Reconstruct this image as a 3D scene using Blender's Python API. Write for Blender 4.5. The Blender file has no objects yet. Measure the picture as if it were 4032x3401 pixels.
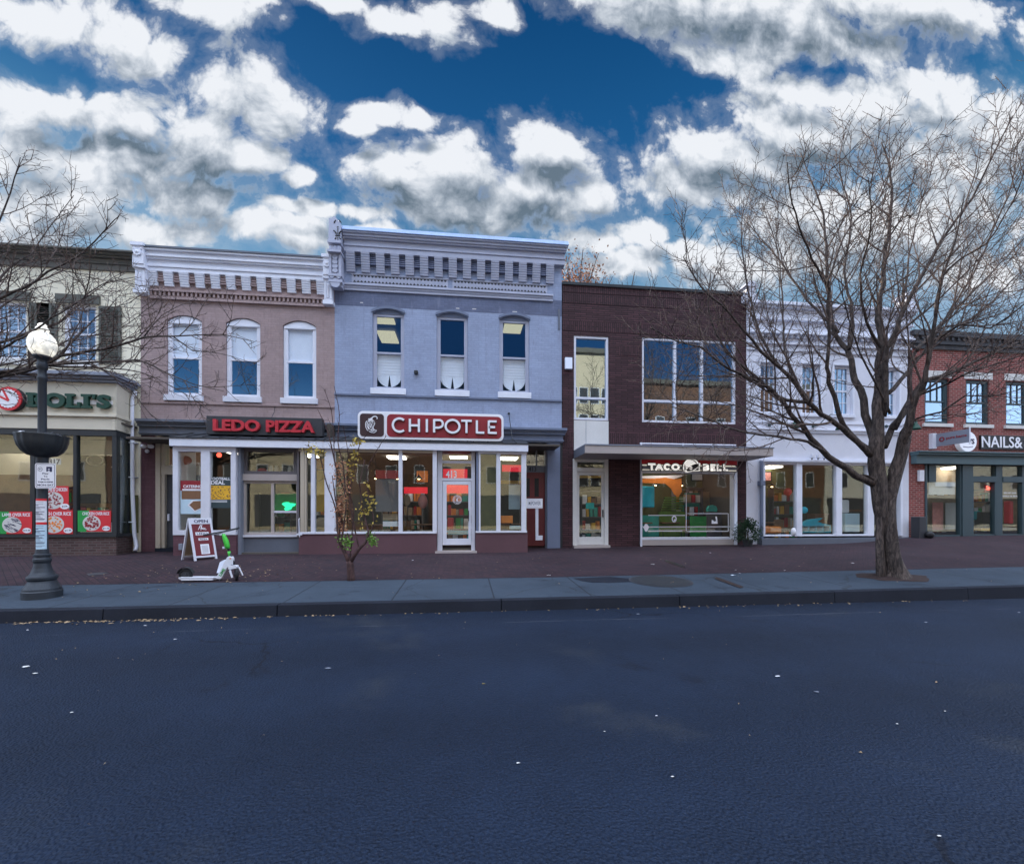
import bpy, bmesh, math, random
from mathutils import Vector, Matrix, Euler, noise
random.seed(7)
PI = math.pi
SC = bpy.context.scene
COL = SC.collection
# ------------------------------------------------------------------ camera
PSI = math.atan(1700.0/15400.0)          # yaw towards the right of the street normal
F, CX, HY, CAMH = 1700.0, 2016.0, 2030.0, 1.5
cam_d = bpy.data.cameras.new("camera"); cam = bpy.data.objects.new("camera", cam_d); COL.objects.link(cam)
cam.location = (0, 0, CAMH); cam.rotation_euler = (PI/2, 0, -PSI)
cam_d.sensor_width = 36; cam_d.lens = 36*F/4032.0; cam_d.shift_y = (HY-1700.5)/4032.0
cam_d.clip_end = 2000; cam_d.clip_start = 0.05
SC.camera = cam
SC.view_settings.view_transform = 'Standard'; SC.view_settings.look = 'None'
EXPO = 1.85; BACKGAIN = 1.15      # exposure for the shaded street; added brightness of the unseen sky
SC.view_settings.exposure = math.log2(EXPO); SC.view_settings.gamma = 1.0

D = 13.8      # facade line
YB = 12.8     # pizza / burrito shop fronts
YK = 6.78     # kerb face
cP, sP = math.cos(PSI), math.sin(PSI)
def at(px, py, Y):
    """world point on the street-parallel plane at distance Y for a measured position in the photograph"""
    t = (px-CX)/F; s = (HY-py)/F
    dx, dy = sP+t*cP, cP-t*sP
    k = Y/dy
    return Vector((dx*k, Y, CAMH+s*k))
def view(ox, oy, sc):
    return lambda x, y, Y=D: at(ox+x/sc, oy+y/sc, Y)
vA = view(0,900,2.2057); vB = view(0,1600,2.0757); vC = view(500,900,2.2047); vD = view(540,1600,2.3526)
vE = view(1250,800,1.96); vF = view(1200,1550,1.9914); vG = view(2150,1050,2.46); vH = view(2150,1700,2.3233)
vI = view(2850,1100,2.6138); vJ = view(2850,1650,2.52); vK = view(3450,1250,3.5275); vL = view(3450,1650,2.5206)
vS = view(650,1950,4.41); vT = view(2480,1760,4.5457); vU = view(1380,1600,3.2672); vP = view(60,1250,1.561)
vQ = view(1280,840,5.514)
def X_(v, x, y=0, Y=D): return v(x, y, Y).x
def Z_(v, x, y, Y=D): return v(x, y, Y).z
def R(v, x0, y0, x1, y1, Y=D):
    m = (x0+x1)/2
    return X_(v,x0,0,Y), X_(v,x1,0,Y), Z_(v,m,y1,Y), Z_(v,m,y0,Y)

def gz(X, Y):
    """height of the pavement behind the kerb"""
    if Y <= YK: return 0.0
    u = min(1.0, (Y-YK)/7.0)
    z = 0.16 + 0.04*(Y-YK) if Y < 14.5 else 0.16+0.04*(14.5-YK)
    z += max(0.0, X-2)*(0.005+0.005*u)
    a = min(1, max(0, (X-13.2)/2.2)); b = min(1, max(0, (Y-10.5)/2.5))
    z += 0.16*a*a*(3-2*a)*b*b*(3-2*b)
    return z
def on_ground(px, py):
    z = 0.2
    for _ in range(30):
        t = (px-CX)/F; s = (HY-py)/F
        k = (z-CAMH)/s
        x, y = (sP+t*cP)*k, (cP-t*sP)*k
        z = 0.5*z+0.5*gz(x, y)
    return Vector((x, y, gz(x, y)))

# ------------------------------------------------------------------ node helpers
class NT:
    def __init__(s, tree): s.t = tree; s.n = tree.nodes; s.l = tree.links
    def add(s, typ, **kw):
        n = s.n.new(typ)
        for k, v in kw.items(): setattr(n, k, v)
        return n
    def con(s, a, b): s.l.new(a, b)
    def put(s, sock, v):
        if isinstance(v, bpy.types.NodeSocket): s.l.new(v, sock)
        else: sock.default_value = v
    def math(s, op, a, b=None, c=None, clamp=False):
        n = s.add('ShaderNodeMath', operation=op, use_clamp=clamp)
        s.put(n.inputs[0], a)
        if b is not None: s.put(n.inputs[1], b)
        if c is not None: s.put(n.inputs[2], c)
        return n.outputs[0]
    def vmath(s, op, a, b=None):
        n = s.add('ShaderNodeVectorMath', operation=op)
        s.put(n.inputs[0], a)
        if b is not None:
            if op == 'SCALE': s.put(n.inputs['Scale'], b)
            else: s.put(n.inputs[1], b)
        return n.outputs['Value'] if op in ('LENGTH', 'DOT_PRODUCT') else n.outputs[0]
    def smooth(s, x, a, b, o0=0.0, o1=1.0):
        n = s.add('ShaderNodeMapRange', interpolation_type='SMOOTHSTEP')
        s.put(n.inputs[0], x); n.inputs[1].default_value = a; n.inputs[2].default_value = b
        n.inputs[3].default_value = o0; n.inputs[4].default_value = o1
        return n.outputs[0]
    def mix(s, f, a, b, blend='MIX'):
        n = s.add('ShaderNodeMix', data_type='RGBA', blend_type=blend)
        s.put(n.inputs[0], f)
        s.put(n.inputs[6], a if isinstance(a, bpy.types.NodeSocket) else (*a[:3], 1))
        s.put(n.inputs[7], b if isinstance(b, bpy.types.NodeSocket) else (*b[:3], 1))
        return n.outputs[2]
    def noise(s, vec, scale, detail=4, rough=.5, dist=0, dim='3D'):
        n = s.add('ShaderNodeTexNoise', noise_dimensions=dim); s.con(vec, n.inputs['Vector'])
        n.inputs['Scale'].default_value = scale; n.inputs['Detail'].default_value = detail
        n.inputs['Roughness'].default_value = rough; n.inputs['Distortion'].default_value = dist
        return n.outputs[0]

# ------------------------------------------------------------------ sun and sky
SUN_EL, SUN_AZ = math.radians(27), math.radians(-26)     # behind the houses, to the left of the street normal
sun_dir = Vector((math.sin(SUN_AZ)*math.cos(SUN_EL), math.cos(SUN_AZ)*math.cos(SUN_EL), math.sin(SUN_EL)))
sd = bpy.data.lights.new("sun", 'SUN'); sd.energy = 4.6; sd.angle = math.radians(0.5); sd.color = (1.0, .87, .7)
sun = bpy.data.objects.new("sun", sd); COL.objects.link(sun)
sun.rotation_euler = (-sun_dir).to_track_quat('-Z', 'Y').to_euler(); sun.location = sun_dir*60

world = bpy.data.worlds.new("World"); SC.world = world; world.use_nodes = True
world.cycles.sampling_method = 'MANUAL'; world.cycles.sample_map_resolution = 512
W = NT(world.node_tree)
for n in list(W.n): W.n.remove(n)

# measured cloud masses: centre x, y, half width, half height (in the 2091-wide view of the photograph)
CLOUDS = [(90,45,150,55),(250,70,140,75),(330,105,80,50),(420,20,140,50),(520,5,60,28),
 (690,12,90,22),(830,52,120,38),(900,45,62,58),(1010,25,50,36),
 (1500,15,330,72),(1620,70,330,60),(1330,30,150,55),(1880,20,260,62),(1470,115,110,35),
 (480,180,120,88),(560,230,90,75),(400,255,130,70),(250,240,120,60),(130,225,120,55),(40,235,90,65),(60,310,130,75),(230,320,210,60),(420,320,150,60),(520,330,90,45),
 (770,222,82,38),(860,235,48,24),(735,250,50,28),
 (615,360,44,30),(590,375,30,22),
 (820,370,150,80),(930,340,130,78),(1130,320,105,78),(1080,380,170,75),(960,420,300,55),(1200,400,60,60),
 (1500,330,190,75),(1650,270,190,80),(1790,220,150,72),(1880,165,90,52),(1960,230,140,80),(2060,270,110,65),(1380,370,110,55),(1460,300,130,52),(1540,130,70,34),(1640,185,120,45),(1900,330,220,80),
 (400,400,130,55),(150,410,180,70),(60,390,90,60),(260,470,250,52),(560,470,190,42),(660,440,180,24),(760,495,180,30),(60,470,140,50),
 (1190,490,80,34),(1320,478,90,33),(1260,540,140,36),(1420,520,120,34),(1650,420,190,60),(1850,470,260,90),(1680,480,220,70),(1480,560,140,40),(1960,420,160,90),(1640,540,220,42),(2000,560,160,50)]
DARKS = [(1780,40,330,50),(1560,15,330,62),(1330,35,130,45),(1720,70,200,35),(150,240,110,34),(960,425,240,38),(380,350,170,35),(1420,365,150,30),(430,400,110,34),(250,290,160,26),(1100,350,90,26),(1690,330,160,28)]
GROW = 1.06
def uv_of(c):
    px, py, rx, ry = [k*1.92826 for k in c]; rx *= GROW; ry *= GROW
    p = at(px, py, 1.0); q = at(px+rx, py, 1.0); r = at(px, py-ry, 1.0)
    return p.x, p.z-CAMH, abs(q.x-p.x), abs(r.z-p.z)

g = bpy.data.node_groups.new("cloud_density", 'ShaderNodeTree')
g.interface.new_socket("Vector", in_out='INPUT', socket_type='NodeSocketVector')
g.interface.new_socket("Density", in_out='OUTPUT', socket_type='NodeSocketFloat')
g.interface.new_socket("Fbm", in_out='OUTPUT', socket_type='NodeSocketFloat')
g.interface.new_socket("Dark", in_out='OUTPUT', socket_type='NodeSocketFloat')
g.interface.new_socket("Mass", in_out='OUTPUT', socket_type='NodeSocketFloat')
H = NT(g); gi = H.add('NodeGroupInput'); go = H.add('NodeGroupOutput')
sep = H.add('ShaderNodeSeparateXYZ'); H.con(gi.outputs[0], sep.inputs[0])
yy = H.math('MAXIMUM', sep.outputs[1], 0.08)
uu = H.math('DIVIDE', sep.outputs[0], yy); vv = H.math('DIVIDE', sep.outputs[2], yy)
cmb = H.add('ShaderNodeCombineXYZ'); H.con(uu, cmb.inputs[0]); H.con(vv, cmb.inputs[1])
mask = H.smooth(sep.outputs[1], .12, .3)
# warp the positions so that no outline stays an ellipse
wn = H.add('ShaderNodeTexNoise', noise_dimensions='2D'); H.con(cmb.outputs[0], wn.inputs['Vector']); wn.inputs['Scale'].default_value = 4.5; wn.inputs['Detail'].default_value = 3
wv = H.vmath('SCALE', H.vmath('SUBTRACT', wn.outputs[1], (.5,.5,.5)), .09)
pw = H.vmath('ADD', cmb.outputs[0], wv)
pw = H.vmath('MULTIPLY', pw, (1,1,0))
def blobs(lst):
    acc = None
    for c in lst:
        u, v, a, b = uv_of(c)
        e = H.vmath('MULTIPLY', H.vmath('SUBTRACT', pw, (u, v, 0)), (1/a, 1/b, 0))
        ln = H.vmath('LENGTH', e)
        acc = ln if acc is None else H.math('SMOOTH_MIN', acc, ln, .25)
    return H.math('SUBTRACT', 1.0, acc)
bl = H.math('MAXIMUM', blobs(CLOUDS), -.9)
dk = blobs(DARKS)
f1 = H.noise(pw, 6.0, 10, .66, dim='2D')
f2 = H.noise(cmb.outputs[0], 20, 3, .6, dim='2D')
vo = H.add('ShaderNodeTexVoronoi', feature='F1', voronoi_dimensions='2D'); H.con(pw, vo.inputs['Vector']); vo.inputs['Scale'].default_value = 14
vo.inputs['Detail'].default_value = 3; vo.inputs['Roughness'].default_value = .5; vo.inputs['Lacunarity'].default_value = 2.2
bil = H.math('SUBTRACT', .45, vo.outputs['Distance'])
df = H.math('MULTIPLY_ADD', H.math('SUBTRACT', f1, .5), 1.65, H.math('MULTIPLY', bl, 1.15))
df = H.math('MULTIPLY_ADD', bil, .55, df)
df = H.math('ADD', df, .09)
H.con(df, go.inputs[0])
H.con(H.math('MULTIPLY_ADD', bil, .35, H.math('MULTIPLY_ADD', f2, .2, H.math('MULTIPLY', f1, 1.0))), go.inputs[1]); H.con(dk, go.inputs[2]); H.con(bl, go.inputs[3])

tc = W.add('ShaderNodeTexCoord')
def cd(vec):
    n = W.add('ShaderNodeGroup'); n.node_tree = g; W.con(vec, n.inputs[0]); return n
n0 = cd(tc.outputs['Generated'])
n1 = cd(W.vmath('ADD', tc.outputs['Generated'], (-.015, 0, .045)))
sepw = W.add('ShaderNodeSeparateXYZ'); W.con(tc.outputs['Generated'], sepw.inputs[0])
sky = W.add('ShaderNodeTexSky', sky_type='NISHITA'); sky.sun_disc = False
sky.sun_elevation = SUN_EL; sky.sun_rotation = SUN_AZ; sky.air_density = 1.0; sky.dust_density = .4; sky.ozone_density = 2.0
rampz = W.add('ShaderNodeValToRGB'); W.con(sepw.outputs[2], rampz.inputs[0])
cr = rampz.color_ramp; cr.elements[0].position = 0.0; cr.elements[0].color = (.30,.52,.72,1)
cr.elements[1].position = .76; cr.elements[1].color = (.0035,.070,.215,1)
for p, c in ((.3,(.34,.52,.72,1)),(.43,(.24,.44,.64,1)),(.51,(.085,.28,.50,1)),(.61,(.014,.130,.345,1))):
    e = cr.elements.new(p); e.color = c
skyc = W.vmath('MULTIPLY', sky.outputs[0], (.012, .022, .04))
skyc = W.mix(.82, skyc, rampz.outputs[0])
alpha = W.smooth(n0.outputs[0], -.08, .46)
veil = W.math('MULTIPLY', W.smooth(n0.outputs[0], -.45, .15), .14)
alpha = W.math('MAXIMUM', alpha, veil)
up = W.smooth(n1.outputs[3], .15, .75)
dark = W.smooth(n0.outputs[2], -.6, .9)
edge = W.math('SUBTRACT', n1.outputs[0], n0.outputs[0])
sh = W.math('MULTIPLY_ADD', up, .20, W.math('MULTIPLY', dark, .48))
sh = W.math('MULTIPLY_ADD', edge, .50, W.math('ADD', sh, .15))
sh = W.math('SUBTRACT', sh, W.math('MULTIPLY', W.math('SUBTRACT', n0.outputs[1], .58), .62), clamp=True)
sh = W.math('MULTIPLY', sh, W.smooth(n0.outputs[0], -.1, .45))
rc = W.add('ShaderNodeValToRGB'); W.con(sh, rc.inputs[0]); e = rc.color_ramp.elements
e[0].position = 0; e[0].color = (.86,.89,.94,1); e[1].position = 1; e[1].color = (.135,.19,.25,1)
for p_, c_ in ((.25,(.66,.71,.78,1)),(.6,(.36,.42,.50,1))):
    e2 = rc.color_ramp.elements.new(p_); e2.color = c_
def bgnode(col, st):
    b = W.add('ShaderNodeBackground'); W.put(b.inputs[0], col if isinstance(col, bpy.types.NodeSocket) else (*col, 1)); W.put(b.inputs[1], st); return b.outputs[0]
def mixs(f, a, b):
    m = W.add('ShaderNodeMixShader'); W.con(f, m.inputs[0]); W.con(a, m.inputs[1]); W.con(b, m.inputs[2]); return m.outputs[0]
FRONT = 1/EXPO
front = mixs(alpha, bgnode(skyc, FRONT), bgnode(rc.outputs[0], FRONT))
# unseen bright cloud added overhead and behind the camera to light the facades
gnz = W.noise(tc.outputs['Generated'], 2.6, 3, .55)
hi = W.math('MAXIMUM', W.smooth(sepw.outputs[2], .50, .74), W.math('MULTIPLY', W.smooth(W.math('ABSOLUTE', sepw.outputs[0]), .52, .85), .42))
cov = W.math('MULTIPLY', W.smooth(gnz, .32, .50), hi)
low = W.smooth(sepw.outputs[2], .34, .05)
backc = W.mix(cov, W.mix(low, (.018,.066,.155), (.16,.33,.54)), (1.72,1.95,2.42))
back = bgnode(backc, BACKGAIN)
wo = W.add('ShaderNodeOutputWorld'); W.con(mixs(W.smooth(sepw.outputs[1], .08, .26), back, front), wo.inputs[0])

# ------------------------------------------------------------------ materials
def newmat(name):
    m = bpy.data.materials.new(name); m.use_nodes = True
    t = NT(m.node_tree); b = m.node_tree.nodes['Principled BSDF']
    return m, t, b
def mat(name, col, rough=.65, var=.18, scale=1.6, bump=.0, bscale=25, metal=0, spec=.4, fine=.08, coat=0):
    m, t, b = newmat(name)
    co = t.add('ShaderNodeTexCoord').outputs['Object']
    n1 = t.noise(co, scale, 6, .6); n2 = t.noise(co, scale*18, 3, .6)
    k = t.math('ADD', t.math('MULTIPLY_ADD', t.math('SUBTRACT', n1, .5), 2.6*var, 1.0), t.math('MULTIPLY', t.math('SUBTRACT', n2, .5), 2*fine))
    c = t.vmath('SCALE', tuple(col[:3]), k)
    t.con(c, b.inputs['Base Color'])
    b.inputs['Metallic'].default_value = metal; b.inputs['Specular IOR Level'].default_value = spec
    t.con(t.math('MULTIPLY_ADD', t.math('SUBTRACT', n1, .5), .3, rough, clamp=True), b.inputs['Roughness'])
    if bump:
        bp = t.add('ShaderNodeBump'); bp.inputs['Strength'].default_value = bump; bp.inputs['Distance'].default_value = .01
        t.con(t.noise(co, bscale, 6, .65), bp.inputs['Height']); t.con(bp.outputs[0], b.inputs['Normal'])
    return m
def brickmat(name, col, mortar, bw=.21, rh=.07, ms=.008, bump=.5, vary=.25, rough=.8, rot=False, stain=.2, sm=.1, blot=None):
    m, t, b = newmat(name)
    co = t.add('ShaderNodeTexCoord').outputs['Object']
    s = t.add('ShaderNodeSeparateXYZ'); t.con(co, s.inputs[0])
    c = t.add('ShaderNodeCombineXYZ')
    xy = t.math('ADD', s.outputs[0], s.outputs[1])
    if rot: t.con(s.outputs[2], c.inputs[0]); t.con(xy, c.inputs[1])
    else: t.con(xy, c.inputs[0]); t.con(s.outputs[2], c.inputs[1])
    nn = t.add('ShaderNodeTexNoise'); t.con(co, nn.inputs['Vector']); nn.inputs['Scale'].default_value = 9
    vec = t.vmath('ADD', c.outputs[0], t.vmath('SCALE', t.vmath('SUBTRACT', nn.outputs[1], (.5,.5,.5)), .012))
    br = t.add('ShaderNodeTexBrick'); t.con(vec, br.inputs['Vector'])
    br.inputs['Scale'].default_value = 1; br.inputs['Brick Width'].default_value = bw; br.inputs['Row Height'].default_value = rh
    br.inputs['Mortar Size'].default_value = ms; br.inputs['Mortar Smooth'].default_value = sm
    hi = tuple(min(1, k*(1+vary)) for k in col); lo = tuple(k*(1-vary) for k in col)
    br.inputs['Color1'].default_value = (*hi, 1); br.inputs['Color2'].default_value = (*lo, 1); br.inputs['Mortar'].default_value = (*mortar, 1)
    n1 = t.noise(co, .9, 7, .65); n2 = t.noise(co, 14, 4, .6)
    k = t.math('ADD', t.math('MULTIPLY_ADD', t.math('SUBTRACT', n1, .5), 2.6*stain, 1.0), t.math('MULTIPLY', t.math('SUBTRACT', n2, .5), .3))
    base = t.vmath('SCALE', br.outputs['Color'], k)
    if blot:
        st = t.add('ShaderNodeMapping'); t.con(co, st.inputs[0]); st.inputs['Scale'].default_value = (3.0, 1, .5)
        q = t.smooth(t.noise(st.outputs[0], 1.6, 8, .72), .52, .70)
        base = t.mix(t.math('MULTIPLY', q, .75), base, blot)
    t.con(base, b.inputs['Base Color'])
    b.inputs['Roughness'].default_value = rough; b.inputs['Specular IOR Level'].default_value = .3
    bp = t.add('ShaderNodeBump'); bp.inputs['Strength'].default_value = bump; bp.inputs['Distance'].default_value = .008
    h = t.math('MULTIPLY_ADD', n2, .5, t.math('SUBTRACT', 1.0, br.outputs['Fac']))
    t.con(h, bp.inputs['Height']); t.con(bp.outputs[0], b.inputs['Normal'])
    return m
def glassmat(name, refl=.1, tint=(.93,.97,.96), gl=(1,1,1)):
    m, t, b = newmat(name); t.n.remove(b)
    out = [n for n in t.n if n.type == 'OUTPUT_MATERIAL'][0]
    tr = t.add('ShaderNodeBsdfTransparent'); tr.inputs[0].default_value = (*tint, 1)
    gs = t.add('ShaderNodeBsdfGlossy'); gs.inputs[0].default_value = (*gl, 1); gs.inputs['Roughness'].default_value = .015
    co = t.add('ShaderNodeTexCoord').outputs['Object']
    bp = t.add('ShaderNodeBump'); bp.inputs['Strength'].default_value = .06; bp.inputs['Distance'].default_value = .02
    t.con(t.noise(co, 1.2, 2, .5), bp.inputs['Height']); t.con(bp.outputs[0], gs.inputs['Normal'])
    lw = t.add('ShaderNodeLayerWeight'); lw.inputs[0].default_value = .5
    f = t.math('MULTIPLY_ADD', t.math('POWER', lw.outputs['Facing'], 5.0), .9-refl, .035+refl, clamp=True)
    mxs = t.add('ShaderNodeMixShader'); t.con(f, mxs.inputs[0]); t.con(tr.outputs[0], mxs.inputs[1]); t.con(gs.outputs[0], mxs.inputs[2])
    t.con(mxs.outputs[0], out.inputs[0]); return m
def emis(name, col, s):
    m, t, b = newmat(name)
    b.inputs['Base Color'].default_value = (*col, 1); b.inputs['Emission Color'].default_value = (*col, 1); b.inputs['Emission Strength'].default_value = s
    return m

MT = {}
def defm(k, *a, **kw): MT[k] = mat(k, *a, **kw); return MT[k]
defm('cream', (.76,.71,.56), .75, .12, .7, .15, 20)
defm('cream_trim', (.60,.55,.44), .6, .1)
defm('olive_cornice', (.125,.12,.105), .7, .22, .8)
defm('shutter', (.10,.105,.09), .7, .2)
defm('white', (.64,.65,.72), .5, .14, 1.3, .1)
defm('white_trim', (.70,.72,.80), .55, .12, 1.4, .15, 12)
defm('offwhite', (.60,.59,.57), .6, .14, 1.2, .1)
defm('grey_trim', (.20,.22,.27), .6, .15)
defm('slate', (.115,.13,.165), .55, .2)
defm('blue_trim', (.145,.175,.255), .55, .12)
defm('blue_cornice', (.40,.42,.52), .6, .14, 1.5, .2, 10)
defm('lead', (.30,.42,.66), .35, .35, 2.0, .1, 8, 0)
defm('black_metal', (.022,.026,.03), .45, .15, 2, .1)
defm('black', (.008,.008,.01), .5, .1)
defm('charcoal', (.035,.036,.042), .6, .15)
defm('pent_metal', (.03,.033,.04), .5, .3, 3)
defm('mauve_panel', (.105,.052,.062), .7, .25, .8, .3, 14)
defm('brown_trim', (.13,.12,.13), .55, .2)
defm('taupe', (.40,.35,.33), .6, .1)
defm('beige', (.44,.38,.30), .65, .12, 1, .1)
defm('teal_dark', (.035,.06,.07), .5, .15)
defm('teal_band', (.075,.125,.14), .55, .2)
defm('red', (.42,.022,.03), .5, .15)
defm('letter_red', (.50,.03,.045), .45, .35, 9)
defm('bright_red', (.62,.03,.04), .5, .15)
defm('sign_red', (.26,.018,.028), .45, .14, 2.5, .05)
defm('sign_brown', (.045,.02,.022), .5, .15)
defm('sign_white', (.80,.80,.84), .4, .04)
defm('sign_green', (.006,.05,.03), .45, .25, 5)
defm('orange', (.75,.22,.03), .6, .3, 3)
defm('yellow', (.75,.42,.03), .6, .25, 3)
defm('cyan', (.02,.38,.52), .6, .25, 3)
defm('green', (.02,.30,.06), .6, .35, 4)
defm('teal', (.03,.30,.24), .6, .3, 3)
defm('olive', (.085,.085,.03), .7, .35, 4)
defm('pink', (.52,.20,.18), .7, .4, 6)
defm('tan', (.35,.26,.17), .8, .35, 4)
defm('wood', (.20,.10,.05), .6, .3, 4)
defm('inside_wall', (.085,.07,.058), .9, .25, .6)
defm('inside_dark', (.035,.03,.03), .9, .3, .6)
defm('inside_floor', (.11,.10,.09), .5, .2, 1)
defm('paper', (.72,.72,.76), .8, .08, 5)
defm('paper_blue', (.50,.66,.76), .8, .08, 5)
defm('ink', (.03,.03,.08), .8, .1)
defm('blind', (.80,.85,.96), .8, .06, 3)
defm('curtain', (.88,.91,.97), .85, .06, 3)
defm('iron', (.035,.042,.052), .5, .22, 3, .35, 60, .3)
defm('granite', (.019,.022,.031), .85, .35, 1.2, .4, 60, 0, .1)
defm('worn_concrete', (.036,.042,.052), .9, .45, 2.5, .3, 30, 0, .1)
defm('face_red', (.15,.016,.022), .5, .15)
defm('bush', (.015,.045,.018), .8, .4, 8)
defm('leaf_green', (.11,.22,.03), .6, .35, 9)
defm('leaf_yellow', (.40,.30,.06), .7, .35, 9)
defm('leaf_orange', (.42,.20,.11), .7, .35, 3)
defm('leaf_dry', (.34,.24,.14), .8, .4, 30)
defm('lime', (.06,.50,.05), .35, .12)
defm('rubber', (.012,.012,.014), .7, .2)
defm('white_paint', (.70,.72,.78), .35, .06)
defm('door_red', (.13,.022,.024), .5, .18)
defm('door_dark', (.05,.055,.065), .5, .2)
defm('opp_cream', (.58,.50,.36), .8, .12, .5)
defm('opp_brick', (.15,.08,.055), .85, .2, .5)
defm('opp_white', (.66,.64,.58), .8, .1, .5)
defm('roof', (.07,.07,.075), .9, .2)
MT['glass'] = glassmat('glass', .03)
MT['glass_upper'] = glassmat('glass_upper', .45, (.40,.48,.52), (.62,.78,.92))
MT['glass_shop'] = glassmat('glass_shop', .03, (.95,.97,.95), (.75,.82,.85))
MT['glass_clearer'] = glassmat('glass_clearer', .0, (.97,.98,.98), (.8,.85,.9))
MT['ceiling_glow'] = emis('ceiling_glow', (1,.84,.46), .62)
MT['shop_fill_glow'] = emis('shop_fill_glow', (1,.93,.84), 6.5)
MT['lamp_glow'] = emis('lamp_glow', (1,.95,.74), .75)
MT['glass_tinted'] = glassmat('glass_tinted', .16, (.80,.86,.92), (.50,.66,.85))
MT['sign_added_glow'] = emis('sign_added_glow', (.80,.78,.74), .42)  # glow added to brighten the taco sign under its canopy, also the dim one
MT['sign_added_glow_dim'] = emis('sign_added_glow_dim', (.72,.68,.58), .28)
MT['pendant_glow'] = emis('pendant_glow', (1,.72,.38), 5)
MT['lit_red'] = emis('lit_red', (.75,.015,.04), .42)
MT['lit_pink'] = emis('lit_pink', (.85,.03,.12), .35)
MT['neon'] = emis('neon', (1,.10,.06), 1.6)
MT['neon_green'] = emis('neon_green', (.02,.9,.42), .75)
MT['sign_glow'] = emis('sign_glow', (.75,.77,.85), .12)
MT['mauve_brick'] = brickmat('mauve_brick', (.335,.25,.245), (.295,.22,.215), .215, .072, .007, .35, .06, .75, stain=.28, blot=(.22,.155,.155))
MT['mauve_dark_brick'] = brickmat('mauve_dark_brick', (.105,.048,.06), (.09,.042,.052), .215, .072, .007, .4, .1, .75, stain=.3)
MT['blue_brick'] = brickmat('blue_brick', (.285,.335,.465), (.25,.295,.415), .215, .072, .007, .4, .05, .7, stain=.22, blot=(.20,.225,.31))
MT['blue_brick_old'] = brickmat('blue_brick_old', (.125,.145,.225), (.11,.13,.2), .215, .072, .008, .5, .08, .75, stain=.32, blot=(.22,.24,.33))
MT['brown_brick'] = brickmat('brown_brick', (.062,.026,.031), (.022,.010,.012), .40, .070, .011, 1.2, .30, .75, stain=.4, blot=(.035,.016,.02))
MT['brown_soldier'] = brickmat('brown_soldier', (.060,.025,.030), (.02,.009,.011), .40, .070, .012, 1.4, .28, .75, rot=True, stain=.28)
MT['red_brick'] = brickmat('red_brick', (.205,.042,.036), (.29,.17,.15), .215, .075, .013, .6, .3, .8, stain=.2)
MT['base_brick'] = brickmat('base_brick', (.085,.05,.048), (.11,.09,.085), .215, .072, .010, .6, .25, .8, stain=.3)

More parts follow.
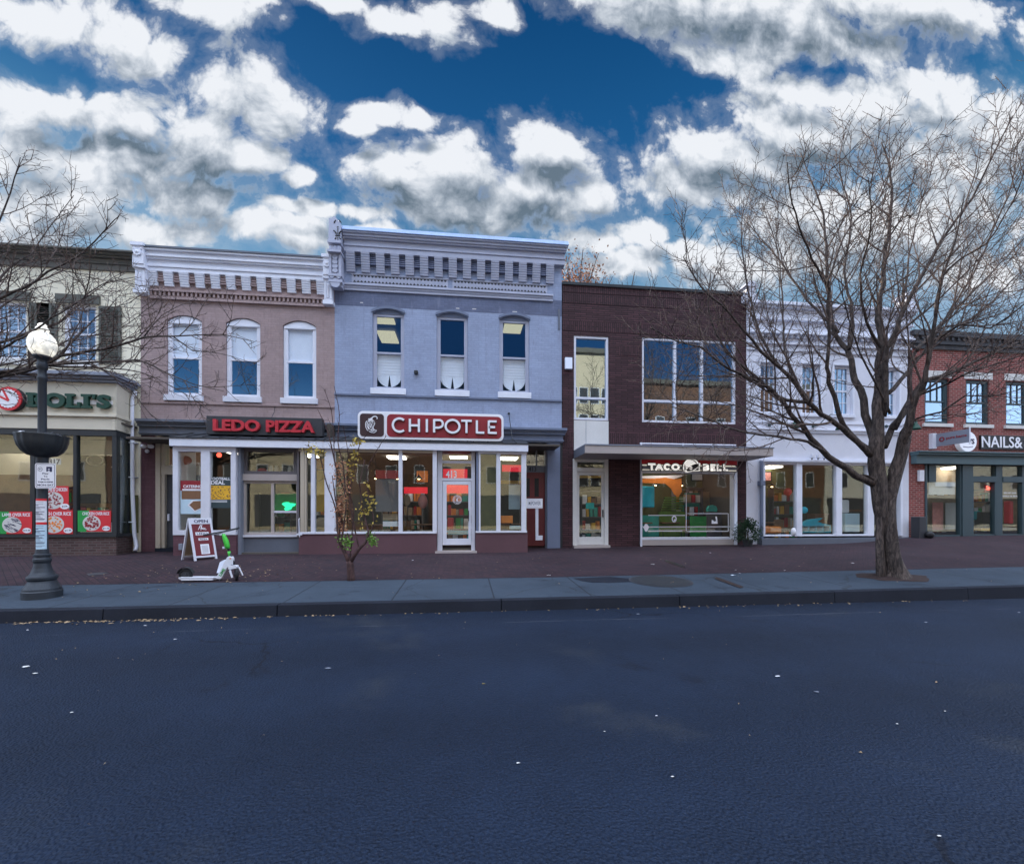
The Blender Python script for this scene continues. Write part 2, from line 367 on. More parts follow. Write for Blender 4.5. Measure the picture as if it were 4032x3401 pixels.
def asphalt():
    m, t, b = newmat('asphalt')
    co = t.add('ShaderNodeTexCoord').outputs['Object']
    n1 = t.noise(co, .35, 6, .6); n2 = t.noise(co, 60, 3, .6); n3 = t.noise(co, 3.5, 5, .6)
    k = t.math('MULTIPLY_ADD', t.math('SUBTRACT', n1, .5), 1.0, 1.0)
    k = t.math('ADD', k, t.math('MULTIPLY', t.math('SUBTRACT', n2, .5), 2.2))
    k = t.math('ADD', k, t.math('MULTIPLY', t.math('SUBTRACT', n3, .5), .45))
    base = t.vmath('SCALE', (.0088,.0165,.0345), k)
    vo = t.add('ShaderNodeTexVoronoi'); t.con(co, vo.inputs['Vector']); vo.inputs['Scale'].default_value = 95
    sp = t.smooth(vo.outputs['Distance'], .16, .08)
    pick = t.smooth(t.noise(co, 41, 1, .5), .56, .64)
    base = t.mix(t.math('MULTIPLY', t.math('MULTIPLY', sp, pick), .35), base, (.20,.21,.24))
    s0 = t.add('ShaderNodeSeparateXYZ'); t.con(co, s0.inputs[0])
    lane = t.math('SINE', t.math('MULTIPLY', t.math('ADD', s0.outputs[1], t.math('MULTIPLY', n1, .5)), 3.4))
    base = t.vmath('SCALE', base, t.math('MULTIPLY_ADD', lane, .10, 1.0))
    oil = t.smooth(t.noise(co, .8, 5, .65, .4), .60, .70)
    base = t.mix(t.math('MULTIPLY', oil, .75), base, (.006,.009,.018))
    pale = t.smooth(t.noise(t.vmath('ADD', co, (7.3,2.1,0)), .55, 6, .6, .3), .56, .70)
    base = t.mix(t.math('MULTIPLY', pale, .6), base, (.030,.035,.044))
    cv = t.add('ShaderNodeTexVoronoi', feature='DISTANCE_TO_EDGE'); t.con(t.vmath('ADD', co, t.vmath('SCALE', _nz(t, co, 1.6), .6)), cv.inputs['Vector']); cv.inputs['Scale'].default_value = .42
    crk = t.math('MULTIPLY', t.smooth(cv.outputs['Distance'], .010, .002), t.smooth(t.noise(co, .5, 2, .5), .5, .62))
    base = t.mix(t.math('MULTIPLY', crk, .75), base, (.003,.004,.008))
    # a sealed seam along the parking lane
    s = t.add('ShaderNodeSeparateXYZ'); t.con(co, s.inputs[0])
    yy = t.math('ADD', s.outputs[1], t.math('MULTIPLY', t.math('SUBTRACT', t.noise(co, .8, 4, .6), .5), .16))
    seam = t.smooth(t.math('ABSOLUTE', t.math('SUBTRACT', yy, 6.05)), .014, .004)
    seam = t.math('MULTIPLY', seam, t.smooth(t.noise(co, .9, 3, .6), .44, .6))
    base = t.mix(t.math('MULTIPLY', seam, .6), base, (.10,.11,.13))
    t.con(base, b.inputs['Base Color'])
    b.inputs['Roughness'].default_value = .7; b.inputs['Specular IOR Level'].default_value = .2
    vb = t.add('ShaderNodeTexVoronoi', feature='SMOOTH_F1'); t.con(co, vb.inputs['Vector']); vb.inputs['Scale'].default_value = 72
    h = t.math('SUBTRACT', 1.0, vb.outputs['Distance'])
    h = t.math('MULTIPLY_ADD', n2, .6, h)
    bp = t.add('ShaderNodeBump'); bp.inputs['Strength'].default_value = 1.0; bp.inputs['Distance'].default_value = .013
    t.con(h, bp.inputs['Height']); t.con(bp.outputs[0], b.inputs['Normal'])
    return m
def concrete():
    m, t, b = newmat('concrete')
    co = t.add('ShaderNodeTexCoord').outputs['Object']
    n1 = t.noise(co, .8, 7, .65); n2 = t.noise(co, 45, 4, .6)
    k = t.math('MULTIPLY_ADD', t.math('SUBTRACT', n1, .5), .9, 1.0)
    k = t.math('ADD', k, t.math('MULTIPLY', t.math('SUBTRACT', n2, .5), .35))
    base = t.vmath('SCALE', (.043,.058,.078), k)
    st = t.smooth(t.noise(co, 1.7, 6, .7), .58, .7)
    base = t.mix(t.math('MULTIPLY', st, .6), base, (.020,.024,.034))
    s = t.add('ShaderNodeSeparateXYZ'); t.con(co, s.inputs[0])
    fx = t.math('ABSOLUTE', t.math('SUBTRACT', t.math('FRACT', t.math('DIVIDE', t.math('ADD', s.outputs[0], 50.55), 1.62)), .5))
    j = t.smooth(fx, .012, .004)
    base = t.mix(t.math('MULTIPLY', j, .75), base, (.02,.022,.028))
    cr_ = t.add('ShaderNodeTexVoronoi', feature='DISTANCE_TO_EDGE'); t.con(t.vmath('ADD', co, t.vmath('SCALE', _nz(t, co, 2.5), .25)), cr_.inputs['Vector']); cr_.inputs['Scale'].default_value = .45
    ck = t.smooth(cr_.outputs['Distance'], .006, .002)
    base = t.mix(t.math('MULTIPLY', ck, .6), base, (.025,.027,.03))
    t.con(base, b.inputs['Base Color']); b.inputs['Roughness'].default_value = .82; b.inputs['Specular IOR Level'].default_value = .15
    bp = t.add('ShaderNodeBump'); bp.inputs['Strength'].default_value = .5; bp.inputs['Distance'].default_value = .006
    t.con(t.math('SUBTRACT', n2, j), bp.inputs['Height']); t.con(bp.outputs[0], b.inputs['Normal'])
    return m
def _nz(t, co, sc):
    n = t.add('ShaderNodeTexNoise'); t.con(co, n.inputs['Vector']); n.inputs['Scale'].default_value = sc; n.inputs['Detail'].default_value = 4
    return n.outputs[1]
MT['asphalt'] = asphalt(); MT['concrete'] = concrete()
def paver():
    m, t, b = newmat('brick_paving')
    co = t.add('ShaderNodeTexCoord').outputs['Object']
    br = t.add('ShaderNodeTexBrick')
    mp = t.add('ShaderNodeMapping'); t.con(co, mp.inputs[0]); mp.inputs['Rotation'].default_value = (0,0,math.radians(45)); t.con(mp.outputs[0], br.inputs['Vector'])
    br.inputs['Scale'].default_value = 1; br.inputs['Brick Width'].default_value = .2; br.inputs['Row Height'].default_value = .1; br.inputs['Mortar Size'].default_value = .006
    br.inputs['Color1'].default_value = (.048,.027,.032,1); br.inputs['Color2'].default_value = (.030,.021,.027,1); br.inputs['Mortar'].default_value = (.017,.015,.019,1)
    n1 = t.noise(co, .7, 7, .65); n2 = t.noise(co, 30, 4, .6)
    k = t.math('MULTIPLY_ADD', t.math('SUBTRACT', n1, .5), 1.0, 1.0)
    k = t.math('ADD', k, t.math('MULTIPLY', t.math('SUBTRACT', n2, .5), .5))
    base = t.vmath('SCALE', br.outputs[0], k)
    q = t.smooth(t.noise(co, 2.3, 6, .7), .6, .7)
    base = t.mix(t.math('MULTIPLY', q, .4), base, (.062,.056,.066))
    t.con(base, b.inputs['Base Color']); b.inputs['Roughness'].default_value = .8; b.inputs['Specular IOR Level'].default_value = .15
    bp = t.add('ShaderNodeBump'); bp.inputs['Strength'].default_value = .6; bp.inputs['Distance'].default_value = .006
    t.con(t.math('MULTIPLY_ADD', n2, .5, t.math('SUBTRACT', 1.0, br.outputs['Fac'])), bp.inputs['Height']); t.con(bp.outputs[0], b.inputs['Normal'])
    return m
MT['paver'] = paver()
def bark(name, col, col2):
    m, t, b = newmat(name)
    co = t.add('ShaderNodeTexCoord').outputs['Object']
    mp = t.add('ShaderNodeMapping'); t.con(co, mp.inputs[0]); mp.inputs['Scale'].default_value = (1,1,.28)
    n1 = t.noise(mp.outputs[0], 22, 8, .7, .6); n2 = t.noise(co, 2.2, 4, .6)
    base = t.mix(t.smooth(n1, .38, .66), col, col2)
    base = t.vmath('SCALE', base, t.math('MULTIPLY_ADD', t.math('SUBTRACT', n2, .5), 1.3, 1.0))
    t.con(base, b.inputs['Base Color']); b.inputs['Roughness'].default_value = .9
    bp = t.add('ShaderNodeBump'); bp.inputs['Strength'].default_value = 1.0; bp.inputs['Distance'].default_value = .02
    t.con(n1, bp.inputs['Height']); t.con(bp.outputs[0], b.inputs['Normal'])
    return m
MT['bark'] = bark('bark', (.024,.017,.015), (.115,.088,.076))
MT['bark_twig'] = bark('bark_twig', (.055,.034,.032), (.17,.125,.10))
MT['bark_red'] = bark('bark_red', (.035,.016,.016), (.085,.042,.038))
MT['soil'] = mat('soil', (.030,.017,.015), .95, .4, 4, .8, 60)

# ------------------------------------------------------------------ mesh helpers
ORG = {}
class MB:
    def __init__(s): s.v = []; s.f = []
    def _a(s, vs, fs):
        o = len(s.v); s.v += [tuple(p) for p in vs]; s.f += [tuple(i+o for i in f) for f in fs]; return s
    def box(s, x0, x1, y0, y1, z0, z1):
        return s._a([(x0,y0,z0),(x1,y0,z0),(x1,y1,z0),(x0,y1,z0),(x0,y0,z1),(x1,y0,z1),(x1,y1,z1),(x0,y1,z1)],
                    [(0,3,2,1),(4,5,6,7),(0,1,5,4),(2,3,7,6),(1,2,6,5),(3,0,4,7)])
    def hexa(s, p): # 8 points, bottom ring then top ring
        return s._a(p, [(0,3,2,1),(4,5,6,7),(0,1,5,4),(2,3,7,6),(1,2,6,5),(3,0,4,7)])
    def quad(s, *p): return s._a(p, [tuple(range(len(p)))])
    def prism(s, pts, y0, y1):
        n = len(pts)
        return s._a([(x,y0,z) for x,z in pts]+[(x,y1,z) for x,z in pts],
                    [tuple(range(n)), tuple(range(2*n-1, n-1, -1))]+[(i,(i+1)%n,(i+1)%n+n,i+n)[::-1] for i in range(n)])
    def tube(s, pts, rad, n=8, cap=True):
        pts = [Vector(p) for p in pts]; m = len(pts)
        if not isinstance(rad, (list, tuple)): rad = [rad]*m
        vs = []; prev = None
        for i in range(m):
            t = (pts[min(i+1,m-1)]-pts[max(i-1,0)])
            if t.length < 1e-9: t = Vector((0,0,1))
            t.normalize()
            if prev is None:
                a = Vector((0,0,1)) if abs(t.z) < .9 else Vector((1,0,0)); prev = t.cross(a).normalized()
            u = (prev - t*prev.dot(t))
            if u.length < 1e-6: u = t.orthogonal()
            u.normalize(); w = t.cross(u); prev = u
            for k in range(n):
                a = 2*PI*k/n; vs.append(pts[i]+(u*math.cos(a)+w*math.sin(a))*rad[i])
        fs = [(i*n+k, i*n+(k+1)%n, (i+1)*n+(k+1)%n, (i+1)*n+k) for i in range(m-1) for k in range(n)]
        if cap: fs += [tuple(range(n-1,-1,-1)), tuple(range((m-1)*n, m*n))]
        return s._a(vs, fs)
    def lathe(s, prof, cx, cy, n=32, a0=0, a1=2*PI, flute=0):
        vs = []; full = abs(a1-a0-2*PI) < 1e-6; c = n if full else n+1
        for r, z in prof:
            for k in range(c):
                a = a0+(a1-a0)*k/n; rr = r*(1+flute*math.cos(a*16))
                vs.append((cx+rr*math.cos(a), cy+rr*math.sin(a), z))
        fs = []
        for i in range(len(prof)-1):
            for k in range(n):
                k2 = (k+1) % c
                fs.append((i*c+k, i*c+k2, (i+1)*c+k2, (i+1)*c+k))
        return s._a(vs, fs)
    def sphere(s, c, r, n=10, sc=(1,1,1)):
        prof = [(math.sin(PI*i/n), -math.cos(PI*i/n)) for i in range(n+1)]
        vs = []
        for a, z in prof:
            for k in range(n*2):
                b = PI*k/n; vs.append((c[0]+r*sc[0]*a*math.cos(b), c[1]+r*sc[1]*a*math.sin(b), c[2]+r*sc[2]*z))
        m = n*2
        return s._a(vs, [(i*m+k, i*m+(k+1)%m, (i+1)*m+(k+1)%m, (i+1)*m+k) for i in range(n) for k in range(m)])
    def ring(s, cx, cz, r0, r1, y0, y1, n=32, a0=0, a1=2*PI, sx=1):
        pts = [(cx+sx*r1*math.cos(a0+(a1-a0)*i/n), cz+r1*math.sin(a0+(a1-a0)*i/n)) for i in range(n+1)]
        inn = [(cx+sx*r0*math.cos(a0+(a1-a0)*i/n), cz+r0*math.sin(a0+(a1-a0)*i/n)) for i in range(n+1)]
        for i in range(n):
            s.prism([pts[i], pts[i+1], inn[i+1], inn[i]][::-1], y0, y1)
        return s
    def disc(s, cx, cz, r, y0, y1, n=40, sx=1):
        return s.prism([(cx+sx*r*math.cos(2*PI*i/n), cz+r*math.sin(2*PI*i/n)) for i in range(n)], y0, y1)
    def build(s, name, m, parent=None, smooth=False, loc=None, bevel=0, recalc=True, double=False):
        me = bpy.data.meshes.new(name)
        org = ORG[parent.name] if parent is not None else Vector(loc if loc is not None else (0,0,0))
        me.from_pydata([(p[0]-org[0], p[1]-org[1], p[2]-org[2]) for p in s.v], [], s.f)
        if recalc and len(s.f) < 60000:
            b = bmesh.new(); b.from_mesh(me)
            bmesh.ops.remove_doubles(b, verts=b.verts, dist=1e-5) if double else None
            bmesh.ops.recalc_face_normals(b, faces=b.faces); b.to_mesh(me); b.free()
        if smooth:
            me.polygons.foreach_set('use_smooth', [True]*len(me.polygons))
        me.materials.append(MT[m] if isinstance(m, str) else m)
        o = bpy.data.objects.new(name, me); COL.objects.link(o)
        if parent is not None: o.parent = parent
        else: o.location = org
        ORG[o.name] = Vector(org)
        if bevel:
            md = o.modifiers.new('bevel', 'BEVEL'); md.width = bevel; md.segments = 2; md.limit_method = 'ANGLE'
        return o
def thing(name, label, cat, loc, group=None):
    o = bpy.data.objects.new(name, None); COL.objects.link(o); o.location = loc; o.empty_display_size = .2
    o['label'] = label; o['category'] = cat
    if group: o['group'] = group
    ORG[o.name] = Vector(loc); return o
def tag(o, label, cat, group=None, kind=None):
    o['label'] = label; o['category'] = cat
    if group: o['group'] = group
    if kind: o['kind'] = kind
    return o
def struct(o, kind='structure'): o['kind'] = kind; return o
def rbox(g, v, r, Yf, dep): # a box whose front face is the measured rectangle
    x0, x1, z0, z1 = R(v, *r, Yf); return g.box(x0, x1, Yf, Yf+dep, z0, z1)
def one(name, m, parent, *boxes, **kw):
    g = MB()
    for b in boxes: g.box(*b)
    return g.build(name, m, parent, **kw)
def rrect(x0, x1, z0, z1, r, n=6):
    pts = []
    for cx, cz, a in ((x1-r,z1-r,0),(x0+r,z1-r,PI/2),(x0+r,z0+r,PI),(x1-r,z0+r,3*PI/2)):
        for i in range(n+1):
            b = a+PI/2*i/n; pts.append((cx+r*math.cos(b), cz+r*math.sin(b)))
    return pts
def text(name, body, x0, x1, z0, z1, y, m, parent=None, depth=.02, bold=0.0, loc=None, xf=None, shear=0, fitw=True):
    cu = bpy.data.curves.new(name, 'FONT'); cu.body = body; cu.size = 1; cu.extrude = .5; cu.offset = bold; cu.resolution_u = 3; cu.shear = shear
    to = bpy.data.objects.new(name, cu); COL.objects.link(to)
    dg = bpy.context.evaluated_depsgraph_get()
    me = bpy.data.meshes.new_from_object(to.evaluated_get(dg))
    bpy.data.objects.remove(to)
    vs = [v.co.copy() for v in me.vertices]
    a0, a1 = min(v.x for v in vs), max(v.x for v in vs); b0, b1 = min(v.y for v in vs), max(v.y for v in vs)
    sz = (z1-z0)/(b1-b0); sx = (x1-x0)/(a1-a0) if fitw else sz
    org = ORG[parent.name] if parent is not None else Vector(loc or (0,0,0))
    for v in me.vertices:
        p = Vector((x0+(v.co.x-a0)*sx, y-(v.co.z+.5)*depth, z0+(v.co.y-b0)*sz))
        if xf: p = xf @ p
        v.co = p-org
    me.materials.clear(); me.materials.append(MT[m]); me.name = name
    o = bpy.data.objects.new(name, me); COL.objects.link(o)
    if parent is not None: o.parent = parent
    else: o.location = org
    ORG[o.name] = Vector(org); return o
def holes(g, x0, x1, z0, z1, y, hs, th=.25, back=True):
    xs = sorted({x0, x1, *[h[0] for h in hs], *[h[1] for h in hs]}); zs = sorted({z0, z1, *[h[2] for h in hs], *[h[3] for h in hs]})
    xs = [x for x in xs if x0-1e-6 <= x <= x1+1e-6]; zs = [z for z in zs if z0-1e-6 <= z <= z1+1e-6]
    for i in range(len(xs)-1):
        for j in range(len(zs)-1):
            cx, cz = (xs[i]+xs[i+1])/2, (zs[j]+zs[j+1])/2
            if any(h[0] < cx < h[1] and h[2] < cz < h[3] for h in hs): continue
            a, b, c, d = xs[i], xs[i+1], zs[j], zs[j+1]
            g.quad((a,y,c),(b,y,c),(b,y,d),(a,y,d))
            g.quad((a,y+th,d),(b,y+th,d),(b,y+th,c),(a,y+th,c))
    for a, b, c, d in hs:
        g.quad((a,y,c),(a,y,d),(a,y+th,d),(a,y+th,c)); g.quad((b,y,d),(b,y,c),(b,y+th,c),(b,y+th,d))
        g.quad((a,y,d),(b,y,d),(b,y+th,d),(a,y+th,d)); g.quad((b,y,c),(a,y,c),(a,y+th,c),(b,y+th,c))
    g.quad((x0,y,z1),(x1,y,z1),(x1,y+th,z1),(x0,y+th,z1)); g.quad((x0,y,z0),(x0,y,z1),(x0,y+th,z1),(x0,y+th,z0)); g.quad((x1,y,z1),(x1,y,z0),(x1,y+th,z0),(x1,y+th,z1))
    return g
def arch_fill(g, x0, x1, zs, zc, y, th, n=12):
    w = (x1-x0)/2; h = zc-zs; r = (w*w+h*h)/(2*h); cx = (x0+x1)/2; cz = zc-r
    a = math.asin(w/r); arc = [(cx+r*math.sin(-a+2*a*i/n), cz+r*math.cos(-a+2*a*i/n)) for i in range(n+1)]
    e = .0015
    for i in range(n):
        p, q = arc[i], arc[i+1]
        g.prism([(p[0],p[1]-e),(q[0],q[1]-e),(q[0],zc+e),(p[0],zc+e)], y+.0005, y+th)
    return arc
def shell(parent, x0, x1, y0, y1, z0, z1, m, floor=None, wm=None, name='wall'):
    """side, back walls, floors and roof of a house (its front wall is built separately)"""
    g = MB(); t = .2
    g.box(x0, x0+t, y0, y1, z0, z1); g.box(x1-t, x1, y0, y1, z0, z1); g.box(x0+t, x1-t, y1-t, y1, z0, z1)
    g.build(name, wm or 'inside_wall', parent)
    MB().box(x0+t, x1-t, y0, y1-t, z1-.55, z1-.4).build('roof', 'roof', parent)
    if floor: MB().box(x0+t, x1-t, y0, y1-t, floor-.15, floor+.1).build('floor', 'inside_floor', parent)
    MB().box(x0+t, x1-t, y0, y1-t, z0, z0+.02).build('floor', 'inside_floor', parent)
def strip(t, x0, x1, y, z0, z1): pass
def sash(parent, x0, x1, z0, z1, y, fm='white_trim', rail=None, cols=1, rows=(1,1), fw=.06, mun=.022, pm='glass_upper', pm2=None, sill=None, sm=None, setb=.09, arch=0, name='window'):
    g = MB(); ya, yb = y+setb, y+setb+.07
    top = z1
    g.box(x0, x0+fw, ya, yb, z0, top); g.box(x1-fw, x1, ya, yb, z0, top); g.box(x0+fw, x1-fw, ya, yb, top-fw-arch, top); g.box(x0+fw, x1-fw, ya, yb, z0, z0+fw)
    zr = rail if rail is not None else (z0+z1)/2
    a, b = x0+fw, x1-fw
    g.box(a, b, ya+.012, yb+.02, zr-.028, zr+.028)
    # sash stiles
    s = .035
    for zl, zh, yo in ((z0+fw, zr-.028, .02), (zr+.028, top-fw-arch, .008)):
        g.box(a, a+s, ya+yo, yb-.005, zl, zh); g.box(b-s, b, ya+yo, yb-.005, zl, zh)
    for k, (zl, zh) in enumerate(((z0+fw, zr-.028), (zr+.028, top-fw-arch))):
        rws = rows[k]
        if rws == 0: continue
        for c in range(1, cols):
            xm = a+(b-a)*c/cols; g.box(xm-mun/2, xm+mun/2, ya+.03, ya+.05, zl, zh)
        for r_ in range(1, rws):
            zm = zl+(zh-zl)*r_/rws; g.box(a+s, b-s, ya+.031, ya+.049, zm-mun/2, zm+mun/2)
    w = g.build(name, fm, parent)
    for k, (zl, zh) in enumerate(((z0+fw, zr-.028), (zr+.028, top-fw-arch))):
        MB().box(a+s-.005, b-s+.005, ya+.051, ya+.056, zl, zh).build('pane', (pm2 or pm) if k else pm, w)
    if sill:
        h, pr, ov = sill
        MB().box(x0-ov, x1+ov, y-pr, ya, z0-h, z0-.002).build('sill', sm or fm, w, bevel=.006)
    return w
def shopwin(parent, x0, x1, z0, z1, y, fm='white', cols=(), rows=(), fw=.06, dep=.1, pm='glass_shop', name='shop_window', mw=.05):
    g = MB(); g.box(x0, x0+fw, y, y+dep, z0, z1); g.box(x1-fw, x1, y, y+dep, z0, z1)
    g.box(x0+fw, x1-fw, y+.002, y+dep, z0, z0+fw); g.box(x0+fw, x1-fw, y+.002, y+dep, z1-fw, z1)
    for c in cols: g.box(c-mw/2, c+mw/2, y+.004, y+dep-.01, z0+fw, z1-fw)
    for r in rows: g.box(x0+fw, x1-fw, y+.006, y+dep-.012, r-mw/2, r+mw/2)
    w = g.build(name, fm, parent, bevel=.004)
    MB().box(x0+fw-.01, x1-fw+.01, y+dep*.6, y+dep*.6+.006, z0+fw-.01, z1-fw+.01).build('pane', pm, w)
    return w
# ================================================================== ground
g = MB(); g.quad((-300,-200,-.02),(300,-200,-.02),(300,300,-.02),(-300,300,-.02)); struct(g.build('ground', 'soil'))
g = MB(); g.quad((-120,-9.5,0),(120,-9.5,0),(120,YK,0),(-120,YK,0)); struct(g.build('road', 'asphalt'))
def sheet(name, m, x0, x1, y0, y1, dz, nx, ny, skip=None):
    g = MB()
    xs = [x0+(x1-x0)*i/nx for i in range(nx+1)]; ys = [y0+(y1-y0)*j/ny for j in range(ny+1)]
    g.v = [(x, y, gz(x, y)+dz) for y in ys for x in xs]
    g.f = [(j*(nx+1)+i, j*(nx+1)+i+1, (j+1)*(nx+1)+i+1, (j+1)*(nx+1)+i) for j in range(ny) for i in range(nx)]
    return struct(g.build(name, m, recalc=False))
YC = 8.72
sheet('pavement_concrete', 'concrete', -60, 60, YK+.17, YC, 0, 120, 6)
sheet('pavement_brick', 'paver', -60, 60, YC, 20, .003, 120, 40)
# kerb of long granite stones, each with its own slight offset
g = MB(); x = -60.0; rr = random.Random(3)
while x < 60:
    L = rr.uniform(2.2, 3.4); o = rr.uniform(-.008, .008); x1 = min(60, x+L)
    z0, z1 = gz(x, YK+.2)+.004+o*.4, gz(x1, YK+.2)+.004+o*.4
    a, b = x+.005, x1-.005
    y0, y1 = YK+o, YK+.18
    g.hexa([(a,y0-.012,-.05),(b,y0-.012,-.05),(b,y1,-.05),(a,y1,-.05),(a,y0+.012,z0),(b,y0+.012,z1),(b,y1,z1),(a,y1,z0)])
    x = x1
struct(g.build('kerb', 'granite', bevel=.012))
g = MB(); g.quad((-60,-9.5,.14),(60,-9.5,.14),(60,-16.2,.2),(-60,-16.2,.2)); g.quad((-60,-9.5,0),(60,-9.5,0),(60,-9.5,.14),(-60,-9.5,.14)); struct(g.build('far_pavement', 'opp_white'))

# ================================================================== cream house, far left
X0, X1 = -22.0, X_(vA,1222)
Xw = X_(vA,1205)
zt = Z_(vA,1190,188,D-.35); z_cb = (Z_(vA,1190,385)+Z_(vA,0,320))/2
H1 = thing('cream_house', 'cream rendered house at the left edge with dark shutters and an olive cornice', 'building', (X0, D, .3))
win = [R(vA,540,660,835,1150), R(vA,-75,632,228,1132)]
wx = win[0][1]-win[0][0]; step = win[0][0]-win[1][0]
zz = (win[0][2]+win[1][2])/2, (win[0][3]+win[1][3])/2
win = [(win[0][0], win[0][1], *zz), (win[1][0], win[1][0]+wx, *zz), (win[1][0]-step, win[1][0]-step+wx, *zz), (win[1][0]-2*step, win[1][0]-2*step+wx, *zz)]
z_str = Z_(vA,800,1270,D)
g = MB(); holes(g, X0, X1, 3.3, z_cb+.05, D, win, .25); g.build('wall', 'cream', H1)
g = MB(); g.box(X1-.36, X1, D-.012, D+.25, .3, 3.3); g.build('pilaster', 'cream', H1)
shell(H1, X0, X1, D+.25, D+9, .3, zt-.3, 'inside_wall', 4.3)
g = MB()
ch = zt-z_cb
for pr, a_, b_ in ((.05,0,.36),(.09,.36,.42),(.06,.42,.70),(.16,.70,.80),(.25,.80,.88),(.34,.88,1.0)): g.box(X0, X1-.01+pr*.02, D-pr, D+.25, z_cb+ch*a_+.001, z_cb+ch*b_)
g.build('cornice', 'olive_cornice', H1, bevel=.012)
for i, (a, b, c, d) in enumerate(win):
    w = sash(H1, a, b, c, d, D, 'white_trim', cols=3, rows=(2,2), fw=.075, sill=(.17,.08,.10), sm='offwhite')
    MB().box(a-.14, b+.12, D-.06, D, d+.02, d+.27).build('lintel', 'shutter', w)
    sw = .58
    for s0 in (a-sw-.10, b+.10):
        g = MB(); g.box(s0, s0+.06, D-.05, D, c-.05, d-.02); g.box(s0+sw-.06, s0+sw, D-.05, D, c-.05, d-.02)
        zm = (c+d)/2
        for za, zb in ((c-.05, c+.05), (zm-.06, zm+.06), (d-.12, d-.02)): g.box(s0+.06, s0+sw-.06, D-.049, D, za, zb)
        g.box(s0+.05, s0+sw-.05, D-.015, D-.001, c, d-.05)
        z = c+.08
        while z < d-.15:
            if abs(z-zm) > .09: g.hexa([(s0+.06,D-.045,z),(s0+sw-.06,D-.045,z),(s0+sw-.06,D-.018,z+.02),(s0+.06,D-.018,z+.02),(s0+.06,D-.045,z+.008),(s0+sw-.06,D-.045,z+.008),(s0+sw-.06,D-.018,z+.032),(s0+.06,D-.018,z+.032)])
            z += .05
        g.build('shutter', 'shutter', H1)
# projecting shopfront
YF = 13.0
xr = X_(vB,952,0,YF); xe = X_(vB,1080,0,D-.02)
zb0, zsill = .40, Z_(vB,700,1058,YF)
ztop = Z_(vA,700,1745,YF); zs1 = Z_(vA,700,1630,YF); zs2 = Z_(vA,500,1330,YF); zlip = Z_(vA,500,1248,YF)
def bayprism(g, z0, z1, off=0, offx=None):
    ox = off if offx is None else offx
    p = [(X0, YF-off), (xr+ox*.6, YF-off), (xe+ox, D-.02), (X0, D-.02)]
    return g.hexa([(x,y,z0) for x,y in p]+[(x,y,z1) for x,y in p])
g = MB(); bayprism(g, zb0-.1, zsill-.03, .02); g.build('plinth', 'base_brick', H1)
g = MB(); bayprism(g, zsill-.03, zsill+.04, .06); g.build('plinth_cap', 'black_metal', H1)
g = MB(); bayprism(g, zs1, zs2); g.build('sign_band', 'cream_trim', H1)
g = MB(); bayprism(g, ztop, zs1-.02, .03); 
for k in range(6): 
    z = ztop+.04+k*(zs1-ztop-.06)/6
bayprism(g, zs1-.02, zs1+.05, .09); g.build('moulding', 'cream_trim', H1, bevel=.01)
g = MB(); bayprism(g, zs2, zs2+.07, .10); bayprism(g, zs2+.07, zs2+.14, .16); bayprism(g, zs2+.14, zs2+.20, .24); bayprism(g, zs2+.20, zlip, .20)
g.build('ledge', 'grey_trim', H1, bevel=.012)
# horizontal cladding at the corner of the sign band
ca, cb = X_(vA,988,0,YF), xr
g = MB(); z = ztop
while z < zs2-.05:
    g.hexa([(ca,YF-.055,z),(cb,YF-.055,z),(xe,D-.06,z),(ca,D-.1,z),(ca,YF-.035,z+.048),(cb,YF-.035,z+.048),(xe,D-.04,z+.048),(ca,D-.1,z+.048)]) ; z += .05
    if z > ztop+.36: break
g.build('cladding', 'cream_trim', H1)
# shopfront frame
g = MB(); zf0, zf1 = zsill+.04, ztop
bayprism(g, zf1-.16, zf1-.005, .01)
mull = [X_(vB,595,0,YF), X_(vB,915,0,YF)]
wms = [(X_(vB,597,0,YF), X_(vB,625,0,YF)), (X_(vB,915,0,YF), xr)]
ms = X_(vB,610,0,YF)-X_(vB,275,0,YF)
for k in range(1, 6):
    a = wms[0][0]-k*ms*1.05; wms.append((a, a+.11))
for a, b in wms: g.box(a, b, YF, YF+.12, zf0, zf1-.16)
g.box(X0, xr-.01, YF+.01, YF+.11, zf0, zf0+.06)
g.box(xe-.10, xe, D-.14, D-.02, zf0, zf1-.16)
# canted side frame
g.hexa([(xe-.02,D-.16,zf0),(xe,D-.02,zf0),(xe-.14,D-.04,zf0),(xe-.14,D-.2,zf0),(xe-.02,D-.16,zf1),(xe,D-.02,zf1),(xe-.14,D-.04,zf1),(xe-.14,D-.2,zf1)])
fr = g.build('shopfront_frame', 'black_metal', H1)
srt = sorted(wms)
for i in range(len(srt)-1):
    MB().box(srt[i][1]-.01, srt[i+1][0]+.01, YF+.06, YF+.068, zf0+.05, zf1-.15).build('pane', 'glass_shop', fr)
MB().hexa([(xr-.01,YF+.06,zf0+.02),(xr+.005,YF+.06,zf0+.02),(xe-.03,D-.1,zf0+.02),(xe-.045,D-.1,zf0+.02),(xr-.01,YF+.06,zf1-.15),(xr+.005,YF+.06,zf1-.15),(xe-.03,D-.1,zf1-.15),(xe-.045,D-.1,zf1-.15)]).build('pane', 'glass_shop', fr)
# a yellow blind and a pale panel behind the canted pane
MB().box(xr+.06, xe-.12, D-.1, D-.08, 1.0, 2.1).build('window_film', 'olive', fr)
MB().box(xr+.1, xe-.12, D+.02, D+.04, 2.55, 3.4).build('blind', 'offwhite', fr)
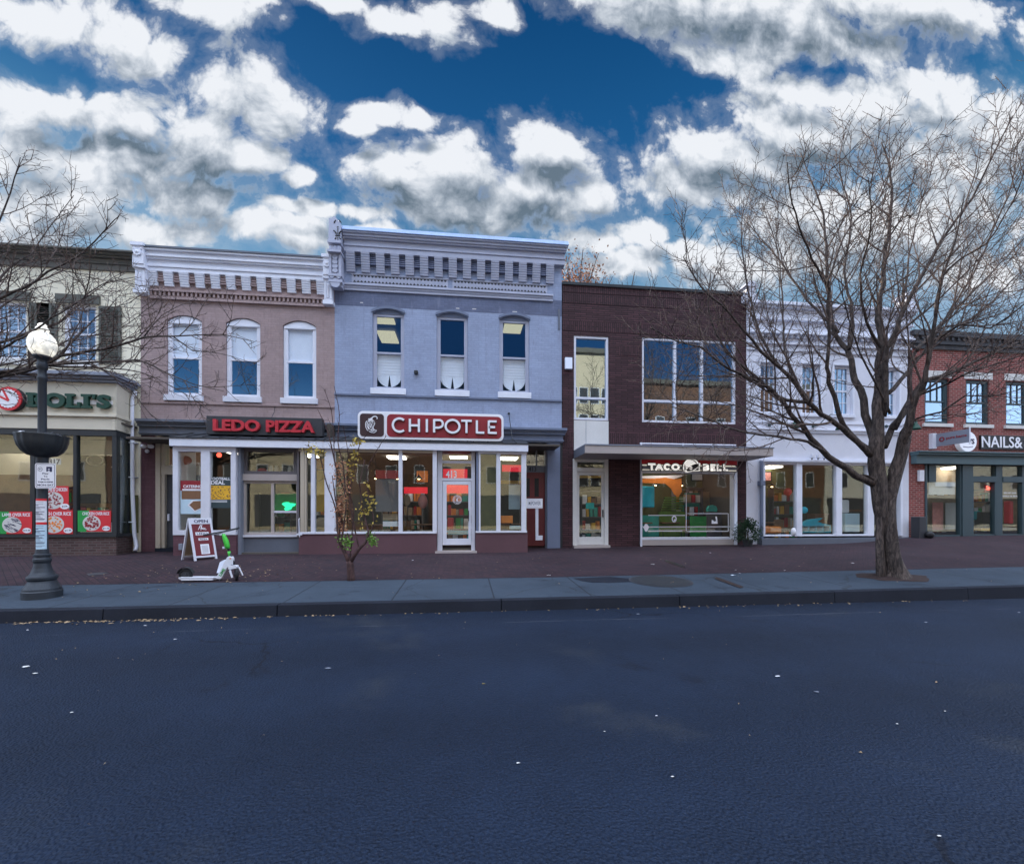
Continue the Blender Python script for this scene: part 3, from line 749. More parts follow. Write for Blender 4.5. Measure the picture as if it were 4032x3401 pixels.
# downpipe
xp = X_(vA,1160,0,D-.1); g = MB()
g.tube([(X1-.05,D-.12,zs2-.02),(X1-.12,D-.14,zs2-.25),(xp,D-.16,zs2-.55),(xp,D-.14,2.2),(xp+.05,D-.14,.95),(xp+.12,D-.16,.62),(xp+.18,D-.3,.50)], .05, 10)
for z in (1.3, 2.6, 3.6): g.box(xp-.07, xp+.07, D-.2, D, z, z+.03)
g.build('downpipe', 'white_trim', H1, smooth=True)

# inside the rice bowl shop
def glowbars(shop, spots, z, sx=.6, sy=.6, m='shop_fill_glow'):  # glowing panels added to brighten shop interiors that would be dark
    for i, (x, y) in enumerate(spots):
        o = MB().box(x-sx, x+sx, y-sy, y+sy, z-.05, z).build('ceiling_lamp', m, None, loc=(x,y,z))
        tag(o, shop, 'ceiling lamp', 'added fill light panels inside the shops')
def ceiling(parent, x0, x1, y0, y1, z): MB().box(x0, x1, y0, y1, z, z+.06).build('ceiling', 'inside_wall', parent)
ceiling(H1, X0+.2, xr-.02, YF+.14, D+8.6, 4.05)

# ================================================================== mauve house (pizza shop)
A0, A1 = X1, X_(vC,1803)
zT2 = 9.30; zc1 = 8.66; zc0 = 8.26
H2 = thing('mauve_house', 'mauve painted brick house with white corbelled cornice and three arched sash windows', 'building', (A0, D, .3))
w2 = [R(vC,345,745,650,1440), R(vC,858,775,1157,1462), R(vC,1353,805,1643,1480)]
zl = sum(w[2] for w in w2)/3; zh = sum(w[3] for w in w2)/3
w2 = [(a, b, zl, zh) for a, b, c, d in w2]
g = MB(); holes(g, A0, A1, 4.0, zT2-.1, D, w2, .25)
for a, b, c, d in w2: arch_fill(g, a, b, d-.17, d, D, .2)
g.build('wall', 'mauve_brick', H2)
shell(H2, A0, A1, D+.25, D+9, .3, zT2-.25, 'inside_wall', 4.4)
for a, b, c, d in w2:
    w = sash(H2, a+.005, b-.005, c, d-.17, D, 'white_trim', rail=c+(d-c)*.475, fw=.085, setb=.05, sill=(.17,.07,.06), sm='white', pm2='glass_clearer')
    g = MB(); arch = [(a+.02,d-.175)]; W2 = (b-a)/2
    n = 10
    for i in range(n+1):
        t_ = -1+2*i/n; arch.append((a+W2+W2*.97*t_, d-.175+.16*(1-t_*t_)))
    g.prism(arch[1:], D+.04, D+.12); g.box(a+.02, b-.02, D+.03, D+.10, d-.24, d-.172); g.build('arch_board', 'white_trim', w)
    MB().box(a+.095, b-.095, D+.135, D+.15, c+(d-c)*.49, d-.2).build('blind', 'blind', w)
zln = (Z_(vC,150,1505)+Z_(vC,1780,1548))/2
MB().box(A0, A1, D-.035, D-.001, zln-.035, zln+.03).build('string_course', 'mauve_brick', H2, bevel=.008)
ca = MB(); b0 = A0+.02; b1 = A1-.02
bl_, br_ = X_(vC,206), X_(vC,1722)
for y_, za, zb in ((.10,zc1,zc1+.12),(.13,zc1+.12,zc1+.19),(.09,zc1+.19,zc1+.33),(.16,zc1+.33,zc1+.38),(.20,zc1+.38,zc1+.44),(.17,zc1+.44,zT2-.10),(.24,zT2-.10,zT2-.04)):
    ca.box(bl_-.03, br_+.03, D-y_, D+.1, za, zb)
corn = ca.build('cornice', 'white_trim', H2, bevel=.008)
MB().box(bl_-.06, br_+.06, D-.27, D+.2, zT2-.04, zT2+.012).build('cornice_flashing', 'slate', corn)
def corbel_mesh(x, w_, z0, z1, n, pr):
    g = MB(); h = (z1-z0)/n
    for k in range(n):
        p = pr*(.45+.55*k/(n-1))
        a, b = z0+k*h, z0+(k+1)*h
        g.hexa([(x-w_/2,D-p+.012,a+.005),(x+w_/2,D-p+.012,a+.005),(x+w_/2,D,a+.005),(x-w_/2,D,a+.005),(x-w_/2,D-p,b-.012),(x+w_/2,D-p,b-.012),(x+w_/2,D,b-.012),(x-w_/2,D,b-.012)])
        g.box(x-w_/2+.006, x+w_/2-.006, D-p+.03, D, a, b)
    return g
def copies(o, dxs, parent):
    for dx in dxs:
        c = o.copy(); COL.objects.link(c); c.parent = parent; c.location = o.location+Vector((dx,0,0)); ORG[c.name] = ORG[o.name]
c0, c1 = X_(vC,238), X_(vC,1690)
o = corbel_mesh(c0, .25, zc0, zc1, 6, .13).build('corbel', 'white_trim', corn)
copies(o, [(c1-c0)*k/11 for k in range(1, 12)], corn)
g = MB(); a = c0+.13; b = a+(c1-c0)/11-.26
for q in range(4): g.box(a, b, D-.05-.012*q, D-.001, zc1-.06-q*.075, zc1-.02-q*.075)
g.box(a, b, D-.02, D-.0015, zc1-.30, zc1-.02); o = g.build('recess_bricks', 'mauve_brick', corn)
copies(o, [(c1-c0)*k/11 for k in range(1, 11)], corn)
dz1, dz0 = 8.12, 7.97
g = MB(); n = 40; wd = (br_-bl_)/n
for k in range(n): g.box(bl_+k*wd+.02, bl_+k*wd+wd*.6, D-.07, D-.001, dz0, dz1-.03)
g.box(bl_, br_, D-.09, D-.001, dz1-.03, dz1+.02); g.box(bl_, br_, D-.05, D-.001, dz0-.02, dz0-.0); g.box(bl_, br_, D-.08, D-.001, dz0-.10, dz0-.03)
g.build('dentil_course', 'mauve_brick', corn)
def end_bracket(parent, x, w_, z0, z1, m, pr=.26):
    g = MB()
    g.box(x, x+w_, D-pr*.7, D, z0+.12, z1-.64); g.box(x-.03, x+w_+.03, D-pr*.95, D, z1-.66, z1-.56)
    g.box(x-.01, x+w_+.01, D-pr*1.05, D, z1-.56, z1-.06); g.box(x-.04, x+w_+.04, D-pr*1.25, D+.05, z1-.06, z1+.03)
    g.box(x-.03, x+w_+.03, D-pr*.85, D, z0, z0+.12)
    g.box(x+.02, x+.06, D-pr*.78, D-pr*.6, z0+.17, z1-.72); g.box(x+w_-.06, x+w_-.02, D-pr*.78, D-pr*.6, z0+.17, z1-.72)
    zc = z1-.24; g.ring(x+w_/2, zc, .055, .105, D-pr*1.2, D-pr, 16); g.sphere((x+w_/2, D-pr*1.08, zc), .06, 8)
    for k in range(7): g.sphere((x+w_/2, D-pr*.72, z0+.22+k*(z1-z0-1.0)/7), .035, 6)
    for a in (-.09, .09): g.sphere((x+w_/2+a, D-pr*1.08, zc+.10), .035, 6)
    g.build('bracket', m, parent, smooth=False)
end_bracket(corn, X_(vC,110), X_(vC,198)-X_(vC,110), 7.95, zT2+.02, 'white_trim')
end_bracket(corn, X_(vC,1728), A1-.02-X_(vC,1728), 7.90, zT2+.02, 'white_trim')

for a_, b_ in (((642,1525),(590,1640)),((1285,1545),(1255,1640))):
    p, q = vC(*a_, D-.03), vC(*b_, D-.12); MB().tube([p, (p.x-.02,D-.04,(p.z+q.z)/2), q], .008, 5).build('cable', 'black_metal', H2)
# ================================================================== blue house (burrito shop)
B0, B1 = A1, X_(vE,1885)
zT3 = 10.23
H3 = thing('blue_house', 'pale blue painted brick house, tallest of the row, with heavy bracketed cornice', 'building', (B0, D, .3))
w3 = [R(vE,425,815,670,1420), R(vE,920,845,1160,1448), R(vE,1405,872,1635,1470)]
zl = sum(w[2] for w in w3)/3; zh = sum(w[3] for w in w3)/3
w3 = [(a, b, zl, zh) for a, b, c, d in w3]
g = MB(); zd = 7.98
holes(g, B0, B1, 4.0, zd, D, w3, .25)
for a, b, c, d in w3: arch_fill(g, a, b, d-.13, d, D, .2)
g.build('wall', 'blue_brick', H3)
MB().box(B0, B1, D-.004, D+.25, zd+.001, 8.50).build('wall_band', 'blue_brick_old', H3)
MB().box(B0, B1, D, D+.25, 8.501, zT3-.2).build('parapet', 'blue_brick', H3)
g = MB(); rr = random.Random(5)
for a, b, z in ((1190,1325,712),(1385,1410,722),(1505,1530,726),(1770,1785,740),(330,352,768),(1070,1095,812),(1195,1225,817),(1505,1540,838)):
    z_ = Z_(vE,(a+b)/2,z)
    g.box(X_(vE,a), X_(vE,b), D-.006, D-.003, z_-.015, z_+.012)
g.build('bare_patches', 'offwhite', H3)
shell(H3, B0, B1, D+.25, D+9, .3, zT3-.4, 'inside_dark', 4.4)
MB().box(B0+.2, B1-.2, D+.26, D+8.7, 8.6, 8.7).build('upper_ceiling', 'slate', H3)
for a, b, c, d in w3:
    w = sash(H3, a+.005, b-.005, c, d-.13, D, 'blue_cornice', rail=c+(d-c)*.46, fw=.075, setb=.07, sill=(.19,.07,.06), sm='white_trim', pm='glass_clearer', pm2='glass_tinted')
    g = MB(); W2 = (b-a)/2; n = 10; ar = []
    for i in range(n+1):
        t_ = -1+2*i/n; ar.append((a+W2+W2*.98*t_, d-.135+.125*(1-t_*t_)))
    g.prism(ar, D+.05, D+.12); g.build('arch_board', 'blue_trim', w)
    # eyebrow moulding over the arch
    g = MB()
    for i in range(n):
        t0, t1 = -1.06+2.12*i/n, -1.06+2.12*(i+1)/n
        f = lambda t, h: (a+W2+W2*t, d-.12+.13*(1-t*t/1.12)+h)
        g.prism([f(t0,0), f(t1,0), f(t1,.075), f(t0,.075)], D-.045, D-.001)
    g.build('hood_mould', 'blue_trim', w)
    # pale curtain gathered to a fan, covering the lower sash
    zc = c+.10; zr = c+(d-c)*.45; xa, xb = a+.10, b-.10; cxm = (xa+xb)/2; rad = (xb-xa)/2
    g = MB()
    nn_ = 14
    for i in range(nn_):
        za = zc+rad+(zr-zc-rad)*i/nn_; zb_ = zc+rad+(zr-zc-rad)*(i+1)/nn_
        g.hexa([(xa,D+.195,za),(xb,D+.195,za),(xb,D+.23,za),(xa,D+.23,za),(xa,D+.175+.01*(i%2),zb_-.004),(xb,D+.175+.01*(i%2),zb_-.004),(xb,D+.23,zb_),(xa,D+.23,zb_)])
    for i in range(24):
        t0, t1 = PI+PI*i/24, PI+PI*(i+1)/24
        if abs((t0+t1)/2-1.5*PI) < .16: continue
        tm = (t0+t1)/2
        P = lambda t, r: (cxm+r*math.cos(t), zc+rad+r*math.sin(t))
        g._a([(P(t0,rad)[0],D+.195,P(t0,rad)[1]),(P(tm,rad)[0],D+.17,P(tm,rad)[1]),(P(t1,rad)[0],D+.195,P(t1,rad)[1]),(cxm,D+.19,zc+rad)], [(0,1,3),(1,2,3)])
    g.build('curtain', 'curtain', w)
# lit ceiling panels upstairs
for i, (px, py, yy) in enumerate(((508,872,15.2),(545,1030,18.4),(1510,948,16.4))):
    p = vE(px, py, yy); zc = 8.56
    k = (zc-CAMH)/(p.z-CAMH); xx, y2 = p.x*k, p.y*k
    o = MB().box(xx-.34, xx+.34, y2-.55, y2+.55, zc-.05, zc).build('ceiling_lamp', 'ceiling_glow', None, loc=(xx, y2, zc))
    tag(o, ['lit ceiling panel seen high in the left upper window of the blue house', 'lit ceiling panel lower and deeper in the left upper window of the blue house', 'lit ceiling panel in the right upper window of the blue house'][i], 'ceiling lamp', 'lit ceiling panels in the blue house')
zln = 5.23
MB().box(B0, B1, D-.05, D-.001, zln-.03, zln+.03).build('string_course', 'blue_trim', H3, bevel=.008)
cl, cr2 = X_(vE,214), X_(vE,1890)
g = MB(); zc1 = 9.57
for y_, za, zb in ((.16,zc1,zc1+.16),(.19,zc1+.16,zc1+.21),(.15,zc1+.21,zc1+.36),(.23,zc1+.36,zc1+.41),(.28,zc1+.41,zc1+.48),(.33,zc1+.48,zc1+.53)):
    g.box(cl, cr2+y_*.3, D-y_, D+.1, za, zb)
cn = g.build('cornice', 'blue_cornice', H3, bevel=.008)
g = MB(); g.hexa([(cl,D-.37,zc1+.53),(cr2+.13,D-.37,zc1+.53),(cr2+.13,D+.3,zc1+.53),(cl,D+.3,zc1+.53),(cl,D-.34,zT3-.01),(cr2+.11,D-.34,zT3-.01),(cr2+.11,D+.3,zT3+.05),(cl,D+.3,zT3+.05)])
g.build('cornice_flashing', 'lead', cn)
zf0 = 8.52
c0, c1 = X_(vE,262), X_(vE,1790)
o = corbel_mesh(c0, .255, 9.0, zc1, 8, .18).build('corbel', 'blue_cornice', cn)
copies(o, [(c1-c0)*k/14 for k in range(1, 15)], cn)
g = MB(); a = c0+.13; b = a+(c1-c0)/14-.26
for q in range(5): g.box(a, b, D-.06-.012*q, D-.001, zc1-.06-q*.07, zc1-.02-q*.07)
g.box(a, b, D-.02, D-.0015, zc1-.36, zc1-.02); o = g.build('recess_bricks', 'blue_brick_old', cn)
copies(o, [(c1-c0)*k/14 for k in range(1, 14)], cn)
g = MB(); g.box(B0+.3, B1-.3, D-.07, D-.001, zf0, zf0+.06); g.box(B0+.3, B1-.3, D-.11, D-.001, zf0+.06, zf0+.12); g.box(B0+.3, B1-.3, D-.05, D-.001, zf0-.08, zf0)
g.build('moulding', 'blue_cornice', cn, bevel=.006)
for a, b in ((275,1000),(1050,1765)):
    xa, xb = X_(vE,a), X_(vE,b); za, zb = 8.71, 8.92
    n = int((xb-xa)/.105); w_ = (xb-xa)/n
    for zz_, s_ in ((zb, -1), (za, 1)):
        g = MB()
        for k in range(n):
            x = xa+k*w_; g.prism([(x+.008,zz_),(x+w_-.008,zz_),(x+w_/2,zz_+s_*.055)], D-.034, D-.020)
        g.build('sawtooth_row', 'black', cn)
    g = MB(); g.box(xa-.03, xb+.03, D-.02, D-.001, za-.03, zb+.03)
    k = xa
    while k < xb-.1:
        g.hexa([(k,D-.028,za+.06),(k+.03,D-.028,za+.06),(k+.03,D-.02,za+.06),(k,D-.02,za+.06),(k+.07,D-.028,zb-.06),(k+.1,D-.028,zb-.06),(k+.1,D-.02,zb-.06),(k+.07,D-.02,zb-.06)]); k += .075
    g.box(xa-.05, xb+.05, D-.04, D-.0205, zb+.028, zb+.05); g.box(xa-.05, xb+.05, D-.04, D-.0205, za-.05, za-.028)
    g.build('frieze_panel', 'blue_cornice', cn)
# tall finial pier with lily ornament
fx0, fx1 = X_(vE,116), X_(vE,208); fc = (fx0+fx1)/2; fw_ = (fx1-fx0)
zp = lambda y: Z_(vQ, 280, y, D-.4)
g = MB()
zt1 = zp(75); zb1 = zp(610)
g.prism([(fx0,zb1),(fx1,zb1),(fx1,zp(300)),(fx1-.03,zp(170)),(fc+.10,zp(150)),(fc,zt1),(fc-.10,zp(130)),(fx0+.02,zp(130)),(fx0+.01,zp(400))], D-.42, D-.05)
g.box(fx0-.02, fx1+.02, D-.45, D, zp(660), zb1)
for k in range(3): g.sphere((fx0+.07+k*(fw_-.14)/2, D-.33, zp(740)), .075, 8, (1,1,1.35))
g.box(fx0-.02, fx1+.02, D-.47, D, zp(865), zp(815))
g.box(fx0+.02, fx1-.02, D-.32, D, zp(1290), zp(865)); g.box(fx0, fx0+.07, D-.36, D, zp(1290), zp(870)); g.box(fx1-.07, fx1, D-.36, D, zp(1290), zp(870))
for k in range(4): g.ring(fc, zp(930+k*95), .03, .085, D-.37, D-.32, 12, PI, 2*PI); g.disc(fc, zp(910+k*95), .06, D-.36, D-.32, 14)
g.box(fx0-.02, fx1+.02, D-.36, D, zp(1345), zp(1290)); g.box(fx0, fx1, D-.30, D, zp(1410), zp(1345))
for k in (-.1, .1): g.disc(fc+k, zp(1350), .06, D-.35, D-.29, 14)
g.box(fx0-.02, fx1+.02, D-.34, D, zp(1470), zp(1412)); g.disc(fc, zp(1480), .14, D-.33, D-.28, 20); g.box(fx0, fx1, D-.26, D, zp(1545), zp(1470))
fin_ = g.build('finial', 'blue_cornice', cn)
g = MB(); yq = D-.427
def crescent(g, pts, w_):
    g.tube([(x, yq, z) for x, z in pts], w_, 6)
def Qp(x, y): p = vQ(x, y, D-.42); return (p.x, p.z)
for pts in ([(195,225),(205,190),(235,150)],[(360,225),(335,185),(305,150)],[(175,370),(215,395),(240,430),(250,480)],[(382,380),(340,400),(315,430),(305,475)],[(225,488),(330,494)],[(245,520),(235,545),(210,558)],[(310,525),(325,550),(350,570)],[(278,330),(280,470)],[(278,520),(280,590)],[(262,300),(295,300)]):
    crescent(g, [Qp(*p) for p in pts], [.006]+[.02]*(len(pts)-2)+[.012] if len(pts) > 2 else .012)
g.build('lily_ornament', 'black', fin_)
p = vE(1895,740,D-.02); MB().box(p.x-.16, p.x-.10, D-.03, D-.001, 7.55, 8.2).build('conduit', 'slate', H3)
MB().box(X_(vE,748), X_(vE,778), D-.14, D, Z_(vE,763,1325), Z_(vE,763,1298)).build('vent_box', 'black_metal', H3, bevel=.02)
# ================================================================== shared shopfront of the mauve and blue houses
ZE0, ZE1 = 3.86, 4.30
def entab(parent, x0, x1, e1, m='blue_trim'):
    g = MB(); g.box(x0, x1, D-.10, D+.25, ZE0, ZE1-.2); g.box(x0, x1+e1*.3, D-.13, D+.2, ZE0+.04, ZE0+.08)
    g.box(x0, x1+e1*.6, D-.18, D+.2, ZE1-.2, ZE1-.13); g.box(x0, x1+e1*.85, D-.22, D+.2, ZE1-.13, ZE1-.08); g.box(x0, x1+e1, D-.28, D+.2, ZE1-.08, ZE1)
    g.build('entablature', m, parent, bevel=.008)
entab(H2, A0+.02, A1, 0, 'slate'); entab(H3, B0, B1+.02, .10)
x_l = X_(vD,318,0,YB); x_r = X_(vF,1748,0,YB)
zfa0, zfa1 = 3.40, 3.59
# pent roofs over the shopfronts (standing seams), the white fascia below them
def pent(parent, a, b):
    g = MB(); g.hexa([(a,YB-.12,zfa1+.02),(b,YB-.12,zfa1+.02),(b,D-.1,zfa1+.02),(a,D-.1,zfa1+.02),(a,YB-.12,zfa1+.06),(b,YB-.12,zfa1+.06),(b,D-.1,3.93),(a,D-.1,3.93)])
    x = a+.02
    while x < b: 
        g.hexa([(x,YB-.125,zfa1+.05),(x+.025,YB-.125,zfa1+.05),(x+.025,D-.1,3.92),(x,D-.1,3.92),(x,YB-.125,zfa1+.085),(x+.025,YB-.125,zfa1+.085),(x+.025,D-.1,3.955),(x,D-.1,3.955)]); x += .42
    g.build('pent_roof', 'pent_metal', parent)
    MB().box(a, b, YB-.10, YB+.06, zfa0, zfa1+.02).build('fascia', 'white_trim', parent, bevel=.008)
    MB().box(a, b, YB+.07, D+.3, zfa0+.03, zfa0+.09).build('soffit', 'brown_trim', parent)
pent(H2, x_l, A1-.003); pent(H3, A1+.003, x_r)
zg = gz(-4, YB)
# mauve pier and left door recess
xa, xb = A0+.02, X_(vD,172)
MB().box(xa, xb, D-.01, D+.3, .3, ZE0).build('pier', 'mauve_dark_brick', H2)
xd0, xd1 = X_(vD,175), X_(vD,330)
g = MB(); g.box(xd0, xd0+.13, D-.03, D+.25, .4, ZE0-.01); g.box(xd0+.13, x_l+.15, D+.0, D+.2, 2.72, 2.98); g.box(xd0+.13, xd0+.22, D+.02, D+.25, .5, 3.8); g.box(xd0+.22, x_l+.3, D+.02, D+.2, 3.68, 3.82)
fr = g.build('door_frame', 'beige', H2, bevel=.006)
MB().box(xd0+.22, x_l+.3, D+.12, D+.13, 2.98, 3.68).build('pane', 'glass', fr)
dr = MB().box(xd0+.22, x_l+.35, D+.12, D+.17, .56, 2.72).build('door', 'door_dark', H2)
MB().box(xd0+.40, x_l+.28, D+.11, D+.118, .9, 2.5).build('pane', 'glass', dr)
g = MB(); g.box(xd0+.27, xd0+.31, D+.06, D+.12, 1.35, 1.55); g.build('handle', 'white_trim', dr)
MB().box(xd0, x_l+.2, D-.05, D+.3, .3, .55).build('doorstep', 'granite', H2)
# pizza bay
zs = Z_(vD,600,1190,YB)
bx0, bx1 = x_l+.03, X_(vD,912,0,YB)
mc = X_(vD,633,0,YB)
shopwin(H2, bx0, bx1, zs, zfa0, YB, 'white', cols=(), fw=.13, dep=.12)
MB().box(mc-.12, mc+.11, YB-.004, YB+.14, zs+.06, zfa0-.05).build('post', 'white', H2)
MB().box(bx0, bx1, YB+.02, YB+.2, zg-.15, zs-.005).build('stall_riser', 'mauve_dark_brick', H2)
MB().box(bx0+.01, bx0+.08, YB+.13, D-.1, zs, zfa0).build('side_frame', 'white', H2)
MB().box(bx0+.01, bx0+.18, YB+.21, D, zg-.1, zs-.006).build('side_riser', 'mauve_dark_brick', H2)
# small grey utility box low on the riser
o = MB().box(X_(vD,392,0,YB), X_(vD,425,0,YB), YB-.05, YB+.02, Z_(vD,400,1328,YB), Z_(vD,400,1270,YB)).build('utility_box', 'grey_trim', None, loc=(X_(vD,408,0,YB),YB,.7), bevel=.01)
tag(o, 'small grey utility box low on the brick riser behind the sandwich board', 'utility box')
# recessed service window
YR = YB+.28
s0, s1 = bx1+.01, X_(vD,1545,0,YR)
z625, z695, z1185 = [Z_(vD,1230,q,YR) for q in (628,690,1188)]
shopwin(H2, s0+.06, s1-.2, z625, zfa0+.02, YR, 'brown_trim', fw=.09, dep=.1, name='transom_window')
MB().box(s0, s1, YR-.06, YR+.12, z695, z625-.003).build('transom_bar', 'taupe', H2, bevel=.008)
mxx = X_(vD,1252,0,YR); zrr = Z_(vD,1390,975,YR)
w = shopwin(H2, s0+.05, s1-.14, z1185, z695-.003, YR, 'taupe', cols=(mxx,), fw=.07, dep=.1, mw=.08, name='service_window')
MB().box(mxx+.04, s1-.2, YR+.003, YR+.08, zrr-.03, zrr+.03).build('rail', 'white', w)
MB().box(s0, s1-.1, YR-.05, YR+.1, z1185-.06, z1185-.002).build('window_ledge', 'white', H2)
MB().box(s0, s1-.1, YR, YR+.1, zg+.04, z1185-.063).build('apron_panel', 'slate', H2)
MB().box(s0-.0, s0+.07, YB+.1, YR+.1, zg, zfa0).build('reveal', 'grey_trim', H2)
MB().box(s1-.13, s1-.07, YB+.1, YR+.1, zg+.5, zfa0).build('reveal', 'brown_trim', H2)
g = MB(); g.tube([(s1-.02,YB-.0,.9),(s1-.02,YB-.05,1.4),(s1-.02,YB+.0,1.42)], .015, 6); g.box(s1-.1, s1+.05, YB-.02, YB+.03, .95, 1.0); g.build('handle', 'white', H2)
# burrito front: left bay
n0 = X_(vF,0,0,YB)-.02; n1 = X_(vF,1033,0,YB)
zs2_ = Z_(vF,500,1098,YB)
g = MB()
def fpost(a, b, m='white', d=.13, y=YB): MB().box(X_(vF,a,0,y), X_(vF,b,0,y), y-.002, y+d, zs2_+.05, zfa0-.002).build('post', m, H3)
MB().box(s1-.05, n1, YB-.01, YB+.15, zs2_, zs2_+.06).build('window_ledge', 'white', H3, bevel=.006)
MB().box(s1-.05, n1, YB+.02, YB+.2, zg-.15, zs2_-.003).build('stall_riser', 'mauve_panel', H3)
MB().box(n0-.1, n0+.01, YB, YB+.12, zs2_+.06, zfa0-.004).build('post', 'beige', H3)
MB().box(s1-.05, n1, YB+.005, YB+.12, zfa0-.07, zfa0-.003).build('head', 'beige', H3)
for a, b in ((48,78),(155,236),(735,764),(1003,1035)): fpost(a, b)
gl = MB().box(n0, n1-.05, YB+.08, YB+.087, zs2_+.05, zfa0-.05)
gl.build('pane', 'glass_shop', H3)
for k, (a, b) in enumerate(((0,12),)): fpost(a, b, 'beige')
# door recess
YD = YB+.22
d0, d1 = X_(vF,1040,0,YD), X_(vF,1335,0,YD)
zdf = gz(-1,YB)+.06
ztr = Z_(vF,1190,670,YD); zdt = Z_(vF,1190,682,YD)
g = MB(); fx = [X_(vF,q,0,YD) for q in (1040,1078,1306,1335)]
g.box(fx[0], fx[1], YD, YD+.12, zdf, zfa0+.02); g.box(fx[2], fx[3], YD, YD+.12, zdf, zfa0+.02); g.box(fx[1], fx[2], YD+.01, YD+.11, zdt, ztr+.03); g.box(fx[1], fx[2], YD+.01, YD+.11, Z_(vF,1190,545,YD), Z_(vF,1190,530,YD)+.02)
fr = g.build('door_frame', 'white', H3, bevel=.006)
MB().box(fx[1], fx[2], YD+.05, YD+.056, ztr+.03, Z_(vF,1190,530,YD)).build('pane', 'glass', fr)
MB().box(fx[1], fx[2], YD+.05, YD+.056, Z_(vF,1190,528,YD), zfa0).build('pane', 'glass', fr)
zdb = Z_(vF,1190,1185,YD); g = MB(); q0, q1, qz0, qz1 = R(vF,1112,712,1283,1135,YD)
e0, e1 = fx[1]+.01, fx[2]-.01
g.box(e0, q0, YD+.02, YD+.07, zdb, zdt-.01); g.box(q1, e1, YD+.02, YD+.07, zdb, zdt-.01); g.box(q0, q1, YD+.02, YD+.07, zdb, qz0); g.box(q0, q1, YD+.02, YD+.07, qz1, zdt-.01)
dr = g.build('door', 'white_trim', H3, bevel=.004)
MB().box(q0-.01, q1+.01, YD+.04, YD+.046, qz0-.01, qz1+.01).build('pane', 'glass', dr)
MB().tube([(e1-.07,YD+.02,1.35),(e1-.07,YD-.04,1.38),(e1-.07,YD-.04,1.62),(e1-.07,YD+.02,1.65)], .012, 6).build('handle', 'black_metal', dr)
MB().box(fx[0]-.05, fx[3]+.05, YD-.25, YD+.15, zdf-.12, zdf).build('doorstep', 'taupe', H3)
text('street_number', '413', q0-.02, q0+.30, qz1+.20, qz1+.42, YD+.04, 'sign_white', H3, .006, .02)
# round door decal: ring with the same pepper sketched inside
dcx, dcz = (q0+q1)/2-.01, Z_(vF,1188,830,YD)
# right bay
r0, r1 = X_(vF,1345,0,YB), x_r-.02
rs = Z_(vF,1550,1088,YB)
MB().box(r0-.02, r1+.02, YB+.02, YB+.2, gz(2,YB)-.1, rs-.003).build('stall_riser', 'mauve_panel', H3)
MB().box(r1-.15, r1+.03, YB+.2, D+.02, gz(2,YB)-.1, rs-.003).build('side_riser', 'mauve_panel', H3)
MB().box(r0-.02, r1, YB-.01, YB+.15, rs, rs+.05).build('window_ledge', 'white', H3)
for a, b, m in ((1345,1362,'blue_trim'),(1365,1378,'white'),(1503,1535,'white'),(1700,1735,'white')):
    MB().box(X_(vF,a,0,YB), X_(vF,b,0,YB), YB-.002, YB+.13, rs+.05, zfa0-.002).build('post', m, H3)
MB().box(r0, r1, YB+.004, YB+.12, zfa0-.06, zfa0-.003).build('head', 'white', H3)
MB().box(r0, r1, YB+.07, YB+.077, rs+.04, zfa0-.05).build('pane', 'glass_shop', H3)
MB().box(X_(vF,1378,0,YB), X_(vF,1503,0,YB), YB+.30, YB+.32, rs+.05, zfa0).build('inner_screen', 'olive', H3)
MB().box(r1-.05, r1, YB+.14, D-.05, rs, zfa0).build('side_post', 'white', H3)
# red street door beside it
a0_, a1_ = X_(vF,1750), X_(vF,1888)
zlo = .52
g = MB(); g.box(r1, a1_+.03, D+.1, D+.2, Z_(vF,1815,614), Z_(vF,1815,560)); g.box(a1_, a1_+.08, D+.02, D+.25, zlo-.1, ZE0); g.box((a0_+a1_)/2-.01,(a0_+a1_)/2+.03,D+.1,D+.2,Z_(vF,1815,560),ZE0)
fr = g.build('door_frame', 'slate', H3)
MB().box(r1, a1_, D+.14, D+.146, Z_(vF,1815,560), ZE0).build('pane', 'glass', fr)
dr = MB().box(r1-.05, a1_, D+.12, D+.16, zlo, Z_(vF,1815,614)).build('door', 'door_red', H3)
for a, b in ((1738,1768),(1806,1840)):
    MB().box(X_(vF,a), X_(vF,b), D+.112, D+.12, Z_(vF,1790,805), Z_(vF,1790,660)).build('pane', 'black', dr)
g = MB()
for za, zb in ((.8,1.5),(1.7,2.0)): g.box(a0_+.05, a1_-.08, D+.11, D+.12, za, zb)
text('street_number', '413', X_(vF,1758), X_(vF,1820), Z_(vF,1790,606), Z_(vF,1790,570), D+.1, 'charcoal', H3, .01, .02)
MB().box(X_(vF,1898), X_(vF,2000), D-.06, D+.3, .3, ZE0-.001).build('pilaster', 'blue_trim', H3, bevel=.012)
MB().box(X_(vF,2003), B1+.02, D-.02, D+.3, .3, ZE0-.001).build('pilaster', 'black_metal', H3)
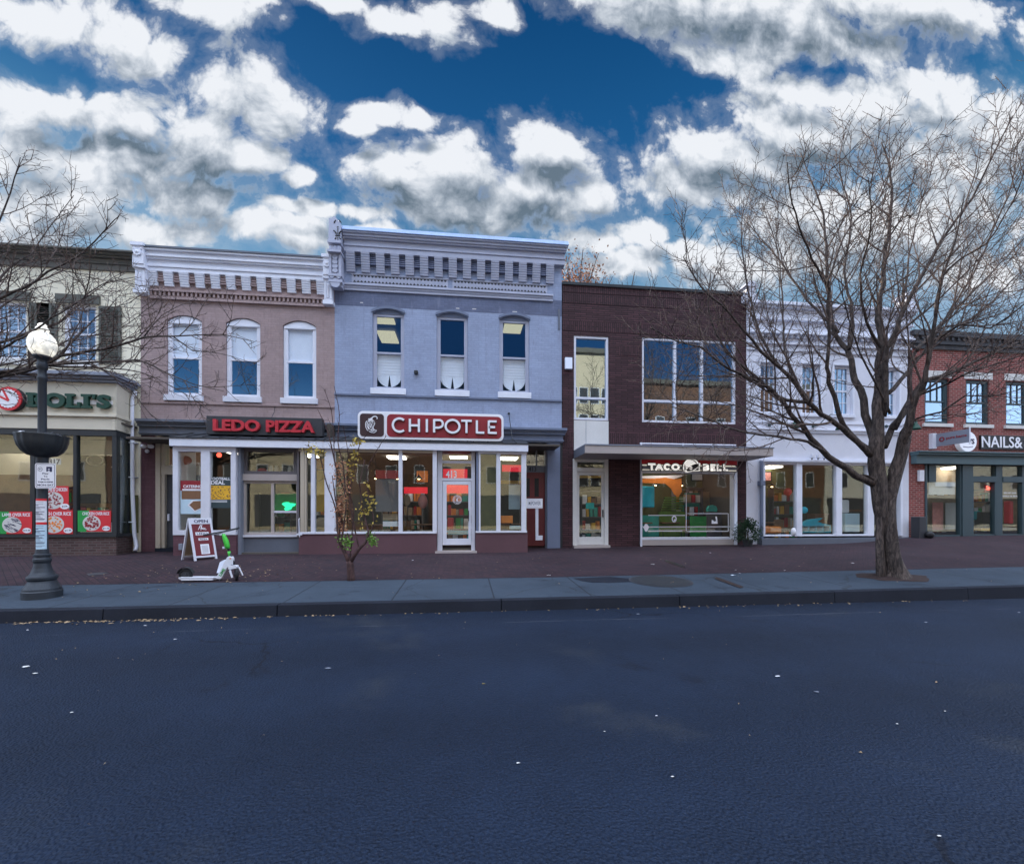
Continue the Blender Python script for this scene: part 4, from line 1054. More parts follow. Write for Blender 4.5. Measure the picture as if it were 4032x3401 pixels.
# white estate board on a post by the red door
px0, px1 = X_(vF,1735,0,D-.35), X_(vF,1864,0,D-.35)
Y_ = D-.35
t = thing('notice_board', 'white notice board on a short white post beside the red door', 'sign', (px1-.1, Y_, gz(2,Y_)))
pb0, pb1 = Z_(vF,1800,898,Y_), Z_(vF,1800,822,Y_)
MB().box(px0, px1, Y_-.02, Y_, pb0, pb1).build('board', 'sign_white', t)
text('lettering', 'M.POWER', px0+.08, px1-.06, pb0+.1, pb1-.08, Y_-.02, 'grey_trim', t, .003, .01)
g = MB()
for a, b, c, d in ((px0+.02,px1-.02,pb1-.035,pb1-.03),(px0+.02,px1-.02,pb0+.03,pb0+.035)): g.box(a,b,Y_-.023,Y_-.02,c,d)
g.build('border_line', 'grey_trim', t)
MB().box(X_(vF,1810,0,Y_), X_(vF,1832,0,Y_), Y_, Y_+.05, Z_(vF,1820,1145,Y_), pb0+.0).build('post', 'white', t)
MB().box(X_(vF,1810,0,Y_), X_(vF,1864,0,Y_), Y_-.01, Y_+.06, Z_(vF,1820,1145,Y_)-.01, Z_(vF,1820,1112,Y_)).build('foot', 'white', t)

# interiors ---------------------------------------------------------
zi = .46
ceiling(H2, A0+.2, A1, YB+.16, D+8.6, 3.62); ceiling(H3, B0, B1-.25, YB+.16, D+8.6, 3.62)
MB().box(A1-.05, A1+.05, D-.6, D+8.6, .3, 4.2).build('party_wall', 'inside_wall', H3)
MB().box(x_l+.1, x_r-.1, YB+.16, D+.3, zi-.05, zi).build('floor', 'inside_floor', H3)
glowbars('added fill light panel under the ceiling of the pizza shop', [(-7.4,15.2),(-5.4,15.6)], 3.6, .3, .3)
glowbars('added fill light panel under the ceiling of the burrito shop', [(-2.4,15.8),(-.2,15.4),(1.6,15.6)], 3.6, .3, .3)
def fbox(name, m, v, r, Y, dep, label=None, cat=None, parent=None, group=None, bevel=0):
    x0, x1, z0, z1 = R(v, *r, Y)
    if parent is not None: return MB().box(x0, x1, Y, Y+dep, z0, z1).build(name, m, parent, bevel=bevel)
    o = MB().box(x0, x1, Y, Y+dep, z0, z1).build(name, m, None, loc=((x0+x1)/2, Y+dep/2, z0), bevel=bevel); tag(o, label, cat, group); return o
# pizza shop: backdrop, counter, jars, curtain, tank
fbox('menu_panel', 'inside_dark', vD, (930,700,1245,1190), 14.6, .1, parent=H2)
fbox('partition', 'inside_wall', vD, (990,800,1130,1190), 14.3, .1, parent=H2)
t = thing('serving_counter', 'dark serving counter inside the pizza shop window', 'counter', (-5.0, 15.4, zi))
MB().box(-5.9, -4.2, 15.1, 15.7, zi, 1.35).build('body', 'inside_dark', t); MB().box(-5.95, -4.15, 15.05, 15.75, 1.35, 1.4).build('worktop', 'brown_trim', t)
Yj = YR+.35
zj = Z_(vD,1270,622,Yj)
MB().box(s0+.1, s1-.2, YR+.2, YR+.55, zj-.04, zj).build('shelf', 'brown_trim', H2)
for k, (a, b, h, m, lab) in enumerate(((1008,1105,200,'black','tall black pot on the shelf above the service window'),(1118,1200,50,'red','red tub on the shelf above the service window'),(1222,1260,75,'offwhite','first pale jar right of the red tub on the shelf'),(1272,1310,75,'offwhite','second pale jar right of the red tub on the shelf'),(1320,1385,78,'charcoal','dark canister among the pale jars on the shelf'),(1395,1440,72,'offwhite','pale jar at the right end of the shelf'))):
    a_, b_ = X_(vD,a,0,Yj), X_(vD,b,0,Yj); r = (b_-a_)/2; h_ = h*.0031
    o = MB().lathe([(0,zj),(r*.9,zj),(r,zj+h_*.1),(r,zj+h_*.75),(r*.7,zj+h_*.85),(r*.72,zj+h_),(0,zj+h_)], (a_+b_)/2, Yj, 16).build(['pot','tub','jar','jar','canister','jar'][k], m, None, loc=((a_+b_)/2, Yj, zj), smooth=False)
    tag(o, lab, ['pot','tub','jar','jar','canister','jar'][k])
t = thing('aquarium', 'glowing green lit panel with a bright leaf shape in the pizza shop window', 'lit panel', (X_(vD,1385,0,13.5), 13.5, 1.8))
x0,x1,z0,z1 = R(vD,1270,805,1503,965,13.45)
MB().box(x0, x1, 13.45, 13.5, z0, z1).build('panel', 'green', t)
cxx, czz = X_(vD,1400,0,13.42), Z_(vD,1400,920,13.42); rr = random.Random(2)
g = MB(); pts = []
for k in range(16):
    a = 2*PI*k/16; r = .12*(1+.28*math.sin(3*a+.6)+.16*math.sin(5*a)); pts.append((cxx+r*1.3*math.cos(a), czz+r*math.sin(a)))
g.prism(pts, 13.42, 13.445); g.build('leaf_shape', 'neon_green', t)
fbox('plant_pot', 'olive', vD, (1275,715,1500,800), 14.0, .1, 'pale plain valance inside the service window', 'valance')
# burrito shop
fbox('wall_mural', 'yellow', vF, (78,600,158,925), 13.6, .04, 'yellow wall panel inside the window left of the white column', 'wall panel')
fbox('wall_mural', 'orange', vF, (78,510,158,590), 13.62, .04, 'orange wall panel high inside the window left of the white column', 'wall panel')
fbox('partition', 'blind', vF, (163,460,228,1080), 13.3, .04, parent=H3)
o = MB().sphere((X_(vF,130,0,13.5), 13.5, Z_(vF,130,1030,13.5)), .24, 10, (1,.6,1)).build('round_cushion', 'tan', None, smooth=True, loc=(X_(vF,130,0,13.5),13.5,.8)); tag(o, 'round tan cushion low behind the glass below the yellow wall panel', 'cushion')
fbox('screen_panel', 'brown_trim', vF, (555,670,732,925), 13.25, .05, 'tall grey screen standing inside the window left of the middle mullion', 'screen')
fbox('screen_panel', 'red', vF, (555,600,732,665), 13.27, .05, 'red panel on top of the grey screen inside the window', 'wall panel')
fbox('seat_back', 'paper', vF, (612,1000,725,1040), 13.3, .3, 'white bench seat inside the window under the grey screen', 'bench')
fbox('seat_back', 'tan', vF, (612,940,725,990), 13.4, .3, 'tan bench back inside the window under the grey screen', 'bench')
fbox('menu_board', 'lit_red', vF, (778,732,962,782), 14.8, .05, 'red menu board inside the window right of the middle mullion', 'menu board')
fbox('menu_board', 'lit_red', vF, (1085,590,1275,660), 15.2, .05, 'red menu board seen through the fanlight of the glass door', 'menu board')
fbox('menu_board', 'lit_red', vF, (1112,715,1282,780), 15.6, .05, 'red menu board seen through the top of the glass door', 'menu board')
fbox('menu_board', 'lit_red', vF, (1548,558,1698,610), 14.2, .05, 'red menu board inside the right corner window', 'menu board')
fbox('menu_board', 'yellow', vF, (1535,680,1698,705), 14.1, .05, 'yellow strip board inside the right corner window', 'menu board')
fbox('screen_panel', 'paper_blue', vF, (1600,715,1690,905), 14.0, .05, 'pale blue screen inside the right corner window', 'screen')
fbox('crate', 'orange', vF, (1540,955,1632,1015), 13.3, .3, 'orange crate on the sill inside the right corner window', 'crate', bevel=.02)
fbox('crate', 'paper_blue', vF, (1610,1035,1695,1062), 13.3, .3, 'pale blue tray on the sill inside the right corner window', 'tray', bevel=.02)
fbox('high_chair', 'bright_red', vF, (1118,972,1168,1062), 14.0, .3, 'bright pink chair seen low through the glass door', 'chair', bevel=.04)
fbox('counter_band', 'cyan', vF, (1112,1075,1282,1105), 14.4, .3, 'blue counter plinth seen low through the glass door', 'counter')
def bust(x, z, Y, s, m1, m2, label):
    t = thing('paper_lantern', label, 'lantern', (x, Y, z))
    MB().sphere((x, Y, z), s, 9, (1,1,1.5)).build('shade', m1, t, smooth=True); MB().box(x-s*.4, x+s*.4, Y-.01, Y+.01, z+s*1.45, z+s*1.75).build('cap', m2, t)
bust(X_(vF,925,0,13.9), Z_(vF,925,845,13.9), 13.9, .15, 'pink', 'white', 'pink paper lantern hanging inside the window left of the glass door')
bust(X_(vF,800,0,14.1), Z_(vF,800,835,14.1), 14.1, .12, 'tan', 'white', 'tan paper lantern hanging inside the window right of the middle mullion')

# ------------------------------------------------------------------ signs on these two shops
YS = 13.0
x0, x1 = X_(vD,640,0,YS), X_(vD,1715,0,YS)
z0, z1 = 3.79, 4.31
t = thing('pizza_shop_sign', 'long charcoal sign box with red capital letters above the black pent roof', 'sign', ((x0+x1)/2, YS, z0))
MB().box(x0, x1, YS, YS+.2, z0, z1).build('sign_box', 'charcoal', t, bevel=.01)
g_ = (x1-x0)
for wd_, a, b in (('LEDO',.06,.455),('PIZZA',.51,.93)):
    text('lettering', wd_, x0+g_*a+.02, x0+g_*b+.02, z0+.09, z0+.42, YS-.055, 'letter_red', t, .02, .035)
    text('letter_sides', wd_, x0+g_*a+.035, x0+g_*b+.035, z0+.08, z0+.41, YS-.001, 'sign_red', t, .052, .045)
YSg = 12.76
zc = lambda y: CAMH+0
x0, x1 = X_(vU,92,0,YSg), X_(vU,1970,0,YSg)
z0, z1 = 3.70, 4.50
t = thing('burrito_shop_sign', 'wide white edged sign with red field, white capital letters and a brown pepper emblem', 'sign', ((x0+x1)/2, YSg, z0))
MB().prism(rrect(x0, x1, z0, z1, .15), YSg, YSg+.22).build('sign_box', 'sign_white', t, bevel=.012)
bx1_ = X_(vU,440,0,YSg)-.02; rx0 = X_(vU,470,0,YSg)
MB().prism(rrect(x0+.065, bx1_, z0+.075, z1-.075, .09), YSg-.012, YSg-.001).build('emblem_field', 'sign_brown', t)
MB().prism(rrect(rx0, x1-.065, z0+.075, z1-.075, .12), YSg-.012, YSg-.001).build('red_field', 'sign_red', t)
# letters drawn with even strokes
def strokes(g, segs, w, y0, y1, cap=True):
    for k, s in enumerate(segs):
        pts = [Vector((p[0], 0, p[1])) for p in s]
        for i in range(len(pts)-1):
            a, b = pts[i], pts[i+1]; d = (b-a).normalized(); n = Vector((-d.z, 0, d.x))*w/2
            e = d*(w*.5 if cap and len(pts) > 2 else 0)
            q = [a-n-e*.3, b-n+e*.3, b+n+e*.3, a+n-e*.3]
            g.prism([(p.x, p.z) for p in q], y0-.0004*(i % 2)-.0007*(k % 3), y1)
def arcpts(cx, cz, rx, rz, a0, a1, n=18): return [(cx+rx*math.cos(math.radians(a0+(a1-a0)*i/n)), cz+rz*math.sin(math.radians(a0+(a1-a0)*i/n))) for i in range(n+1)]
lz0, lz1 = z0+.215, z0+.595
# centre positions of the letters measured along the sign
def lx(u): return X_(vU,u,0,YSg)
h = lz1-lz0; w_ = .062
g = MB()
def letters(g, y0, y1, ox=0, oz=0, w=w_):
    S = []
    cx = (lx(545)+lx(690))/2+.02; S.append(arcpts(cx+.02, (lz0+lz1)/2, .19, h/2, 52, 308))
    a, b = lx(768), lx(883); S += [[(a,lz0),(a,lz1)],[(b,lz0),(b,lz1)],[(a,(lz0+lz1)/2),(b,(lz0+lz1)/2)]]
    a = lx(985); S.append([(a,lz0),(a,lz1)])
    a = lx(1078); S += [[(a,lz0),(a,lz1)],[(a,lz1-w/2+.01),(a+.14,lz1-w/2+.01)]+arcpts(a+.15,lz1-.125,.10,.105,85,-85,10)+[(a+.14,lz1-.24),(a,lz1-.24)]]
    cx = (lx(1230)+lx(1398))/2; S.append(arcpts(cx, (lz0+lz1)/2, .20, h/2-.005, 0, 360, 28))
    a = lx(1492); S += [[(a,lz0),(a,lz1)],[(lx(1425),lz1-w/2+.01),(lx(1560),lz1-w/2+.01)]]
    a = lx(1625); S += [[(a,lz0),(a,lz1)],[(a,lz0+w/2-.01),(lx(1720),lz0+w/2-.01)]]
    a = lx(1778); S += [[(a,lz0),(a,lz1)],[(a,lz0+w/2-.01),(lx(1880),lz0+w/2-.01)],[(a,lz1-w/2+.01),(lx(1878),lz1-w/2+.01)],[(a,(lz0+lz1)/2),(lx(1858),(lz0+lz1)/2)]]
    strokes(g, [[(p[0]+ox,p[1]+oz) for p in s] for s in S], w, y0, y1)
letters(g, YSg-.075, YSg-.056); g.build('lettering', 'sign_white', t)
g = MB(); letters(g, YSg-.055, YSg-.013, .004, -.006, w_*1.02); g.build('letter_sides', 'charcoal', t)
# the pepper
def pepper(P, y0, y1, w, parent, m='sign_white', name='pepper_emblem'):
    g = MB()
    body = [(215,165),(200,185),(195,215),(198,250),(215,285),(240,305),(270,320),(310,325),(338,305),(342,292),(318,290),(300,268),(296,245),(308,225),(318,200),(315,175),(300,160)]
    mid = [(228,180),(215,205),(216,240),(235,270),(262,292),(300,305)]
    mid2 = [(240,178),(262,170),(288,178),(300,195),(292,220),(280,245),(288,275),(310,300)]
    inn = [(248,275),(234,250),(232,222),(240,205),(258,195),(275,203),(276,222),(262,250),(268,275),(285,295)]
    inn2 = [(256,250),(250,228),(260,214)]
    stem = [(235,140),(258,135),(282,120),(300,104),(325,98),(345,105),(352,120),(348,134)]
    cap = [(230,165),(262,150),(300,160)]
    for s in (body, mid, mid2, inn, inn2): strokes(g, [[P(*q) for q in s]], w, y0, y1)
    strokes(g, [[P(*q) for q in stem]], w*1.5, y0-.001, y1); strokes(g, [[P(*q) for q in cap]], w*2.0, y0-.002, y1)
    strokes(g, [[P(285,120),P(270,150)]], w*2.2, y0-.003, y1)
    return g.build(name, m, parent)
mu = (bx1_-x0-.065)/(438-115)
P = lambda x, y: (x0+.065+(x-118)*mu, z1-.075-(y-62)*(z1-z0-.15)/(375-62))
pepper(P, YSg-.032, YSg-.013, .017, t)
g = MB(); 
for a in (.35, 1.2, 2.4, 3.1): g.box(x0+a, x0+a+.05, YSg+.02, YSg+.2, z0-.09, z0)
g.build('bracket', 'charcoal', t)
tt = thing('door_decal', 'round white emblem decal in the middle of the glass door', 'decal', (dcx, YD, dcz))
MB().ring(dcx, dcz, .125, .135, YD+.036, YD+.039, 32).ring(dcx, dcz, .078, .085, YD+.036, YD+.039, 28).build('ring', 'sign_white', tt)
s_ = .105/230
pepper(lambda x, y: (dcx+(x-268)*s_*1.15, dcz-(y-215)*s_*1.15), YD+.034, YD+.039, .007, tt)
g = MB()
for k in range(30):
    a = 2*PI*k/30
    if k % 10 in (0,): continue
    g.box(dcx+.105*math.cos(a)-.007, dcx+.105*math.cos(a)+.007, YD+.036, YD+.039, dcz+.105*math.sin(a)-.010, dcz+.105*math.sin(a)+.010)
g.build('ring_lettering', 'sign_white', tt)
# tie rod from the wall to the canopy
p0, p1 = vF(1600,155,D), vF(1632,375,YB+.1)
o = MB().tube([p0,(p1.x,p1.y,3.66)], .012, 6).sphere(p0, .04, 6).build('tie_rod', 'black_metal', None, loc=tuple(p0)); tag(o, 'thin black tie rod from the blue wall to the canopy, right of the pepper sign', 'tie rod')

# left shop sign, slab letters and round emblem
zb_, zt_ = Z_(vA,600,1562,YF), Z_(vA,600,1440,YF)
t = thing('rice_shop_sign', 'dark green slab capital letters with a red ringed round emblem on the cream sign band', 'sign', (X_(vA,500,0,YF), YF, zb_))
cx, cz = X_(vA,95,0,YF-.1), Z_(vA,95,1480,YF-.1); r = X_(vA,212,0,YF-.1)-cx
g = MB(); g.disc(cx, cz, r*.965, YF-.12, YF-.02); g.build('emblem_disc', 'charcoal', t)
g = MB(); g.ring(cx-.02, cz, r*.74, r*.98, YF-.15, YF-.12, 44); g.build('emblem_ring', 'bright_red', t)
g = MB(); n = 26
pts = [(cx-.02+r*(.76+.035*math.cos(20*2*PI*k/160))*math.cos(2*PI*k/160), cz+r*(.76+.035*math.cos(20*2*PI*k/160))*math.sin(2*PI*k/160)) for k in range(160)]
g.prism(pts, YF-.158, YF-.122); g.build('emblem_face', 'sign_white', t)
g = MB(); strokes(g, [[(cx,cz-.06),(cx-.14,cz+r*.75)],[(cx,cz-.06),(cx-.42,cz+.16)]], .05, YF-.165, YF-.157); g.build('emblem_slice_line', 'bright_red', t)
def slab(g, ch, x, z, w, h, y0, y1):
    s = h*.30; b = h*.13
    B = lambda a, c, d, e, k=0: g.box(x+a*w, x+c*w, y0-k*.001, y1, z+d*h, z+e*h)
    if ch == 'B':
        B(-.03,.5,0,.17); B(-.03,.5,.83,1); B(.08,.42,.1,.9,1)
        g.ring(x+.5*w, z+.275*h, h*.10, h*.275, y0-.002, y1, 16, -PI/2, PI/2, 1.45); g.ring(x+.48*w, z+.74*h, h*.10, h*.26, y0-.003, y1, 16, -PI/2, PI/2, 1.35)
    if ch == 'O': g.ring(x+.5*w, z+.5*h, h*.26, h*.52, y0, y1, 32, 0, 2*PI, w/h*.98)
    if ch == 'L': B(0,.6,.83,1); B(.12,.45,0,1,1); B(0,1,0,.17,2); B(.8,1,.1,.42,3)
    if ch == 'I': B(0,1,.83,1); B(0,1,0,.17); B(.26,.74,.1,.9,1)
    if ch == "'": g.prism([(x,z+h*1.0),(x+w,z+h*1.0),(x+w*.6,z+h*.66),(x+w*.15,z+h*.66)], y0, y1)
hh = zt_-zb_
def lx2(u): return X_(vA,u,0,YF)
g = MB()
for ch, a, b in (('B',258,402),('O',412,588),('L',590,722),('I',728,815),("'",822,858)): slab(g, ch, lx2(a), zb_, lx2(b)-lx2(a), hh, YF-.10, YF-.03)
g.build('lettering', 'sign_green', t)
text('lettering', 'S', lx2(862), lx2(978), zb_, zb_+hh, YF-.03, 'sign_green', t, .07, .05)
g = MB(); g.box(lx2(215), lx2(980), YF-.028, YF-.001, zb_+hh*.32, zb_+hh*.62); g.build('raceway', 'offwhite', t)

# ================================================================== brown brick building (taco shop)
C0, C1 = B1+.02, X_(vG,1940)
zT4 = 9.08
H4 = thing('brown_brick_building', 'flat roofed dark brown brick building with white framed windows and a concrete canopy', 'building', (C0, D, .3))
wn_ = R(vG,270,672,605,1485); wl = R(vG,930,705,1838,1515)
pn = R(vG,265,1490,605,1490)
zcan1, zcan0 = 3.62, 3.36
pz0 = zcan1
dr_ = R(vH,245,200,570,1040); dw = R(vH,860,210,1748,1040)
g = MB()
holes(g, C0, C1, .3, zT4-.06, D, [wn_, (wn_[0],wn_[1],pz0,wn_[2]-.02), wl, (dr_[0],dr_[1],.35,zcan0), (dw[0],dw[1],.5,zcan0)], .25)
g.build('wall', 'brown_brick', H4)
shell(H4, C0, C1, D+.25, D+9, .3, zT4-.2, 'inside_wall', 4.4)
MB().box(C0, C1+.02, D-.05, D+.35, zT4-.06, zT4+.03).build('coping', 'black_metal', H4)
zq = lambda y, x=500: Z_(vG,x,y)
bands = [(zq(262),zq(195)),(zq(365),zq(275)),(zq(630),zq(540)),(4.03-.32,4.03+.2)]
g = MB()
hs = [wn_, (wn_[0],wn_[1],pz0,wn_[2]-.02), wl]
for a, b in bands: holes(g, C0+.01, C1-.01, a, b, D-.008, [(p, q, max(r_,a), min(s_,b)) for p, q, r_, s_ in hs if r_ < b and s_ > a], .007)
xm0, xm1 = wn_[1]+.35, wl[0]-.12
g.box(xm0, xm1, D-.008, D-.001, Z_(vG,760,860), Z_(vG,760,770))
g.build('soldier_courses', 'brown_soldier', H4)
zr_ = Z_(vG,440,1272)
w = shopwin(H4, *wn_, D+.02, 'white', rows=(zr_,), fw=.075, dep=.12, pm='glass_upper', name='window', mw=.07)
MB().box(wn_[0]+.0, wn_[1]-.0, D-.01, D+.2, pz0, wn_[2]-.022).build('infill_panel', 'offwhite', H4)
MB().box(wn_[0]+(wn_[1]-wn_[0])*.345-.006, wn_[0]+(wn_[1]-wn_[0])*.345+.006, D-.013, D-.0105, pz0, wn_[2]-.03).build('panel_joint', 'grey_trim', H4)
w = shopwin(H4, *wl, D+.02, 'white', cols=(X_(vG,1255), X_(vG,1515)), rows=(Z_(vG,1390,1308),), fw=.07, dep=.12, pm='glass_upper', name='window', mw=.08)
MB().box(X_(vG,180), X_(vG,248), D-.10, D-.009, Z_(vG,215,998), Z_(vG,215,888)).build('wall_light', 'blind', H4, bevel=.01)
# canopy
cx0, cx1 = 3.56, at(3047,1765,12.5).x
g = MB(); g.box(cx0, cx1, 12.52, D-.001, zcan0, zcan1-.02); g.build('canopy', 'taupe', H4, bevel=.01)
MB().box(cx0, cx1+.02, 12.50, D-.001, zcan1-.019, zcan1+.015).build('canopy_edge', 'grey_trim', H4)
MB().box(cx0-.012, cx0-.001, 12.52, D-.02, zcan0, zcan1-.02).build('canopy_end', 'slate', H4)
g = MB(); zl_ = zcan1+.075
a, b = X_(vH,862,0,12.6), X_(vH,1740,0,12.6)
g.tube([(a,12.62,zl_),(b,12.62,zl_)], .022, 8)
for x in (a+.02, (a+b)/2-.2, b-.8): g.box(x, x+.04, 12.6, 12.64, zcan1, zl_+.03)
o = g.build('light_bar', 'white', None, loc=((a+b)/2,12.62,zl_)); tag(o, 'thin white light bar lying along the top of the concrete canopy', 'light bar')
# door
fd = R(vH,300,395,510,960); zt = Z_(vH,410,340)
g = MB(); x0, x1 = dr_[0], dr_[1]; z0 = dr_[2]
g.box(x0, x0+.15, D-.01, D+.2, .35, zcan0-.002); g.box(x1-.13, x1, D-.01, D+.2, .35, zcan0-.002); g.box(x0+.15, x1-.13, D, D+.2, zt-.08, zt+.04); g.box(x0+.15, x1-.13, D, D+.2, zcan0-.1, zcan0-.002)
fr = g.build('door_frame', 'offwhite', H4, bevel=.008)
MB().box(x0+.14, x1-.12, D+.08, D+.087, zt+.03, zcan0-.09).build('pane', 'glass_shop', fr)
g = MB(); e0, e1 = x0+.155, x1-.135; zb = gz(4,D)+.09
g.box(e0, fd[0]+.03, D+.04, D+.09, zb, zt-.085); g.box(fd[1], e1, D+.04, D+.09, zb, zt-.085); g.box(fd[0]+.03, fd[1], D+.04, D+.09, zb, fd[2]); g.box(fd[0]+.03, fd[1], D+.04, D+.09, fd[3], zt-.085)
drr = g.build('door', 'offwhite', H4, bevel=.005)
MB().box(fd[0]+.02, fd[1]+.01, D+.06, D+.066, fd[2]-.01, fd[3]+.01).build('pane', 'glass_shop', drr)
MB().box(e1-.06, e1-.03, D-.0, D+.04, 1.45, 1.7).build('handle', 'black_metal', drr)
MB().box(x0, x1, D-.2, D+.2, .25, gz(4,D)+.08).build('doorstep', 'taupe', H4)
# display window
x0, x1 = dw[0], dw[1]; zsb = Z_(vH,1300,372); zba = Z_(vH,1300,968)
g = MB(); g.box(x0, x0+.06, D-.05, D+.2, zba-.45, zcan0-.002); g.box(x1-.14, x1-.02, D-.05, D+.2, zba-.45, zcan0-.002); g.box(x0+.06, x1-.14, D-.04, D+.2, zba-.06, zba+.02); g.box(x0+.06, x1-.14, D-.04, D+.2, zsb-.03, zsb+.03)
fr = g.build('window_frame', 'white', H4, bevel=.006)
MB().box(x0+.05, x1-.13, D+.05, D+.057, zba, zsb-.02).build('pane', 'glass_clearer', fr)
MB().box(x0+.061, x1-.141, D-.035, D+.2, dw[2]+.02, zba-.062).build('base_panel', 'taupe', H4)
MB().box(x1-.13, x1-.03, D-.048, D-.052, zba, zsb).build('frame_strip', 'blind', H4)
# taco sign
YT = D-.14
zb1_, zb0_ = zcan0-.002, zsb+.03
t = thing('taco_shop_sign', 'black and white sign with outlined capital letters and a bell emblem under the canopy', 'sign', ((x0+x1)/2, YT, zb0_))
bnd = zb0_+(zb1_-zb0_)*.62
MB().box(x0+.03, x1-.05, D-.08, D-.055, bnd, zb1_).build('red_band', 'bright_red', t)
MB().box(x0+.03, x1-.05, D-.085, D-.055, zb0_, bnd-.001).build('dark_band', 'charcoal', t)
g = MB(); H_ = bnd-zb0_
g.box(x0+.04, x1-.16, D-.095, D-.086, zb0_+H_*.72, bnd-.02); g.box(x0+.04, x1-.08, D-.094, D-.086, zb0_+.02, zb0_+H_*.24)
g.prism([(x1-.16,zb0_+H_*.72),(x1-.08,zb0_+H_*.72),(x1-.16,bnd-.02)], D-.0955, D-.086); g.build('light_stripes', 'sign_added_glow_dim', t)
MB().box(x0+.04, x1-.08, D-.093, D-.086, zb0_+H_*.30, zb0_+H_*.66).build('grey_stripe', 'grey_trim', t)
ax = lambda u: X_(vT,u,0,D-.1); az = lambda y: Z_(vT,1080,y,D-.1)
def block(g, ch, x0, x1, z0, z1, w, y0, y1):
    h = w/2; a, b, c, d = x0+h, x1-h, z0+h, z1-h; m = (a+b)/2; k = (c+d)/2; S = []
    if ch == 'T': S = [[(x0,d),(x1,d)],[(m,z0),(m,d)]]
    if ch == 'A': S = [[(a-.01,z0),(m,d)],[(b+.01,z0),(m,d)],[(a+.05,c+.05),(b-.05,c+.05)]]
    if ch == 'C': S = [arcpts(m+.01, k, (b-a)/2, (d-c)/2, 48, 312, 16)]
    if ch == 'O': S = [arcpts(m, k, (b-a)/2, (d-c)/2, 0, 360, 22)]
    if ch == 'B': S = [[(a,z0),(a,z1)],[(a,d),(m,d)]+arcpts(m, (d+k)/2, (b-m)*.85, (d-k)/2, 85, -85, 8)+[(a,k)],[(a,k),(m,k)]+arcpts(m, (c+k)/2, b-m, (k-c)/2, 85, -85, 8)+[(a,c)]]
    if ch == 'E': S = [[(a,z0),(a,z1)],[(a,d),(x1,d)],[(a,k),(x1-.03,k)],[(a,c),(x1,c)]]
    if ch == 'L': S = [[(a,z0),(a,z1)],[(a,c),(x1,c)]]
    strokes(g, S, w, y0, y1)
go_, gl_ = MB(), MB()
for ch, a, b in (('T',318,450),('A',440,590),('C',590,720),('O',735,885),('B',1300,1412),('E',1432,1522),('L',1545,1628),('L',1660,1745)):
    zl0 = zb0_+.015; zl1 = zb0_+H_*1.08; xa_, xb_ = ax(a), ax(b)
    block(gl_, ch, xa_, xb_, zl0, zl1, .070, D-.142, D-.127); block(go_, ch, xa_-.018, xb_+.018, zl0-.018, zl1+.018, .106, D-.126, D-.096)
go_.build('letter_outline', 'black', t); gl_.build('lettering', 'sign_added_glow', t)
bcx = ax(1090); bw = (ax(1240)-ax(940))/2; btop = zb0_+(zb1_-zb0_)*1.12
def domep(w, top, bot, cx):
    r = w; pts = [(cx-w,bot),(cx+w,bot),(cx+w,top-r)]
    pts += [(cx+w*math.cos(a*PI/16), top-r+r*math.sin(a*PI/16)) for a in range(1, 16)]+[(cx-w,top-r)]
    return pts
MB().prism(domep(bw+.02, btop+.02, zb0_-.0, bcx), D-.139, D-.10).build('emblem_edge', 'black', t)
MB().prism(domep(bw, btop, zb0_+.005, bcx), D-.145, D-.1395).build('emblem_border', 'sign_added_glow', t)
MB().prism(domep(bw-.045, btop-.045, zb0_+.03, bcx), D-.150, D-.1455).build('emblem_field', 'black', t)
pz = lambda y: zb0_+ (442-y)/(442-130)*(btop-zb0_)
bell = [(1040,160),(1090,172),(1125,188),(1150,215),(1170,250),(1225,270),(1232,300),(1200,290),(1150,300),(1090,320),(1045,345),(1015,380),(985,372),(980,340),(978,290),(975,250),(985,215),(1010,180)]
MB().prism([(ax(a),pz(b)) for a, b in bell][::-1], D-.158, D-.1505).build('bell_emblem', 'sign_added_glow', t)
g = MB(); n = 30; ang = math.radians(27)
ex, ez = ax(1108), pz(352); A_, B_ = .30, .10
def el(a, k): 
    u, v = A_*k*math.cos(a), B_*k*math.sin(a); return (ex+u*math.cos(ang)-v*math.sin(ang), ez+u*math.sin(ang)+v*math.cos(ang))
for i in range(n):
    a0, a1 = 2*PI*i/n, 2*PI*(i+1)/n; g.prism([el(a0,1), el(a1,1), el(a1,.80), el(a0,.80)][::-1], D-.166, D-.151)
g.disc(ax(1075), pz(365), .055, D-.165, D-.151, 16); g.build('bell_rim', 'sign_added_glow', t)
MB().prism([el(2*PI*i/n, .82) for i in range(n)], D-.162, D-.1505).build('bell_mouth', 'black', t)
# interior of taco shop
ceiling(H4, C0+.2, C1-.2, D+.3, D+8.6, 3.5)
glowbars('added fill light panel under the ceiling of the taco shop', [(5.4,14.4),(7.0,14.4),(6.2,15.6),(7.6,16.4)], 3.48, .3, .3)
fbox('back_wall', 'olive', vT, (150,440,1850,1640), 16.2, .1, parent=H4)
fbox('wall_panel', 'teal', vT, (1000,820,1260,1590), 15.6, .1, parent=H4)
fbox('wall_panel', 'brown_trim', vT, (1385,1165,1680,1600), 14.9, .1, parent=H4)
fbox('wall_panel', 'pink', vT, (1560,480,1790,900), 15.8, .05, parent=H4)
fbox('wall_panel', 'teal', vT, (215,1220,520,1600), 14.8, .1, parent=H4)
fbox('wall_panel', 'leaf_green', vT, (530,1160,990,1600), 15.2, .1, parent=H4)
fbox('wall_panel', 'green', vT, (1100,1240,1370,1600), 14.95, .1, parent=H4)
fbox('wall_panel', 'tan', vT, (1280,800,1560,1160), 15.7, .05, parent=H4)
fbox('cool_box', 'cyan', vT, (212,700,445,1080), 14.9, .5, 'bright blue vending machine at the left of the taco shop window', 'vending machine', bevel=.03)
g = MB(); rr = random.Random(9)
